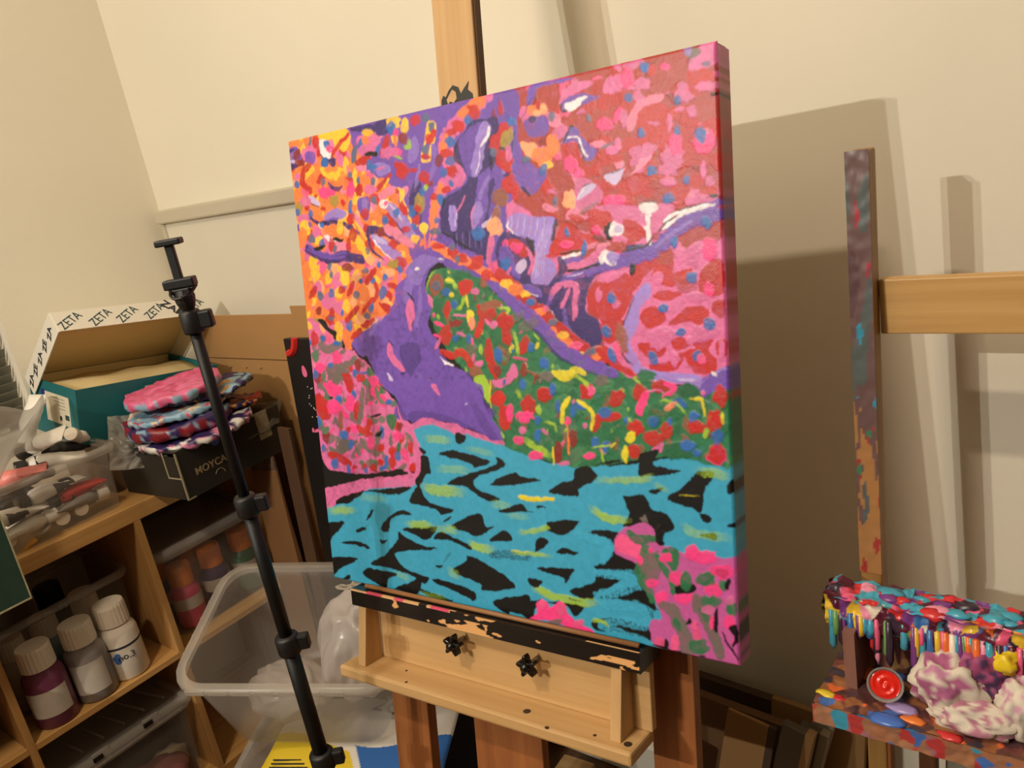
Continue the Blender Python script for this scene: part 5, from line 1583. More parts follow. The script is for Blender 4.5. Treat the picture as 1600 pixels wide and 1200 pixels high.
d H 1 0 171.4;904,2675 48,24
d P 1 0 171.5;849,2679 70,32
s LI 1 0 3.7;879,2650 955,2635
g K 1 1 0;648,2693 703,2709 761,2691 745,2671 676,2681
g R 1 1 0;569,2660 629,2685 704,2672 671,2640 599,2636
s LP 1 0 9.8;574,2628 726,2610
g V 1 1 0;710,2670 811,2647 887,2620 928,2591 881,2528 822,2556 753,2548 689,2598
g LV 0.7 1 0;716,2627 830,2620 847,2569 755,2564
d B 1 0 170.7;726,2610 26,23
d B 1 0 86.5;682,2632 28,27
d P 1 0 179.3;771,2599 45,9
d R 1 0 131.7;936,2565 48,47
d R 1 0 172.1;918,2600 50,20
s R 1 0 6.3;896,2607 958,2570 1049,2556
s Y 1 0 9;561,2623 562,2538 564,2462
d O 1 0 173.4;634,2538 67,52
d O 1 0 179.3;224,2545 44,40
d GB 1 0 82.1;588,2552 27,20
d GB 1 0 82.6;704,2529 30,24
d GB 1 0 82.2;519,2578 38,25
s R 1 0 8.1;850,2552 771,2513 730,2480
s Y 1 0 4.3;831,2534 781,2495
g V 1 1 0;836,2525 930,2522 998,2485 963,2425 901,2456
s LP 1 0 14.8;751,2441 834,2464 910,2443 956,2458
s Y 1 0 7.9;879,2467 924,2445 918,2397 943,2346 974,2277
s R 1 0 6.9;823,2420 888,2448 879,2467
d R 1 0 116.4;927,2351 47,29
d O 1 0 174;863,2420 38,28
s DV 1 0 6.4;847,2290 937,2199 991,2190
s LV 1 0 19.1;802,2389 863,2329 923,2266 965,2201
s LA 0.8 0 5.3;825,2387 904,2292
d W 1 0 174.4;774,2397 39,26
d H 1 0 174.2;792,2399 21,13
d B 1 0 179.8;867,2337 28,26
d R 1 0 129.1;809,2302 52,29
d R 1 0 175.3;828,2271 32,19
d B 1 0 -152.5;774,2299 29,28
d R 1 0 174.9;704,2436 42,34
d R 1 0 80.9;588,2502 38,33
d R 1 0 -157.9;504,2554 39,38
d GB 1 0 79.6;697,2428 27,24
g V 1 1 0;569,2453 647,2453 665,2392 630,2319 580,2350 557,2403
g LV 0.6 1 0;598,2441 634,2446 636,2369 601,2373
d R 1 0 175.6;611,2359 41,29
s B 1 0 9.1;513,2442 494,2393 527,2342
d R 1 0 175.8;446,2445 25,20
d Y 1 0 42.4;441,2364 36,35
g LV 1 1 0;293,2396 373,2416 451,2389 452,2354 362,2337 262,2354
s V 1 0 6.4;275,2354 389,2347
d R 1 0 79.8;493,2333 44,33
s LP 1 0 11.9;537,2346 581,2260
s Y 1 0 5.1;523,2330 574,2256 606,2207
d R 1 0 -141.6;612,2274 28,27
d H 1 0 174.2;285,2520 58,36
d H 1 0 174.4;349,2517 43,29
d H 1 0 80.3;522,2509 48,41
d O 1 0 173.7;442,2553 56,39
d O 1 0 -170.2;34,2522 54,51
d O 1 0 174.4;192,2416 89,30
g DV 1 1 0;333,2584 390,2542 453,2543 411,2510 351,2530
g LA 1 1 0;140,2510 192,2504 241,2462 225,2446 173,2469
s K 1 0 2.4;133,2511 166,2463 229,2443
d B 1 0 -171.4;52,2597 28,26
d B 1 0 80.4;143,2398 39,23
d OL 1 0 71.2;36,2450 51,46
d OL 1 0 -178.4;367,2463 43,39
d B 1 0 179.3;19,2429 28,23
d R 1 0 178.2;117,2446 23,18
d R 1 0 174.9;265,2426 26,15
d R 1 0 81.9;581,2498 34,24
d P 1 0 174.4;109,2487 61,30
d P 1 0 175.3;80,2382 61,31
d P 1 0 173.4;676,2491 53,28
s DV 1 0 7;146,2376 208,2343 311,2335 398,2323 481,2291 549,2250
s K 1 0 2.4;207,2334 324,2341 434,2313
s W 1 0 8.3;217,2333 251,2277 297,2237 350,2205
s V 1 0 12.8;18,2329 128,2342
d B 1 0 -176.6;238,2327 21,18
d O 1 0 175.2;330,2287 101,35
d Y 1 0 -159.4;78,2319 54,51
d Y 1 0 79.6;394,2295 40,28
d O 1 0 77.2;50,2267 62,46
d GB 1 0 -178.2;134,2247 38,31
d B 1 0 62.6;223,2217 29,26
d LP 1 0 176.1;366,2179 100,40
d R 1 0 78.9;307,2199 45,32
d R 1 0 81;455,2189 45,25
d R 1 0 78.7;500,2246 39,31
g K 1 1 0;324,2244 413,2227 383,2211 334,2225
s DV 1 0 14.3;87,2201 181,2153 294,2120 422,2129 559,2093
s V 1 0 7.2;102,2209 182,2166 295,2133 423,2139
d K 1 0 -177.9;192,2188 60,14
s Y 1 0 14.2;543,2208 584,2144 629,2076
d GB 1 0 80.1;608,2142 23,16
d GB 1 0 79.5;333,2172 26,17
g DV 1 1 0;626,2286 741,2268 807,2240 878,2171 843,2162 780,2204 667,2235 636,2225 656,2147 740,2069 653,2122 615,2202
g LV 1 1 0;643,2235 734,2208 819,2151 890,2079 912,2032 831,2062 747,2123 672,2180
s W 1 0 2.8;663,2202 725,2133 788,2085
g LA 0.7 1 0;654,2228 722,2205 775,2163 707,2177
d DR 1 0 177.8;731,2234 37,29
d R 1 0 -175.6;821,2163 34,30
d GB 1 0 79;892,2195 30,25
s LP 1 0 15.1;775,2259 871,2205 964,2143
d Y 1 0 178;990,2178 32,26
d B 1 0 82;993,2251 26,20
d R 1 0 72.2;1013,2282 33,32
d R 1 0 175.6;931,2237 33,20
d Y 1 0 72.5;1061,2233 33,32
s O 1 0 4.2;1058,2201 1059,2111
s O 1 0 4.2;1100,2177 1085,2104
s H 1 0 2.6;1076,2155 1071,2110
d B 1 0 82.3;986,2333 33,27
d OL 1 0 83.5;1045,2375 55,37
d R 1 0 176.4;1031,2345 24,23
d B 1 0 85.6;1072,2428 24,22
s LI 1 0 6.7;1121,2470 1084,2439
d R 1 0 167.9;1097,2505 41,38
g V 1 1 0;904,2010 1013,2093 1123,2117 1222,2061 1295,2072 1443,1959 1421,1930 1305,1976 1205,1998 1147,2042 1066,1983 1038,1927 1043,1870 1066,1786 1033,1680 1088,1596 1113,1521 1180,1454 1280,1414 1335,1349 1387,1269 1416,1148 743,1120 732,1226 647,1303 573,1391 534,1471 477,1507 395,1552 415,1606 497,1658 625,1707 728,1773 793,1839 803,1915 887,1961
d HPs 1 0 -180;189,2074 60,41
d HPs 1 0 -173.6;246,1962 33,26
d P 1 0 72.5;324,1967 62,50
d P 1 0 -178.8;230,1855 82,51
d P 1 0 -176.8;316,1815 59,41
d P 1 0 177.5;391,2087 57,30
d P 1 0 -162.1;138,1950 46,41
d Y 1 0 71.9;391,1990 51,42
d Y 1 0 65.7;251,1998 42,36
d Y 1 0 66.4;328,1904 41,36
d Y 1 0 66.8;381,1821 41,35
d Y 1 0 77.8;138,2041 62,42
d Y 1 0 79.2;295,1662 73,41
d Y 1 0 -166.7;120,2106 46,41
d O 1 0 72.2;367,1624 63,48
d O 1 0 179.6;584,1770 83,40
d O 1 0 -166.4;527,1894 56,49
d O 1 0 75;29,1854 64,46
d PE 1 0 81.7;614,1908 59,27
d PE 1 0 177.5;755,2002 59,29
d PE 1 0 179.3;625,2088 41,29
d PE 1 0 -179.3;493,1729 56,30
d GB 1 0 80.4;268,2077 41,22
d GB 1 0 74.4;279,2019 26,20
d GB 1 0 -160.1;236,1754 30,26
d GB 1 0 -173;552,1753 28,22
d GB 1 0 -171.7;477,1884 31,26
d GB 1 0 177.9;574,2022 33,18
d GB 1 0 65.6;157,1894 38,33
d R 1 0 179.5;857,2042 54,40
d B 1 0 -147;264,1907 30,28
d B 1 0 65.6;380,1930 23,20
d B 1 0 69;526,1964 22,19
d B 1 0 -141;632,1958 22,21
d B 1 0 -176.9;729,1977 27,21
d B 1 0 71.7;854,2013 29,25
d B 1 0 57;691,2053 20,18
d B 1 0 60;700,1886 46,32
d B 1 0 70.2;595,1803 32,27
d B 1 0 74.4;343,1783 23,17
d B 1 0 66;389,1696 33,28
s R 1 0 11.3;653,2026 612,1985 571,1951
s R 1 0 8.5;642,1941 653,1888 616,1834
d R 1 0 177.7;780,1923 47,19
d R 1 0 -178.2;356,1921 36,25
d R 1 0 68.1;247,1786 32,26
s R 1 0 10.6;462,1959 412,1887
g R 1 1 0;661,1828 733,1818 748,1781 726,1763 694,1783
s R 1 0 11.2;124,1946 63,1894
d DR 1 0 178.4;431,2053 50,30
d DR 1 0 66.4;132,1799 32,27
s R 1 0 8.7;607,1856 552,1806 525,1779
s R 1 0 11.8;479,1809 410,1758 368,1728
s R 1 0 10.2;603,1725 513,1691
s R 1 0 10.7;485,1667 405,1622
d OL 1 0 177.9;807,2048 47,29
d OL 1 0 -179.7;108,1740 31,15
g K 1 1 0;108,1742 177,1740 208,1691 276,1662 252,1630 191,1664 143,1702
s DV 1 0 12;78,2181 178,2138 280,2112 407,2112 564,2082
s V 1 0 6;86,2190 180,2148 287,2122 408,2122
s K 1 0 3.5;393,1570 452,1507 522,1469 569,1404
s K 1 0 3.4;624,1316 691,1278 738,1221
g DV 0.6 1 0;808,1574 934,1581 960,1496 917,1437 867,1389 806,1454
s DV 0.7 0 6.1;1290,1414 1353,1333 1412,1213
g DV 0.35 1 0;759,1253 966,1275 1181,1264 1404,1237 1416,1148 743,1120
s LV 0.35 0 9.8;676,1741 599,1691 567,1630
s LV 0.35 0 9.1;991,1897 980,1798 945,1682
s LV 0.3 0 16.2;935,1983 903,1901 873,1836
s LV 0.2 0 12.6;935,1394 948,1309 962,1241
g LV 0.5 1 0;904,2010 1012,2085 1138,2059 1189,2040 1114,2029 1045,1992 993,1913 929,1933
d W 1 0 -159.9;982,2009 21,12
d W 1 0 176;1169,2053 24,5
d W 1 0 -155.3;1261,1224 19,5
s LA 1 0 5.7;676,1401 722,1335
g W 1 1 0;1098,1506 1130,1479 1196,1453 1137,1453 1123,1467
g P 1 1 0;895,1835 939,1809 935,1733 899,1653 878,1684 869,1760
s K 1 0 3.5;900,1876 941,1823
s K 1 0 2.2;924,1716 908,1673
s DV 1 0 4.5;742,1506 813,1421 788,1401
g P 1 1 0;703,1588 727,1575 749,1514 820,1426 790,1417 725,1462 689,1528
s DV 1 0 2.8;713,1601 743,1566
g P 1 1 0;1010,1370 1043,1353 1083,1282 1055,1284 1016,1327
s K 1 0 2.1;1011,1380 1057,1353
s V 1 0 13.8;1295,2072 1360,2020 1451,1943
s V 1 0 14.1;1478,1918 1648,1802
s DV 1 0 3.8;1466,1888 1627,1776
s O 1 0 15.3;1125,2133 1263,2058 1360,2020 1454,1967 1655,1882
d R 1 0 175.7;1155,2122 48,18
d R 1 0 166.1;1255,2083 46,28
d R 1 0 178.4;1323,2046 34,27
d R 1 0 178.5;1420,2023 45,35
d R 1 0 -173.9;1471,1942 39,35
d R 1 0 177.2;1549,1953 54,31
d R 1 0 177.9;1603,1927 53,35
d R 1 0 176.5;1387,1994 45,18
d Y 1 0 -170.2;1599,1877 38,35
d GB 1 0 -167.1;1252,2106 19,18
d GB 1 0 74.8;1287,2041 23,21
d GB 1 0 82.3;1591,1996 26,21
d HPs 1 0 177.7;1533,1985 43,31
g BR 1 1 0;1073,1950 1139,1970 1176,1920 1139,1865 1094,1843 1067,1893
d GB 1 0 -172.3;1116,1903 32,28
s LI 1 0 3.1;1037,1870 1074,1958 1131,1989
g P 1 1 0;1042,1861 1081,1827 1078,1778 1047,1812
s LI 1 0 8.6;1188,1935 1243,1918 1255,1879
s YL 1 0 4.6;1194,1939 1239,1924
d B 1 0 -179.9;1186,1867 33,23
d YL 1 0 -179.8;1221,1851 21,15
d G2 0.6 0 -163.1;1131,1792 61,55
d G2 0.6 0 58.8;1265,1674 75,69
d G2 0.6 0 -145.7;1518,1620 56,52
d G2 0.6 0 46.2;1407,1479 48,43
d G2 0.6 0 -166.1;1507,1280 67,54
d G2 0.6 0 -148.5;1129,1677 50,46
d G2 0.6 0 179.3;1462,1849 66,44
d G2 0.6 0 176.9;1304,1960 69,27
g R 1 1 0;1290,1921 1372,1918 1365,1870 1302,1839 1276,1882
d P 1 0 166.2;1389,1857 38,22
d BR 1 0 -179;1452,1897 24,20
g R 1 1 0;1187,1824 1210,1781 1176,1715 1154,1767
d B 1 0 75.3;1231,1796 28,23
s LI 1 0 6.6;1323,1848 1286,1786 1244,1770
s YL 1 0 4.5;1324,1840 1333,1772
g YL 1 1 0;1322,1752 1365,1745 1348,1670 1318,1697
s P 1 0 3.5;1229,1731 1317,1733
d H 1 0 51.3;1084,1736 15,14
s R 1 0 11.4;1406,1773 1421,1702 1378,1611
g BR 1 1 0;1416,1781 1507,1808 1567,1790 1531,1761 1433,1749
g P 1 1 0;1439,1705 1529,1683 1482,1649
d R 1 0 -168.8;1480,1730 40,35
d R 1 0 -172.6;1582,1689 52,44
s R 1 0 9.6;1569,1651 1592,1588
d PO 1 0 79.3;1349,1684 37,27
d DR 1 0 -167.6;1235,1689 47,22
s H 1 0 5.7;1078,1695 1145,1675
d R 1 0 72.2;1156,1627 57,47
s H 1 0 4.7;1071,1629 1124,1610
d P 1 0 167.7;1275,1625 45,13
d B 1 0 78.5;1324,1600 28,21
d B 1 0 73;1226,1602 28,23
d B 1 0 81;1508,1509 42,27
d H 1 0 83;1342,1582 24,11
s LI 1 0 5.1;1206,1551 1272,1524 1307,1479
s R 1 0 11.8;1114,1529 1196,1508 1250,1528 1307,1479 1338,1434
d BR 1 0 -174.3;1351,1414 49,33
s R 1 0 13.8;1457,1582 1449,1503 1473,1439 1488,1395
d DR 1 0 45.9;1502,1422 30,27
d P 1 0 -177;1378,1461 34,20
d P 1 0 81.8;1339,1495 24,14
d P 1 0 57.5;1091,1571 41,16
d LI 1 0 80.8;1398,1541 28,18
g LI 1 1 0;1327,1373 1400,1399 1442,1319 1426,1238 1371,1309
s YL 1 0 3;1448,1359 1434,1210
g P 1 1 0;1456,1367 1576,1386 1583,1353 1511,1326
d B 1 0 83.3;1543,1359 24,11
d R 1 0 -165.9;1491,1264 52,41
d DR 1 0 63;1529,1201 38,32
s LI 1 0 4.3;1522,1761 1611,1750 1527,1710
d GY 1 0 -173.5;247,1406 113,73
s GY 1 0 15.5;112,1582 188,1554 290,1580
d GY2 1 0 59.2;54,1508 45,37
s GY 1 0 12;290,1434 398,1475 476,1451
s GY 1 0 11.5;450,1299 414,1116
s G 1 0 9.9;545,1265 610,1302 590,1231 533,1166
d GY2 1 0 -176.1;494,1345 51,27
d GY2 1 0 79.9;118,1246 65,27
d GY2 1 0 59.2;526,1408 32,27
s GY 1 0 9.1;316,1241 359,1178 324,1112
d R 1 0 75.3;63,1620 56,38
d R 1 0 -168.3;447,1370 41,30
d R 1 0 68.2;573,1293 38,30
d R 1 0 -160.5;230,1286 39,31
d DR 1 0 74.8;432,1451 44,31
d DR 1 0 73.4;57,1386 55,38
g R 1 1 0;285,1397 361,1389 379,1316 333,1274 302,1333
s R 1 0 16.1;53,1244 16,1196 97,1146
d B 1 0 58.7;145,1624 24,21
d B 1 0 -178.3;259,1590 37,19
d B 1 0 -161.9;187,1452 28,23
d B 1 0 66;401,1403 28,22
d B 1 0 -179.3;476,1403 57,10
d B 1 0 63.1;38,1395 34,27
d B 1 0 77.4;369,1261 38,23
d B 1 0 -150.2;229,1230 32,26
d B 1 0 77.4;12,1593 26,15
d B 1 0 -168.5;667,1224 25,18
d H 1 0 -150.2;253,1498 46,40
d H 1 0 -173.7;175,1172 77,43
d H 1 0 -169.6;556,1355 49,36
d H 1 0 -168.8;514,1210 29,20
d H 1 0 -151.6;91,1433 48,41
d H 1 0 -144;334,1187 47,40
d H 1 0 -139;614,1231 44,38
g H 1 1 0;103,1330 184,1333 274,1296 210,1237 147,1256
d K 1 0 -144.8;512,1489 22,19
d K 1 0 -175.9;164,1237 28,13
d GY2 1 0 79.2;117,1377 43,21
g V 1 1 0;752,1219 832,1108 971,1139 1100,1120 1225,1092 1346,1065 1442,1025 1497,1039 1483,1096 1391,1222 1333,1359 650,1349 711,1271
g DV 0.4 1 0;839,1170 1040,1169 1248,1118 1443,1037 1346,1065 1225,1092 1100,1120 971,1139 832,1108
s DV 0.35 0 15.3;1329,1212 1381,1124 1444,1045
d LA 1 0 -155.8;1264,1226 17,6
g P 1 1 0;1014,1329 1048,1338 1079,1280 1058,1279
s K 0.8 0 2.5;1361,1327 1421,1223 1480,1120
d R 1 0 74.3;71,1171 89,58
d R 1 0 -171.7;110,1111 39,24
d R 1 0 78.2;386,1163 64,36
d B 1 0 76.4;20,1073 40,23
d B 1 0 80.2;369,1263 38,17
d B 1 0 -146.4;227,1232 29,24
s GY 1 0 10.3;445,1229 414,1136 381,1078
s BR 1 0 9.4;238,1148 219,1030
d H 1 0 -169.3;174,1184 62,42
d H 1 0 63.8;336,1226 46,37
d H 1 0 -157.5;557,1285 43,36
s GY2 1 0 7.6;572,1304 588,1241 633,1216
d P 1 0 -150.2;555,1169 59,49
g G 1 1 0;634,1145 711,1148 717,1104 675,1046 641,1082
d B 1 0 -171.7;668,1226 28,18
s R 1 0 12.1;378,1057 438,1035 495,1083
d B 1 0 80.6;587,1035 44,19
s GY 1 0 8.9;537,1023 537,928
d B 1 0 -160;247,999 44,33
g GY 1 1 0;196,958 303,974 368,959 295,915 196,862
d B 1 0 69.7;305,941 40,29
d DR 1 0 72.4;78,985 56,38
d DR 1 0 -139.3;741,1078 29,24
d GY2 1 0 -171.8;76,1019 47,27
d B 1 0 68.9;42,902 30,21
s GY 1 0 13.3;405,970 461,918 535,894
d R 1 0 59;568,934 33,26
s R 1 0 14.3;88,858 180,844 271,810
d B 1 0 -137.9;134,800 44,36
d B 1 0 70.5;256,771 32,22
d B 1 0 71.6;413,784 31,21
d R 1 0 -170.4;318,792 27,15
d R 1 0 -138.8;409,806 24,19
d R 1 0 -158.6;551,842 29,22
s B 1 0 8.3;606,875 587,817 547,794
d R 1 0 50.3;663,913 40,33
d R 1 0 62.5;649,849 43,34
d G 1 0 80;714,943 44,21
d B 1 0 69.1;701,889 32,24
s GY 1 0 8.5;789,1036 831,977 811,905
d R 1 0 60.1;819,941 40,33
d R 1 0 69.9;744,998 31,23
d R 1 0 53.3;817,826 39,32
s GY 1 0 8.6;704,806 760,839
d H 1 0 -168.3;716,1015 38,26
d H 1 0 61.9;772,885 32,25
d H 1 0 76.9;480,965 47,28
g K 1 1 0;500,1129 591,1148 562,1128 518,1120
g K 1 1 0;525,1012 593,1053 559,1003
g K 1 1 0;-48,861 14,854 36,786 153,735 407,744 695,811 747,794 828,802 824,768 547,723 294,667 91,625 -59,588
g P 1 1 0;-11,608 126,648 306,702 501,740 747,774 774,803 821,792 839,845 825,924 844,995 804,1063 752,1114 723,1219 767,1123 831,1098 899,1077 852,1064 865,979 894,928 899,876 866,785 813,719 690,693 467,664 322,626 171,583 112,548 95,517 -6,487
g P 1 1 0;806,1079 903,1129 960,1142 1036,1131 1100,1115 1175,1117 1235,1088 1295,1070 1375,1060 1422,1028 1494,1037 1511,1007 1441,1016 1323,1037 1221,1057 1168,1051 1096,1077 989,1098 898,1085 850,1064
g K 1 1 0;1164,1057 1237,1050 1231,1008 1174,1001
g K 1 1 0;875,962 931,929 902,915
g K 1 1 0;1028,922 1115,955 1188,950 1408,905 1286,864 1276,880 1183,901 1086,911
g K 1 1 0;886,901 940,897 955,804 912,785 855,712 827,746 877,814
g K 1 1 0;1070,748 1218,814 1325,848 1440,894 1444,933 1482,927 1511,895 1457,865 1311,812 1271,775 1296,736 1354,725 1454,697 1420,680 1359,674 1251,724 1211,746
g K 1 1 0;1392,777 1565,855 1585,835 1740,829 1457,768
g K 1 1 0;363,636 593,674 789,705 644,638 505,641
g K 1 1 0;846,720 882,662 941,615 1106,595 1021,556 961,583 833,597 757,611
g K 1 1 0;1438,622 1543,650 1606,674 1632,645 1679,645 1473,616
g K 1 1 0;1012,514 1092,556 1051,520
g K 1 1 0;369,447 424,517 449,520 405,462
g K 1 1 0;491,404 561,485 650,534 713,548 768,525 675,513 587,475 557,388
g K 1 1 0;-23,350 18,390 163,407 91,352 -5,251
g K 1 1 0;261,360 333,397 364,387 297,353
g K 1 1 0;1076,489 1183,554 1301,594 1337,520 1399,528 1275,454 1175,470
g K 1 1 0;685,428 917,467 966,462 871,378 766,405
g K 1 1 0;925,391 984,440 1047,435 1205,393 1202,364 1068,401
g K 1 1 0;1353,437 1453,505 1511,490 1508,458
g K 1 1 0;105,261 249,288 369,275 359,255 246,265
g K 1 1 0;471,330 546,334 490,307
s LI 0.5 0 11.8;924,1013 1132,1010
s LI 0.75 0 16.1;879,716 990,701 1197,708
s LI 0.55 0 9.4;34,475 292,501
s LI 0.6 0 11.3;722,457 921,479
s LI 0.35 0 12.1;1004,831 1252,840
s LI 0.3 0 9.1;1234,975 1435,947
s LI 0.6 0 10.6;1198,401 1321,379
s LI 0.25 0 11.9;317,589 583,606
s LI 0.35 0 10.9;919,453 1108,468
s LI 0.35 0 12.6;1388,662 1527,659
s YL 1 0 6.9;1591,723 1647,714 1713,725
s K 0.5 0.6 1.9;329,381 414,448
s K 0.5 0.6 1.9;356,394 425,431
g V 1 1 0;1642,2862 1752,2854 1757,2745 1703,2642 1629,2719 1600,2853
g V 1 1 0;1798,2707 1904,2706 1932,2669 1906,2611 1820,2615 1783,2662
g V 1 1 0;1703,2642 1749,2587 1764,2536 1809,2482 1885,2440 1891,2403 1808,2333 1749,2359 1683,2434
g V 1 1 0;1831,2866 1964,2865 2082,2850 2026,2837 1962,2842 1886,2833 1844,2786 1812,2752
g OR 1 1 0;2520,2843 2600,2876 2652,2837 2665,2779 2607,2721 2527,2686 2448,2699 2435,2760 2501,2776
g OR 1 1 0;2232,2724 2301,2741 2325,2693 2277,2628 2206,2593 2156,2633
g OR 1 1 0;2014,2671 2159,2677 2229,2688 2328,2604 2306,2549 2256,2571 2186,2567 2120,2638 2056,2624
g OR 1 1 0;2461,2919 2538,2882 2520,2843 2457,2856 2427,2884
g OR 1 1 0;2665,2647 2778,2649 2780,2572 2734,2538 2697,2544 2678,2610
g OR 1 1 0;1877,2835 1981,2846 2008,2818 1983,2746 1943,2720 1890,2770
g OR 1 1 0;2306,2549 2384,2595 2397,2535 2320,2502 2269,2510
g R 1 1 0;2402,2621 2478,2666 2556,2638 2569,2565 2534,2528 2515,2473 2434,2469 2318,2471 2329,2516 2405,2533
g R 1 1 0;2664,2773 2731,2768 2782,2736 2765,2704 2720,2698 2658,2732
g R 1 1 0;2629,2555 2669,2577 2706,2543 2664,2493 2686,2434 2751,2417 2770,2352 2680,2356 2629,2392
g R 1 1 0;1986,2552 2095,2536 2101,2466 2174,2394 2101,2372 2067,2401 2006,2448
g R 1 1 0;2140,2407 2214,2457 2319,2458 2317,2428 2220,2417 2173,2378
g R 1 1 0;2154,2359 2259,2347 2292,2311 2211,2289 2160,2312
g R 1 1 0;2318,2338 2427,2354 2474,2289 2454,2246 2389,2263 2337,2237 2289,2282
g R 1 1 0;2177,2816 2248,2810 2234,2754 2198,2744
g R 1 1 0;2648,2326 2710,2304 2708,2261 2668,2251 2645,2290
g R 1 1 0;2568,2278 2631,2285 2646,2240 2580,2203 2550,2244
g R 1 1 0;2729,2259 2775,2260 2773,2218 2697,2233
g R 1 1 0;2216,2742 2285,2745 2325,2708 2271,2673 2212,2691
g R 1 1 0;2518,2530 2568,2565 2588,2505 2546,2454 2507,2460
g R 1 1 0;2202,2284 2288,2267 2249,2210 2161,2204
g OR 1 1 0;1923,2467 1999,2480 2040,2404 2053,2309 1999,2236 1979,2151 1952,2202 1950,2321 1909,2405
s R 1 0 2.5;2467,2331 2602,2324 2627,2364
g P 1 1 0;2457,2585 2511,2571 2501,2557
s LP 0.9 0 12.8;2374,2568 2385,2610 2438,2666 2527,2679
g R 1 1 0;2411,2620 2482,2660 2552,2636 2564,2566 2527,2536 2438,2528
g P 1 1 0;2457,2585 2511,2571 2501,2557
d P 1 0 163.9;2443,2759 47,30
d P 1 0 160.6;2637,2708 27,19
d P 1 0 96.6;2575,2407 66,53
d P 1 0 171.3;2553,2302 45,25
d P 1 0 87.9;2717,2331 48,17
d P 1 0 99.7;2677,2596 32,25
d P 1 0 167.4;2734,2690 51,23
d P 1 0 88;2568,2565 40,16
d P 1 0 88.6;2303,2505 34,19
g P 1 1 0;2672,2799 2721,2864 2794,2869 2793,2774 2671,2771
g P 1 1 0;2001,2743 2015,2801 2080,2827 2169,2825 2185,2800 2095,2779 2039,2759
g P 1 1 0;2234,2761 2282,2826 2320,2767 2344,2748 2284,2737
g LP 1 1 0;2361,2355 2415,2415 2434,2471 2491,2470 2463,2408
g P 1 1 0;2065,2370 2137,2369 2204,2307 2200,2254 2108,2217 2048,2263
g P 1 1 0;2267,2216 2386,2211 2416,2155 2371,2115 2244,2126
g PE 1 1 0;1749,2595 1838,2582 1844,2533 1793,2523
d O 1 0 168.6;1879,2512 66,46
d O 1 0 92.7;1940,2559 53,43
d O 1 0 161.7;1831,2749 33,26
d Y 1 0 171.3;1908,2461 43,21
d PE 1 0 97.1;1907,2736 28,23
d PE 1 0 168.4;1868,2727 33,18
d PE 1 0 89.1;2021,2281 54,42
s K 0.8 0 2.5;1717,2656 1695,2546 1677,2435
s K 0.8 0 5;1750,2375 1791,2330
d K 0.7 0 162.4;1837,2700 22,18
s K 0.6 0 2;1846,2809 1780,2726 1746,2668
d R 1 0 86.2;1645,2781 38,18
d R 1 0 162.7;1666,2680 46,38
d R 1 0 122.4;1652,2520 62,45
d R 1 0 87.7;1667,2403 48,37
d R 1 0 86;1709,2361 48,29
d OL 1 0 56.1;1672,2631 56,34
d P 1 0 86.9;1676,2557 37,23
d B 1 0 166.9;1709,2709 34,23
d B 1 0 51.3;1879,2449 29,24
d B 1 0 96.6;2374,2703 27,21
d B 1 0 119.1;2459,2826 30,26
d B 1 0 96.3;2611,2650 21,16
d B 1 0 103.8;2426,2541 23,20
d B 1 0 94.8;2600,2517 21,16
d B 1 0 145.5;2469,2362 28,26
d B 1 0 91.5;2635,2299 24,18
d B 1 0 159.3;2545,2219 33,30
d GB 1 0 166.4;1782,2510 28,23
d GB 1 0 91.1;1951,2697 26,19
d GB 1 0 89.5;2152,2652 24,15
d GB 1 0 86.5;1937,2275 27,16
d GB 1 0 163.9;2750,2783 20,12
d H 1 0 101.5;2372,2794 46,37
d H 1 0 166.2;2241,2611 50,33
d H 1 0 62.3;2307,2637 43,20
d H 1 0 150.1;2043,2454 42,39
d H 1 0 164.7;2085,2402 31,26
d H 1 0 93;2593,2458 49,35
d H 1 0 160.8;2719,2450 54,43
d H 1 0 89.7;2761,2471 32,17
d H 1 0 172.3;2269,2246 59,34
d H 1 0 171.7;2530,2166 36,25
d H 1 0 164.6;2558,2811 27,16
d B 1 0 108.7;2709,2483 38,29
s P 0.9 0 15.1;2376,2464 2442,2455 2483,2464
g V 1 1 0;2009,2749 2112,2776 2183,2750 2162,2728 2090,2710 2035,2705
g W 1 1 0;2023,2735 2074,2745 2138,2758 2152,2742 2090,2710 2053,2701
s K 1 0 3;2008,2738 2012,2714 2039,2704
s V 0.8 0 6.7;2127,2728 2207,2744
g V 1 1 0;2005,2557 2047,2627 2092,2613 2103,2580 2149,2535 2192,2491 2143,2451 2109,2480 2078,2553
s W 1 0 3.2;2034,2579 2088,2571 2111,2503 2137,2472
s K 1 0 2.8;2005,2557 2047,2623 2070,2627
s K 1 0 2.3;2091,2544 2121,2455
g LA 1 1 0;2066,2290 2098,2327 2162,2350 2171,2326 2132,2298 2076,2274
s W 1 0 2.3;2068,2284 2116,2333
s K 1 0 1.8;2098,2331 2155,2351
s GY 0.6 0 5.5;2090,2219 2182,2248
g LA 1 1 0;2225,2373 2323,2392 2312,2354 2274,2320 2241,2346
s K 1 0 1.8;2230,2378 2325,2390
s GB 0.7 0 4.4;2217,2502 2287,2522
g K 0.7 1 0;2412,2230 2469,2231 2488,2203 2452,2218 2406,2205
g W 1 1 0;2406,2201 2452,2220 2488,2200 2465,2165 2442,2151 2442,2108 2413,2111
d LA 1 0 172;2463,2199 19,12
s V 1 0 11.6;2543,2113 2655,2146 2785,2185
s K 1 0 3;2503,2117 2570,2162 2718,2186
s W 1 0 4.6;2520,2123 2569,2155 2656,2167 2740,2181
d K 1 0 172.8;2764,2216 25,10
d K 1 0 167.7;2784,2650 17,8
d GY 1 0 161.7;2690,2843 40,26
d LV 0.6 0 94.9;2668,2861 31,21
d R 1 0 174;2177,2171 61,26
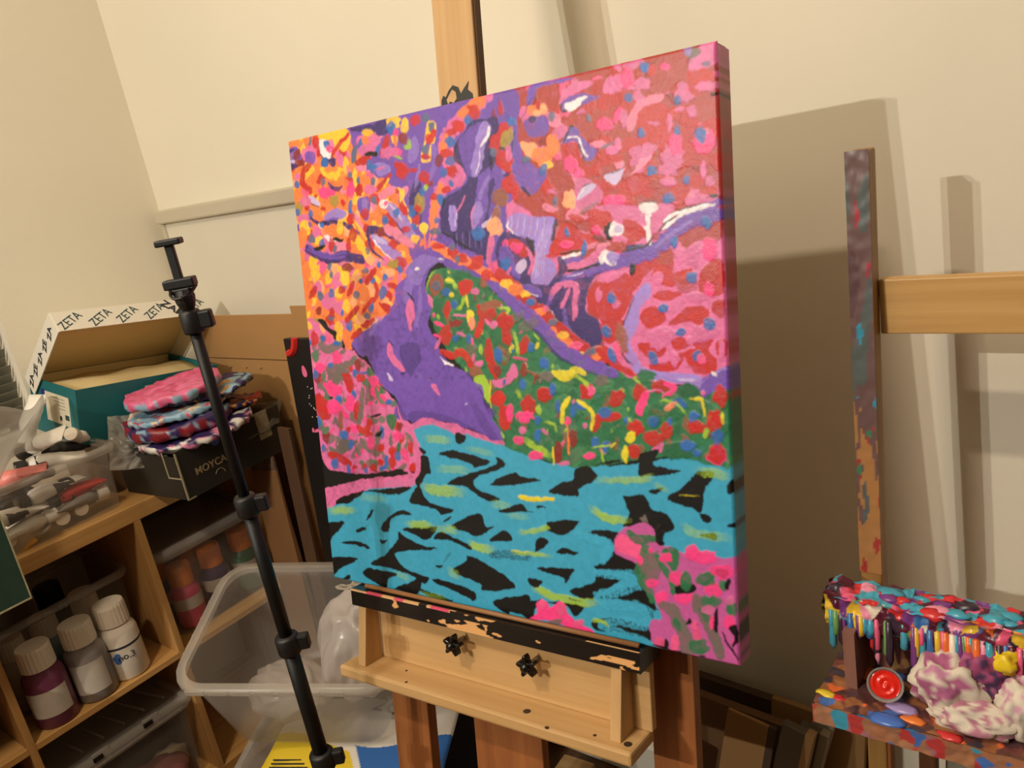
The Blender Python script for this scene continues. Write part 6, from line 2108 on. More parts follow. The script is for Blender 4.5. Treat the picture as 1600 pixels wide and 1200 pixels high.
d R 1 0 167.1;2348,2139 39,34
d OR 1 0 174.3;2614,2106 53,16
d OR 1 0 92.3;2759,2121 32,25
g DV 1 1 0;1577,2147 1779,2121 1791,2029 1759,1891 1857,1877 1956,1912 2067,1897 2161,1939 2184,2016 2458,2039 2541,2077 2654,2139 2790,2146 2788,2097 2613,2099 2540,2047 2472,1993 2362,1956 2231,1927 2140,1893 2099,1832 2074,1737 2125,1687 2159,1646 2144,1559 2079,1543 2006,1569 1955,1643 1893,1711 1800,1781 1735,1842 1658,1896 1560,1962
g R 1 1 0;2345,1958 2454,1957 2473,2016 2537,2003 2559,1942 2546,1877 2484,1918 2425,1891 2381,1848 2337,1820
g R 1 1 0;2088,1801 2137,1862 2209,1866 2263,1886 2316,1898 2340,1851 2336,1789 2286,1698 2212,1637 2160,1670 2093,1744
g R 1 1 0;2150,1655 2215,1685 2294,1667 2244,1588 2206,1556 2155,1591
g R 1 1 0;2372,1703 2433,1739 2498,1706 2496,1661 2418,1631 2378,1664
g R 1 1 0;2441,1890 2518,1938 2556,1869 2553,1824 2480,1842
g R 1 1 0;2435,1785 2511,1811 2591,1792 2516,1757
g R 1 1 0;2514,1645 2594,1718 2673,1730 2711,1699 2692,1654 2591,1657
g R 1 1 0;2350,1556 2397,1563 2492,1547 2479,1501 2402,1492
g R 1 1 0;2526,1569 2571,1585 2611,1568 2602,1538 2544,1530
g R 1 1 0;2625,1560 2673,1591 2735,1566 2709,1530 2725,1500 2746,1478 2727,1424 2649,1409 2612,1448 2583,1508 2608,1530 2647,1530
g R 1 1 0;2404,1455 2500,1470 2585,1523 2555,1438 2439,1422
g R 1 1 0;2554,1876 2643,1907 2633,1835 2599,1820
g R 1 1 0;2679,1869 2743,1930 2795,1912 2789,1783 2720,1770 2675,1788
g R 1 1 0;2332,2156 2430,2094 2410,2066 2326,2064
g R 1 1 0;1923,2100 1995,2173 2100,2108 2155,2111 2171,2063 2059,2041 1983,2013 1858,2015
g R 1 1 0;2163,2235 2249,2180 2227,2127 2130,2145
g R 1 1 0;2749,1559 2787,1573 2795,1500 2753,1498
g R 1 1 0;2734,1742 2787,1747 2784,1673 2732,1697
g R 1 1 0;2615,1680 2710,1714 2716,1669 2668,1641
g OR 1 1 0;2575,2117 2768,2134 2792,2026 2687,2026 2616,1996 2572,2059
g OR 1 1 0;2457,2010 2538,2011 2562,1950 2533,1922 2469,1949
d OR 0.6 0 176.6;2616,1836 54,42
d OR 0.6 0 89.9;2733,1873 49,43
d P 1 0 85.7;2151,1798 42,20
d P 1 0 -178.3;2246,1753 25,21
d P 1 0 87.3;2591,1962 50,23
d P 1 0 88.1;2661,1964 50,32
d P 1 0 86.9;2473,1866 34,28
d P 1 0 177.5;2659,1767 53,21
d P 1 0 -176.9;2465,1578 66,52
d P 1 0 179.8;2690,1604 70,42
d P 1 0 -179.9;2499,1608 56,35
d P 1 0 85;2541,1485 43,28
d P 1 0 87.1;2770,1522 50,17
d P 1 0 -164.1;2626,1575 27,25
s P 1 0 9.1;2209,1870 2281,1900
g P 1 1 0;2163,2235 2419,2207 2430,2117 2332,2156 2245,2142 2265,2178
g P 1 1 0;2468,2202 2579,2190 2528,2137 2469,2083 2443,2056
d H 1 0 88.3;2730,1977 57,34
d H 1 0 87.5;2722,1801 35,26
d H 1 0 175.2;1986,2063 43,24
d H 1 0 175.6;2270,1994 39,18
d H 1 0 173.6;2164,2118 30,21
s V 1 0 17.5;2782,2133 2653,2110 2557,2068 2456,1995 2320,1967 2179,1946 2105,1919
s LV 0.6 0 5.5;2653,2110 2557,2068 2473,2016
s K 0.9 0 4.2;2732,2173 2576,2139 2494,2088
s W 1 0 4.6;2762,2174 2616,2150 2510,2091
s W 1 0 5.7;2435,2205 2437,2131 2437,2030
d W 1 0 172.4;2443,2197 45,27
d K 1 0 86.6;2347,1919 30,19
s K 1 0 2.7;2460,2062 2408,2021 2288,2000
s K 1 0 3.8;2190,1968 2107,1943 1977,1935
s K 1 0 2.9;1945,2018 2058,2029
s W 1 0 4.8;1943,1995 2066,2015
s V 1 0 7.1;1942,1976 2074,1991
s V 1 0 9.5;1945,1895 2087,1919
s LA 1 0 2.4;1984,1909 2078,1921
d K 1 0 87.5;2234,2112 44,30
d W 1 0 171.1;2267,2113 43,36
d LA 1 0 91.2;2282,2115 23,20
d W 1 0 175.6;2221,1982 60,37
d LV 1 0 175.1;2243,1984 40,32
s P 1 0 8.5;1988,1954 2090,1967 2189,2029
d OR 1 0 176.9;1959,1952 32,24
d OR 1 0 175.2;2273,2032 59,26
d K 0.6 0 157.9;2170,2079 50,12
g LV 1 1 0;1629,2209 1690,2252 1787,2226 1936,2203 1917,2149 1856,2106 1797,2101 1709,2127 1641,2166
g LV 1 1 0;1802,2102 1911,2198 1930,2188 1916,2133 1891,2054 1869,2022 1810,2026
g LV 1 1 0;1811,2028 1915,1971 1887,1884 1817,1869 1758,1891 1785,1964
s LA 0.8 0 2.1;1668,2238 1650,2149
s LA 0.8 0 2;1710,2231 1690,2140
s LA 0.8 0 2;1752,2225 1730,2132
s LA 0.8 0 2;1793,2218 1769,2123
s LA 0.8 0 2;1833,2212 1808,2115
s LA 0.8 0 2;1874,2205 1846,2107
s LA 0.7 0 1.7;1910,2174 1860,2040 1830,1903
s LA 0.7 0 1.7;1892,2167 1846,2035 1814,1904
s LA 0.7 0 1.7;1874,2161 1832,2030 1799,1905
s LA 0.7 0 1.8;1856,2155 1818,2024 1783,1906
s LA 0.7 0 1.8;1838,2148 1804,2019 1767,1907
s W 1 0 2.6;1645,2216 1632,2183 1670,2147
s K 0.8 0 7.6;1758,2114 1784,2063 1774,2006
s K 0.8 0 5.9;1940,2195 1915,2117 1903,2094
s DV 1 0 9.8;1886,1875 1958,1936 1943,1994
s P 1 0 9.7;1870,1794 1913,1854 2027,1858 2016,1772 2005,1687
s P 1 0 6.4;1988,1838 1934,1750
s DV 1 0 4.9;1952,1856 1929,1808 1887,1760
g DV 1 1 0;2000,1675 2062,1699 2135,1671 2158,1607 2136,1549 2061,1558
s V 1 0 12.7;1717,1868 1804,1826
s W 1 0 2.5;1755,1831 1793,1817
s W 1 0 1.5;1800,1779 1893,1709
s V 0.8 0 7.4;1943,1742 1956,1660 1981,1610
s V 0.7 0 7.6;1881,1810 1848,1762
g R 1 1 0;1615,2110 1678,2121 1746,2082 1763,2030 1710,2025 1653,2071
d H 1 0 175.6;1684,2077 49,28
d H 1 0 83.9;1614,2093 29,24
d V 1 0 77.7;1609,2043 50,47
s P 1 0 5.6;1754,2065 1778,1997 1753,1933
g LA 1 1 0;1674,1978 1730,2017 1738,1967 1682,1935
s V 1 0 8.8;1649,2023 1653,1956 1681,1920
d B 1 0 83.2;1605,1993 40,31
s P 1 0 6.3;1634,1965 1609,1925
g LV 1 1 0;2343,1789 2423,1854 2429,1785 2373,1726 2362,1649 2312,1564 2358,1478 2374,1422 2329,1421 2289,1478 2286,1565 2282,1643 2303,1698
s K 0.9 0 2.3;2345,1793 2303,1698 2279,1651
s K 0.8 0 3.2;2250,1549 2289,1478 2323,1454
g LV 1 1 0;2348,1447 2456,1424 2578,1417 2668,1395 2655,1371 2453,1376 2346,1415
g V 1 1 0;2688,1402 2797,1452 2800,1360 2646,1346
s LA 1 0 2.5;2719,1403 2774,1445
s LA 1 0 3.5;2552,1386 2640,1380
d P 1 0 82.1;2672,1324 19,14
d BR 1 0 97.4;2270,1589 72,30
d B 1 0 112.3;1996,2126 28,16
d B 1 0 73.7;2086,2037 41,19
d B 1 0 88.2;2566,2027 30,20
d B 1 0 114.3;2640,1860 27,27
d B 1 0 -178.8;2493,1722 30,26
d B 1 0 -167.7;2718,1644 31,29
d B 1 0 -177.3;2576,1610 29,24
d B 1 0 82.2;2222,1785 29,25
d B 1 0 78.2;2184,1620 33,28
d B 1 0 109.9;2207,1502 38,27
d B 1 0 108.7;2435,1490 42,24
d B 1 0 80.1;2653,1496 29,25
d B 1 0 112.2;2725,2103 33,23
d HPs 1 0 85;2240,1526 45,24
d HPs 1 0 -155.8;2672,1478 27,25
s R 1 0 23.3;1559,1945 1617,1890 1683,1828 1749,1766 1824,1705 1897,1645 1969,1585 2059,1527 2158,1494
d Y 1 0 179.3;1600,1883 47,35
d Y 1 0 177.9;1719,1830 39,19
d Y 1 0 -179.9;1933,1607 37,19
d Y 1 0 -179.2;2030,1511 28,13
d O 1 0 179.7;1655,1854 47,35
d O 1 0 179.2;1796,1731 41,23
d O 1 0 -178.2;1949,1569 44,28
d O 1 0 -167.9;2131,1511 42,37
d O 1 0 -172.8;1867,1629 33,28
d B 1 0 -167.9;1751,1785 34,19
d GB 1 0 -167;1876,1678 33,21
d GB 1 0 -163.4;2087,1523 42,18
d GB 1 0 -178.8;1929,1553 26,15
d HPs 1 0 -178.3;2005,1552 39,24
d HPs 1 0 180;1837,1746 22,15
s V 1 0 19.3;1531,1878 1648,1778 1744,1707 1837,1621 1927,1528 2073,1462 2206,1410
s DV 0.7 0 5;1653,1719 1797,1613 1887,1512 1997,1445 2142,1397
g R 1 1 0;2114,1527 2188,1542 2253,1462 2341,1407 2319,1398 2216,1437
d B 1 0 109.9;2207,1502 38,27
d R 1 0 52.6;1568,1694 50,47
d R 1 0 64;1686,1556 57,31
d R 1 0 105.3;1576,1607 51,36
d R 1 0 -168;1791,1300 49,39
d B 1 0 75.2;1731,1547 27,23
d B 1 0 -150.5;1809,1462 37,34
d B 1 0 81.7;1849,1335 35,22
d B 1 0 83.7;1524,1505 40,17
s LI 1 0 6.3;1621,1643 1641,1573 1645,1500
s YL 1 0 9;1860,1415 1956,1408 1993,1396
g P 1 1 0;1609,1453 1628,1401 1583,1364 1560,1400
s H 1 0 4.7;1613,1492 1697,1481
d DR 1 0 83.1;1675,1427 40,21
d DR 1 0 72.5;1757,1393 22,18
s LI 1 0 3.6;1753,1627 1796,1578
d GY 0.6 0 -159;1721,1666 68,35
d GY 0.6 0 -159.6;1663,1710 46,24
d G2 0.55 0 -176.8;1992,1379 65,38
d G2 0.55 0 -172.1;2116,1291 63,46
d G2 0.55 0 -174.7;1817,1377 57,39
d G2 0.55 0 -155.3;2177,1113 64,55
d G2 0.55 0 -152.6;2445,1221 59,52
d G2 0.55 0 -156.9;2027,1081 66,56
d G2 0.55 0 -174.5;2528,1224 56,35
d G2 0.55 0 -162.7;1625,1147 49,39
d G2 0.55 0 -177;2388,1400 58,36
d G2 0.55 0 -145;2688,1253 36,33
d G2 0.55 0 68.9;1917,1006 40,32
d GL 0.5 0 -176.4;1913,1345 66,38
d GL 0.5 0 -174;2157,1349 52,37
d GL 0.5 0 -171.6;2238,1214 51,37
d GL 0.5 0 -155.3;2361,1242 40,35
d GL 0.5 0 -172.1;2040,997 65,38
d GL 0.5 0 -162.2;1803,1198 58,48
g G 1 1 0;2337,1415 2389,1427 2439,1416 2433,1385 2369,1376
g LV 1 1 0;2439,1408 2536,1386 2655,1380 2727,1411 2789,1448 2800,1367 2723,1336 2675,1304 2646,1357 2576,1370 2453,1376
g V 1 1 0;2662,1365 2734,1411 2803,1434 2799,1345 2723,1333 2675,1301
d W 1 0 151;2727,1415 22,9
g G2 1 1 0;2542,1348 2600,1372 2654,1342 2661,1303 2556,1301
d G2 1 0 -174.4;2526,1041 94,44
d P 1 0 82.9;2672,1324 17,12
d GY 1 0 -175.5;2141,1377 42,28
d GY 1 0 -175.9;1819,1394 45,29
d R 1 0 -162.6;1796,1300 52,44
d R 1 0 -160.2;1689,1232 60,51
d R 1 0 55.5;2220,1286 59,36
d R 1 0 62.1;2353,1317 42,38
d R 1 0 -159.4;2316,1140 49,41
d R 1 0 -167.4;2412,1093 54,41
d R 1 0 75.2;2478,1136 42,34
d R 1 0 81.4;2721,1197 54,39
d R 1 0 84.4;2756,1315 53,35
d R 1 0 -169.5;2637,1159 46,35
d R 1 0 80.8;1531,1161 74,44
d R 1 0 68.7;1508,1267 44,36
d R 1 0 -162.7;2054,1318 50,43
d HPs 1 0 -162.5;2077,1323 32,28
d R 1 0 73.7;2039,1314 38,32
s R 1 0 12.2;2087,1125 2118,1180 2228,1197
d DR 1 0 83.5;1856,985 69,31
d DR 1 0 84.6;1955,1068 58,22
d R 1 0 -175.6;2461,1354 47,32
d R 1 0 60.7;2301,1023 40,35
s H 1 0 6.6;2486,1362 2534,1348 2491,1312
d H 1 0 -149.9;2728,1027 53,46
d R 1 0 69.7;2728,1035 53,45
s H 1 0 10.4;2387,1321 2354,1265 2342,1213
s P 1 0 3.2;2392,1326 2451,1335 2475,1323
d B 1 0 81.6;1848,1327 35,22
d B 1 0 164.5;2554,1271 41,23
d B 1 0 -174.1;2152,1214 42,26
d B 1 0 -134.6;2413,1177 28,26
d B 1 0 65.9;2623,1212 32,28
d B 1 0 81.3;2732,1117 37,26
d B 1 0 74.2;2086,1050 35,27
d B 1 0 80.4;2145,1037 34,23
d B 1 0 -172.6;2584,1072 43,26
d B 1 0 81.5;1738,1074 40,23
d B 1 0 75.3;1739,1152 30,23
d B 1 0 84;1875,1234 35,16
d B 1 0 -168.5;1809,1462 34,29
d B 1 0 -171.7;2631,1035 27,17
d B 1 0 81.1;2266,1178 20,14
d B 1 0 85.1;2501,1184 27,13
d B 1 0 76;1663,1349 30,23
s B 1 0 10.5;1960,1195 1982,1242 2029,1235
s YL 1 0 7.6;1947,1283 1903,1218 1893,1150
s O 1 0 3.6;1899,1159 1925,1117 1925,986
s YL 1 0 6.9;1994,1271 2057,1232 2083,1183 2068,1123
s LI 1 0 6.9;1619,1322 1648,1266
s YL 1 0 10.5;2042,1413 1986,1429 1945,1387 1874,1403
s LI 1 0 5.9;1993,1396 2047,1363 2064,1339
s LI 1 0 4;2448,1284 2530,1271 2592,1215
d PO 1 0 -150.8;2505,1254 38,17
s YL 1 0 4.3;2612,1296 2667,1290 2673,1218
d YL 1 0 80.2;2287,1095 37,26
d YL 1 0 84.7;2251,1003 47,20
s LI 1 0 10.6;1637,1046 1727,1003 1815,964
s YL 1 0 4.2;1829,1018 1823,918
s LI 1 0 3.9;2116,1019 2134,937
s LI 1 0 3.4;2061,1024 2117,1036 2191,1048
d H 1 0 -173.6;1713,963 54,26
d H 1 0 -173.6;2044,981 39,19
d H 1 0 -172.5;1664,1175 55,36
d H 1 0 81.6;1565,1189 47,26
d H 1 0 -168.2;1610,1040 37,26
d H 1 0 59;1928,1160 22,19
d P 1 0 68.5;2032,1139 18,15
d P 1 0 -166.8;1641,1095 29,22
g P 1 1 0;1610,1461 1639,1409 1614,1381 1572,1409
d LI 1 0 86;2679,1131 31,13
d LI 1 0 -161.2;2327,1391 14,12
d LI 1 0 75.9;1754,1213 30,23
s LI 1 0 4.1;2319,1391 2361,1356
s BR 1 0 5.2;1690,1427 1759,1402
g P 1 1 0;2401,1041 2462,1080 2453,1031 2400,1019
g P 1 1 0;1841,924 1912,946 1920,921
g K 1 1 0;2063,932 2202,976 2214,965 2106,940
s LI 1 0 5.2;1779,1145 1848,1139 1855,1097
s YL 1 0 3.8;2760,1233 2766,1181
g K 1 1 0;1435,808 1563,855 1604,838 1736,828 1563,790 1431,767
g K 1 1 0;1956,901 2034,927 2086,871 2016,824 1971,799 1957,755 1783,766 1861,821 1942,848
g K 1 1 0;2337,1008 2441,1043 2407,993 2414,956 2550,941 2336,897 2325,958
g K 1 1 0;2636,947 2718,943 2669,874 2656,808 2635,742 2600,764 2467,789 2539,853
g K 1 1 0;2368,826 2452,849 2409,813
g K 1 1 0;2238,795 2359,779 2369,739 2443,718 2479,664 2489,649 2417,596 2437,560 2373,541 2380,623 2322,655 2217,621 2257,707 2231,764
g K 1 1 0;1435,625 1598,680 1619,642 1677,647 1520,623
g K 1 1 0;1737,559 1824,603 1965,622 1847,535
g K 1 1 0;2635,739 2683,733 2682,698 2649,701
g K 1 1 0;2784,905 2854,938 2851,884 2779,848
g K 1 1 0;2774,708 2853,726 2852,703 2774,689
g K 1 1 0;2628,634 2694,653 2713,621 2639,626
g K 1 1 0;2010,562 2082,583 2189,587 2184,503 2133,549
g K 1 1 0;1682,490 1755,486 1667,418
g K 1 1 0;1414,478 1473,505 1511,480 1493,453 1411,442
g K 1 1 0;2811,812 2847,852 2846,815
g K 1 1 0;1698,684 1756,675 1708,669
s LI 0.65 0 9.5;2077,856 2296,876 2401,903
s LI 0.85 0 12.4;2034,701 2129,660 2252,664
s LI 0.75 0 7.1;1560,515 1689,538 1800,587
s LI 0.55 0 12.8;2626,951 2789,932
s LI 0.4 0 12.5;2539,667 2619,637 2776,637
s YL 1 0 6.5;1583,725 1693,716 1812,734
s LI 0.4 0 6.9;2391,868 2482,828
s LI 0.4 0.5 8.2;1481,605 1642,605
s YL 0.7 0 1.5;2531,821 2636,821
d GY 1 0 -165.8;2379,664 70,46
g K 1 1 0;372,156 515,239 626,344 646,399 711,372 841,340 951,332 631,271 611,219 687,164 807,149 862,136 814,93 737,127 546,147
g K 1 1 0;-31,137 261,173 124,100 3,16 -28,17
g K 1 1 0;291,70 353,126 433,121 606,119 513,70 491,7 421,21
g K 1 1 0;566,21 729,95 789,127 795,62 732,4 610,13
g K 1 1 0;908,117 945,142 1208,113 1202,47 1139,70
g K 1 1 0;760,43 830,52 1038,21 955,0
g K 1 1 0;1061,209 1171,288 1186,324 1349,284 1498,213 1476,169 1275,125 1255,166
g K 1 1 0;1352,438 1463,505 1508,479 1506,457
g K 1 1 0;1661,394 1687,494 1759,487 1676,427
g K 1 1 0;1344,67 1570,150 1600,118 1695,147 1630,74 1612,-2 1457,11
g K 1 1 0;1599,248 1701,248 1641,201
g K 1 1 0;1669,316 1763,333 1761,309
g K 1 1 0;-21,342 16,385 162,406 0,265
g K 1 1 0;1020,511 1090,553 1046,519
g K 1 1 0;84,3 168,46 163,16
g K 1 1 0;923,225 987,232 953,212
s K 0.7 0.6 12.8;1359,353 1471,373 1617,373
s K 0.6 0.5 3.9;1049,323 997,258
s LI 0.65 0 12.8;1208,406 1279,385 1382,389
s LI 0.8 0 7.5;1502,390 1619,398 1770,402
s YL 1 0 2;1503,399 1620,407
s LI 0.55 0 11.3;722,465 943,480
s LI 0.85 0 9.8;1641,204 1753,185
s LI 0.35 0 13.8;1015,216 1111,182
s LI 0.4 0 13.6;1021,482 1128,460
s LI 0.3 0 11.9;585,122 704,104
s LI 0.3 0 11.3;777,23 995,24
s LI 0.4 0 15.8;4,469 251,496
g K 1 1 0;1665,322 1898,354 1882,309 1846,258 1827,290
g K 1 1 0;1598,253 1699,243 1642,200
g K 1 1 0;1866,217 1957,265 2033,302 2046,341 2189,342 2081,264 2022,224 2004,191
g K 1 1 0;2039,215 2281,327 2293,343 2311,313 2362,216 2384,218 2167,228
g K 1 1 0;2037,389 2124,443 2147,487 2215,465 2294,458 2299,380 2210,386 2069,374
g K 1 1 0;2028,572 2072,591 2192,584 2178,499 2157,507 2111,559
g K 1 1 0;1808,428 1857,464 1943,441
g K 1 1 0;2245,781 2346,800 2379,734 2452,723 2494,655 2436,618 2395,529 2434,563 2380,611 2338,702 2262,701
g K 1 1 0;1464,75 1584,153 1606,113 1536,13 1460,20
g K 1 1 0;1704,130 1822,154 1954,155 1895,81 1854,135
g K 1 1 0;1750,592 1957,621 1850,538
g K 1 1 0;1685,491 1757,482 1667,414 1662,418
g K 1 1 0;2000,75 2146,125 2322,110 2350,96 2365,32 2201,47 2038,24
g K 1 1 0;2289,368 2360,284 2376,230 2363,170 2418,152 2344,166
s T 1 0.35 15.9;2045,353 2152,361 2256,365 2279,333 2164,273 2045,220 2105,189 2246,207 2350,173 2291,110 2171,111 2061,65
s T 1 0.2 11.9;2051,46 2193,41 2341,19
s T 1 0.2 14.2;1949,545 2057,535 2136,513 2085,424
s LI 0.9 0 12;1632,192 1789,176 1931,173 2042,185
s K 0.7 0.5 3.5;1866,181 1950,178
s LI 0.9 0 5.9;1998,78 2063,90 2101,60
s T 1 0 10.8;1468,17 1565,4
g H 1 1 0;1594,8 1652,64 1643,107 1678,141 1719,138 1742,105 1786,143 1827,148 1851,93 1894,58 1968,38 2019,6 1872,11 1728,24
d HPs 1 0 52.1;1686,114 33,26
d HPs 1 0 63.7;1813,111 42,31
d HPs 1 0 -151.3;1912,44 47,20
d GY 1 0 -156.3;1757,19 73,19
g PD 1 1 0;2174,566 2238,622 2324,656 2388,632 2393,563 2457,556 2512,540 2559,531 2591,566 2666,539 2741,535 2828,536 2837,387 2846,91 2842,-15 2618,-5 2523,-2 2444,13 2362,15 2333,94 2353,154 2411,165 2382,231 2376,278 2335,286 2297,352 2285,430 2176,470 2159,500
g HPs 1 1 0;2173,550 2218,580 2317,537 2305,472 2229,477 2169,493
s G 1 0 12.8;2253,596 2294,569 2382,585
s GY 0.9 0 9.1;2268,566 2319,569
s G 1 0 15.2;2341,529 2321,459 2299,376 2338,327 2359,259
d GY 1 0 78.3;2361,441 87,56
d K 1 0 83.4;2415,605 45,22
s G 1 0 10.7;2397,493 2434,436 2472,388 2472,318
g G 1 1 0;2424,534 2506,549 2512,487 2490,429 2452,462
d H 1 0 -165.3;2446,494 43,26
d H 1 0 -145.3;2497,399 44,35
d H 1 0 -164.8;2364,348 41,23
d H 1 0 104;2304,463 31,20
d H 1 0 -137.6;2410,283 37,29
d H 1 0 -156.8;2531,304 51,36
d H 1 0 57.3;2582,542 41,33
d H 1 0 -167.6;2647,527 64,34
d H 1 0 -172.5;2681,367 47,37
d H 1 0 75.2;2366,520 18,13
g K 1 1 0;2485,352 2525,370 2581,378 2588,342 2495,315
d G 1 0 78.7;2544,390 50,32
d G 1 0 -147.2;2653,415 59,37
d G 1 0 62.6;2735,400 33,26
d G 1 0 -164.3;2663,303 56,30
d H 1 0 -164.3;2734,468 63,38
d DR 0.4 0 -159.2;2730,459 35,25
d K 1 0 83.8;2757,411 35,17
s GY 1 0 16.3;2594,315 2607,256 2657,181 2691,88 2704,38
s G 0.8 0 8.6;2607,256 2643,202
s GY 1 0 19.1;2415,241 2471,216 2500,158 2529,101 2525,22
s G 1 0 8.9;2481,178 2502,128
d G 1 0 77.6;2770,286 46,30
d G 1 0 -159.7;2597,61 54,45
d H 1 0 65.7;2757,220 38,29
d H 1 0 81.9;2673,200 36,19
d H 1 0 80.6;2774,120 18,10
g K 1 1 0;2529,162 2554,201 2568,177
g K 1 1 0;2681,237 2702,277 2697,156 2680,163
g K 1 1 0;2752,191 2788,209 2802,138 2765,92 2776,151
d K 1 0 -142;2595,169 16,6
d K 1 0 -148.3;2617,14 22,8
d K 1 0 -153.5;2471,-5 40,12
g K 1 1 0;2404,51 2434,63 2429,9 2383,9
s K 1 0 3;2717,170 2751,101 2793,34
d HPs 1 0 69.8;2387,33 39,27
d HPs 1 0 83.8;2474,51 55,23
d HPs 1 0 72.2;2593,122 37,26
d HPs 1 0 77.1;2583,167 27,17
s PD 1 0 5.1;2747,342 2728,248 2708,138
d P 1 0 65.3;2765,330 27,21
d P 1 0 -161.6;2653,257 36,22
g K 1 1 0;2344,20 2411,19 2502,5 2409,0
'''

CW, CH, CT = .700, .7175, .038
pt = thing('painting', 'large square painting of a violet tree, flowers and turquoise water on the easel', 'painting', EM)
NX, NY = 700, 716
col, hg = raster(unpack(STROKES), CW*1000, CH*1000, NX, NY)
U, V = np.meshgrid(np.linspace(0, CW, NX), np.linspace(0, CH, NY))
ed = np.minimum(np.minimum(U, CW-U), np.minimum(V, CH-V)); hg = hg*np.clip(ed/.004, 0, 1); rnd_e = np.clip(1-ed/.0035, 0, 1)**2*.0028
weave = (np.sin(U*2*np.pi/.0013)*np.sin(V*2*np.pi/.0013))*.00004
co = np.stack([U, -hg*.0011+rnd_e-weave, V], -1).reshape(-1, 3)
ii = np.arange(NX*NY).reshape(NY, NX); F = np.stack([ii[:-1, :-1], ii[:-1, 1:], ii[1:, 1:], ii[1:, :-1]], -1).reshape(-1, 4)
me = bpy.data.meshes.new('painted_front'); me.vertices.add(len(co)); me.vertices.foreach_set('co', co.astype(np.float32).ravel())
me.loops.add(F.size); me.loops.foreach_set('vertex_index', F.astype(np.int32).ravel()); me.polygons.add(len(F)); me.polygons.foreach_set('loop_start', np.arange(0, F.size, 4, dtype=np.int32)); me.polygons.foreach_set('loop_total', np.full(len(F), 4, np.int32))
me.polygons.foreach_set('use_smooth', np.ones(len(F), bool)); me.update(); me.validate()
M_paint = vcol('acrylic_paint', .36, .45, .12, 900); me.materials.append(M_paint)
pf = bpy.data.objects.new('painted_front', me); COL.objects.link(pf); pf.parent = pt; setcol(pf, col.reshape(-1, 3))
# wrapped canvas edges carry the colours of the margin round the side
def edge(name, pts, cs, dirv):
    n = len(pts); D = 6; mb = MB(); cc = []
    for d in range(D+1):
        for p, c in zip(pts, cs): mb.v.append((p[0]+dirv[0]*0, .0028+(CT-.0028)*d/D, p[2])); cc.append(np.array(c)*(1 if d < 2 else .9))
    for d in range(D):
        for i in range(n-1): mb.f.append((d*n+i, d*n+i+1, (d+1)*n+i+1, (d+1)*n+i))
    setcol(mb.build(name, M_paint, pt), cc)
st_ = 4
edge('canvas_edge', [(CW, 0, v) for v in np.linspace(0, CH, NY)[::st_]], col[::st_, NX-4], (0, 0)); edge('canvas_edge', [(0, 0, v) for v in np.linspace(0, CH, NY)[::st_]], col[::st_, 3], (0, 0))
edge('canvas_edge', [(u, 0, CH) for u in np.linspace(0, CW, NX)[::st_]], col[NY-4, ::st_], (0, 0)); edge('canvas_edge', [(u, 0, 0) for u in np.linspace(0, CW, NX)[::st_]], col[3, ::st_], (0, 0))
M_raw = mat('raw_canvas', (206, 194, 168), .85)
f = MB()
for lo, hi in (((.002, .002), (.042, CH-.002)), ((CW-.042, .002), (CW-.002, CH-.002)), ((.042, .002), (CW-.042, .042)), ((.042, CH-.042), (CW-.042, CH-.002))): MB().box((lo[0], .006, lo[1]), (hi[0], CT-.0005, hi[1])).build('stretcher_bar', M_pine, pt)
MB().box((.003, .0035, .003), (CW-.003, .0055, CH-.003)).build('canvas_back', M_raw, pt)
# ------------------------------------------------------------------ second easel on the right, crusted with paint
M_spl = splat('paint_splashed_wood', (150, 96, 62), [(126, 60, 66), (90, 84, 88), (70, 120, 96), (150, 60, 70), (96, 88, 96), (60, 140, 170), (120, 70, 80)], 22, .62, stretch=(1, 1, .35))
M_wd2 = wood('easel_wood_side', (168, 128, 72), (146, 108, 58), 2, .5); M_wd2h = wood('easel_wood_bar', (206, 164, 104), (188, 146, 88), 0, .45)
M_low = splat('paint_smeared_wood', (166, 116, 78), [(160, 60, 60), (150, 96, 70), (70, 120, 170), (214, 110, 90), (90, 60, 60), (190, 140, 60)], 26, .5, stretch=(.5, 1, 1))
e2 = thing('easel', 'paint crusted easel at the right edge with thick drips on its tray', 'easel', XF((-.06, .96, 0)))
E2 = Matrix.Translation((.06, -.96, 0))
def post(x0, x1, z0, z1, ya, yb, d, m, name, n=1, par=None):
    """upright leaning from y=ya at z=.74 to y=yb at z=1.32"""
    def Y(z): return ya+(yb-ya)*(z-.74)/.58
    return MB().add([E2 @ Vector(p) for p in ((x0, Y(z0), z0), (x1, Y(z0), z0), (x1, Y(z0)+d, z0), (x0, Y(z0)+d, z0), (x0, Y(z1), z1), (x1, Y(z1), z1), (x1, Y(z1)+d, z1), (x0, Y(z1)+d, z1))], ((3,2,1,0),(4,5,6,7),(0,1,5,4),(1,2,6,5),(2,3,7,6),(3,0,4,7))).build(name, m, e2, bevel=.003)
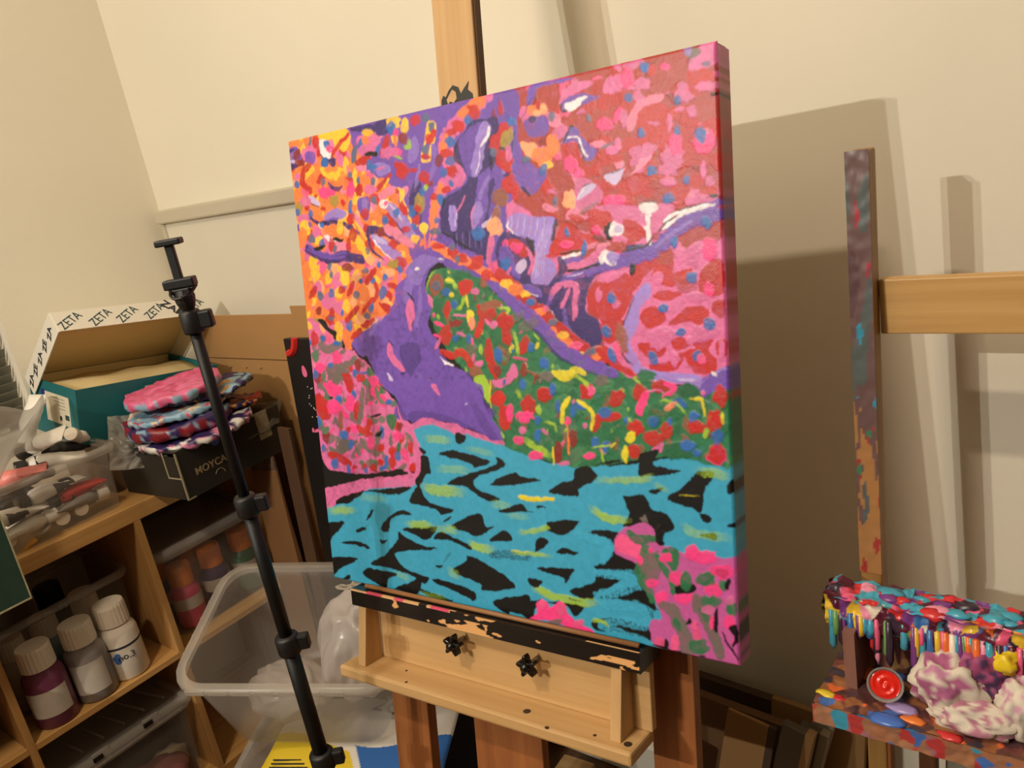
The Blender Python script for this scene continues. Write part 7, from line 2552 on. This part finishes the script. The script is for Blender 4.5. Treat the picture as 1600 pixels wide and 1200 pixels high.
for x in (-.2868, .150):
    post(x, x+.0255, .02, 1.320, .960, 1.0, .032, M_wd2, 'upright')
    # paint skin on the front face, worn back to wood lower down
    g = MB(); cols = []; nv = 220
    g.grid(lambda u, v: tuple(E2 @ Vector((x-.0006+.0267*u, .960+.04*((.79+.531*v)-.74)/.58-.0012-.0010*noise.noise(Vector((u*3, v*40, x))), .79+.531*v))), 10, nv)
    for p in g.v:
        zz = p[2]; u = p[0]; k = noise.noise(Vector((u*50, 0, zz*14)))+.6*noise.noise(Vector((u*150, 3, zz*40)))
        pal = [(104, 96, 92), (98, 70, 74), (112, 86, 84), (92, 100, 98), (120, 58, 66)]; c = pal[int((noise.noise(Vector((u*40, 7, zz*9)))*.5+.5)*4.99)]
        h_ = noise.noise(Vector((u*90, 11, zz*22)))
        if h_ > .42: c = [(64, 132, 96), (60, 150, 180), (170, 50, 66)][int((zz*7) % 3)]
        if zz < 1.02 and k > (zz-.86)*2.6-.25: c = (176, 126, 78) if h_ < .3 else (170, 60, 56)
        cols.append(lin(c))
    setcol(g.build('paint_skin', vcol('easel_paint', .35), e2, smooth=True), cols)
MB().box((-.2605, 1.012, 1.098), (.150, 1.030, 1.166), E2).build('crossbar', M_wd2h, e2, bevel=.002)
# tray: rail, panel, cheeks, shelf
MB().box((-.300, .885, .762), (.165, .922, .796), E2).build('tray_rail', M_low, e2, bevel=.002); MB().box((-.285, .918, .690), (.150, .930, .765), E2).build('tray_panel', M_low, e2)
MB().box((-.310, .820, .655), (.175, .950, .680), E2).build('tray_shelf', M_low, e2, bevel=.003)
for x in (-.283, .135): MB().box((x, .862, .680), (x+.014, .918, .764), E2).build('tray_cheek', splat('cheek_paint', (140, 98, 84), [(60, 130, 150), (120, 70, 70), (170, 110, 80), (120, 70, 90)], 60, .4, stretch=(1, 1, .3)), e2)
PALc = [(226, 92, 130), (70, 160, 185), (206, 48, 52), (226, 110, 50), (230, 190, 60), (120, 60, 130), (240, 150, 180), (90, 30, 50), (60, 110, 170), (110, 160, 90), (236, 220, 200), (60, 44, 60)]
def crust(name, fn, nu, nv, amp, seed, bias, vz=24):
    """thick dried paint: displaced strip with colour patches"""
    g = MB(); cols = []
    for j in range(nv+1):
        for i in range(nu+1):
            p, nrm = fn(i/nu, j/nv); q_ = Vector(p); d = noise.noise(q_*55+Vector((seed, 0, 0)))+.6*noise.noise(q_*130+Vector((0, seed, 0))); g.v.append(tuple(E2 @ (q_+Vector(nrm)*amp*(d+.5))))
            w_ = q_+.006*noise.noise_vector(q_*70); cp_ = noise.voronoi(Vector((w_.x*80, w_.y*70, w_.z*vz+seed)))[1][0]; k = int(abs(math.sin(cp_.x*12.9+cp_.y*78.2+cp_.z*37.7)*4375.5)) % len(bias); cols.append(lin(bias[k]))
    for j in range(nv):
        for i in range(nu): g.f.append((j*(nu+1)+i, j*(nu+1)+i+1, (j+1)*(nu+1)+i+1, (j+1)*(nu+1)+i))
    setcol(g.build(name, vcol('thick_paint', .28, .5), e2, smooth=True, kind='stuff'), cols)
TOPC = [PALc[0], PALc[1], PALc[1], PALc[7], PALc[2], PALc[1], PALc[5], PALc[7], PALc[6], PALc[11], PALc[2], PALc[1]]
crust('paint_crust', lambda u, v: ((-.306+.48*u, .874+.050*v, .799), (0, -.2, 1)), 300, 28, .0055, 3, TOPC)
crust('paint_crust', lambda u, v: ((-.307+.482*u, .8795, .760+.042*v), (0, -1, .2)), 300, 30, .005, 8, PALc)
crust('paint_crust', lambda u, v: ((-.3065, .88+.044*u, .758+.044*v), (-1, 0, .2)), 46, 26, .005, 9, PALc)
crust('paint_crust', lambda u, v: ((-.311+.486*u, .8195, .654+.027*v), (0, -1, .1)), 300, 16, .0016, 12, [(160, 112, 84), (166, 116, 84), (60, 150, 180), (150, 100, 76), (190, 80, 70), (166, 110, 80), (170, 120, 90), (180, 60, 60), (150, 100, 110), (70, 110, 180), (166, 116, 84)])
crust('paint_crust', lambda u, v: ((-.31+.485*u, .82+.105*v, .6815), (0, 0, 1)), 240, 50, .0022, 15, [(120, 72, 62), (96, 62, 54), (134, 84, 60), (90, 54, 52), (150, 96, 60), (84, 56, 60), (70, 60, 70), (226, 110, 60), (70, 110, 180), (120, 70, 64)])
crust('paint_crust', lambda u, v: ((-.285+.435*u, .9165, .682+.08*v), (0, -1, 0)), 200, 40, .0015, 18, [(130, 78, 66), (140, 92, 62), (150, 110, 66), (110, 62, 56), (126, 76, 66), (60, 60, 80), (134, 82, 70)])
dr = []
for k in range(130):
    x = -.300+.465*rnd.random(); L = .012+.045*rnd.random()**1.4; r = .0022+.0028*rnd.random(); y = .876+.003*rnd.random(); c = PALc[rnd.randrange(len(PALc))]; z0 = .770
    mb = MB(); mb.tube([E2 @ Vector((x, y, z0+.012)), E2 @ Vector((x+.001, y-.002, z0-.3*L)), E2 @ Vector((x, y-.001, z0-.8*L)), E2 @ Vector((x, y, z0-L))], [r*.8, r, r*1.05, r*.3], 7)
    mb.build('paint_drip', mat('drip_%d' % PALc.index(c), c, .28), e2, smooth=True)
for k in range(60):
    x = -.30+.46*rnd.random(); c = TOPC[rnd.randrange(len(TOPC))]; s = .004+.007*rnd.random()
    blob(E2 @ Vector((x, .880+.035*rnd.random(), .801)), s, .5, 2, k, 2, (1.6, 1, .55)).build('paint_lump', mat('lump_%d' % PALc.index(c), c, .28), e2, smooth=True)
for x, y, c, s in ((-.225, .824, (70, 110, 190), .013), (-.30, .84, (230, 200, 60), .008), (-.285, .838, (206, 50, 60), .007), (-.20, .835, (236, 130, 60), .009), (-.215, .85, (160, 140, 190), .012), (-.16, .825, (200, 50, 50), .009)):
    blob(E2 @ Vector((x, y, .683)), s, .4, 1.6, int(x*1000), 2, (1.6, .8, .3)).build('paint_lump', mat('lump_s%d' % int(-x*1000), c, .28), e2, smooth=True)
post(-.262, -.256, .35, .655, .962, 1.002, .02, M_red, 'tray_slide'); post(-.228, -.206, .02, .655, .985, 1.02, .02, wood('dark_upright', (104, 64, 38), (84, 50, 30), 2), 'upright')
MB().box((-.31, .80, .0), (-.25, 1.15, .04), E2).build('foot', M_wd2h, e2); MB().box((.14, .80, .0), (.20, 1.15, .04), E2).build('foot', M_wd2h, e2)
# things lying in the crusted tray
cp = thing('paint_cup', 'small clear cup of bright red paint tipped in the crusted tray', 'cup', XF((-.236, .862, .7035), (math.radians(62), 0, .25)))
MB().lathe([(.013, -.022), (.0145, -.021), (.0185, .010), (.0205, .011), (.0205, .0125), (.0178, .0115), (.0140, -.019), (.0001, -.0195)], 26).build('cup_wall', plastic('cup_clear', (220, 214, 206), .6, .15), cp, smooth=True)
g = MB(); g.v.append((0, 0, .010)); nR = 28
for j in range(1, 8):
    for k in range(nR):
        a = 2*math.pi*k/nR; u = j/7; g.v.append((.0168*u*math.cos(a), .0168*u*math.sin(a), .009+.0022*math.sin(u*13+a)*(1-u*.4)))
for k in range(nR): g.f.append((0, 1+k, 1+(k+1) % nR))
for j in range(6):
    for k in range(nR): g.f.append((1+j*nR+k, 1+j*nR+(k+1) % nR, 1+(j+1)*nR+(k+1) % nR, 1+(j+1)*nR+k))
g.build('red_paint', mat('wet_red', (222, 40, 28), .18), cp, smooth=True)
def tissue(label, loc, r, seed, sq, cols, parent=None):
    mb = blob((0, 0, 0), r, .62, .85, seed, 4, sq, True); o = mb.build('tissue', vcol('tissue_paper', .8, .2), None, smooth=True); o.location = loc
    setcol(o, [lin(cols[int(((noise.noise(Vector(p)*26+Vector((seed, 0, 0)))+.5*noise.noise(Vector(p)*90))*.55+.5)*len(cols)) % len(cols)]) for p in mb.v]); return tag(o, label, 'tissue', 'used tissues in the crusted tray')
TW, TP = (214, 202, 186), (170, 96, 134)
tissue('crumpled white tissue stained violet, left of the used tissues', (-.172, .862, .722), .032, 41, (1.1, .8, 1.15), [TW, TW, TP, TW, (190, 130, 160)])
tissue('crumpled tissue soaked in violet pink paint, top of the used tissues', (-.135, .875, .735), .028, 43, (1.1, .8, 1.2), [TP, TP, (150, 70, 110), (70, 50, 80), TP])
tissue('flat cream tissue hanging over the tray front', (-.140, .848, .700), .030, 45, (1.5, .7, .75), [TW, TW, TW, (180, 120, 140), TW])
tissue('cream tissue with a pink smear at the right edge of view', (-.098, .860, .715), .030, 47, (.8, .8, 1.2), [TW, TW, (200, 150, 170), TW])
tag(blob((-.112, .872, .762), .013, .5, 1.6, 51, 3, (1, .8, 1.3)).build('paint_lump', mat('yellow_paint', (232, 200, 40), .35), None, smooth=True), 'lump of yellow paint beside the tissues', 'paint')
# ------------------------------------------------------------------ boards leaning along the foot of the back wall
GL = 'boards leaning along the foot of the back wall'
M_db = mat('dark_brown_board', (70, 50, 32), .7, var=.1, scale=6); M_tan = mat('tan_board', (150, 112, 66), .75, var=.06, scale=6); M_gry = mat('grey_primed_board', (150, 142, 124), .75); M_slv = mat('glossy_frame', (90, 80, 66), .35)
def lean(label, px, w, h, t, m, y, rot=.0, tip=.16, ed=None):
    o = slab('board', label, 'board', px, (math.cos(.05), math.sin(.05)*0-.02, -math.sin(rot)), (math.sin(rot), tip, 1), w, h, t, m, None, GL)
    if ed: MB().box((w-.012, -.002, -.2), (w+.001, t+.001, .001)).build('edge_strip', ed, o)
    return o
lean('wide dark brown board at the back of the leaning row', (-0.7276, 1.1700, 0.3652), .40, .37, .02, M_db, 0, .04, .12)
lean('dark panel standing at the right of the leaning row', (-0.5056, 1.1400, 0.3860), .16, .33, .014, M_tan, 0, .05, .12)
lean('brown board left of the tan board in the leaning row', (-0.6649, 1.1000, 0.3834), .24, .30, .02, mat('mid_brown_board', (104, 72, 42), .7, var=.08, scale=6), 0, .06, .16)
lean('tan cardboard backed board in the middle of the leaning row', (-0.5512, 1.0600, 0.4071), .085, .27, .008, M_tan, 0, .16, .2, M_db)
lean('narrow glossy framed board', (-0.4428, 1.0300, 0.4390), .05, .24, .018, M_slv, 0, .2, .2, M_tan)
lean('pale edged framed board near the crusted easel', (-0.4315, 1.0750, 0.4056), .045, .24, .018, M_slv, 0, .2, .2, mat('pale_edge', (150, 136, 112), .5))
lean('grey primed board tilted at the foot of the crusted easel', (-0.4104, 1.1000, 0.4324), .035, .30, .01, M_gry, 0, .25, .2)
lean('light patch at the lower left of the leaning row, shaped as a narrow tan batten', (-0.6353, 1.0000, 0.3509), .03, .22, .012, M_tan, 0, .22, .3)  # patch of falling light, built as a tan strip
cd = slab('board', 'pale grey board leaning under the crusted tray', 'board', (-0.2002, 1.0000, 0.5123), (1, 0, -.0), (.10, .08, 1), .075, .30, .004, M_gry); 
# ------------------------------------------------------------------ light fittings above and behind the camera
cl = thing('ceiling_light', 'twin bulb ceiling fitting behind the camera', 'ceiling light', XF((-1.075, -1.55, 3.0)))
MB().lathe([(.07, -.02), (.075, -.015), (.075, 0)], 24).build('ceiling_plate', M_trim, cl)
for x in (-.055, .055):
    MB().tube([(x*.3, 0, -.02), (x, 0, -.60), (x, 0, -.73)], .006, 8).build('arm', M_alu, cl); MB().lathe([(.016, -.76), (.018, -.75), (.018, -.72), (.008, -.71)], 16, Matrix.Translation((x, 0, 0))).build('lampholder', M_trim, cl)
sl = thing('ceiling_strip_light', 'long ceiling strip light above the camera', 'ceiling light', XF((-.72, -.56, 3.0)))
MB().box((-.64, -.05, -.080), (.64, .05, 0)).build('housing', M_trim, sl, bevel=.008)
for x in (-.63, .63): MB().box((x-.01, -.045, -.087), (x+.01, .045, -.07)).build('end_cap', M_alu, sl)
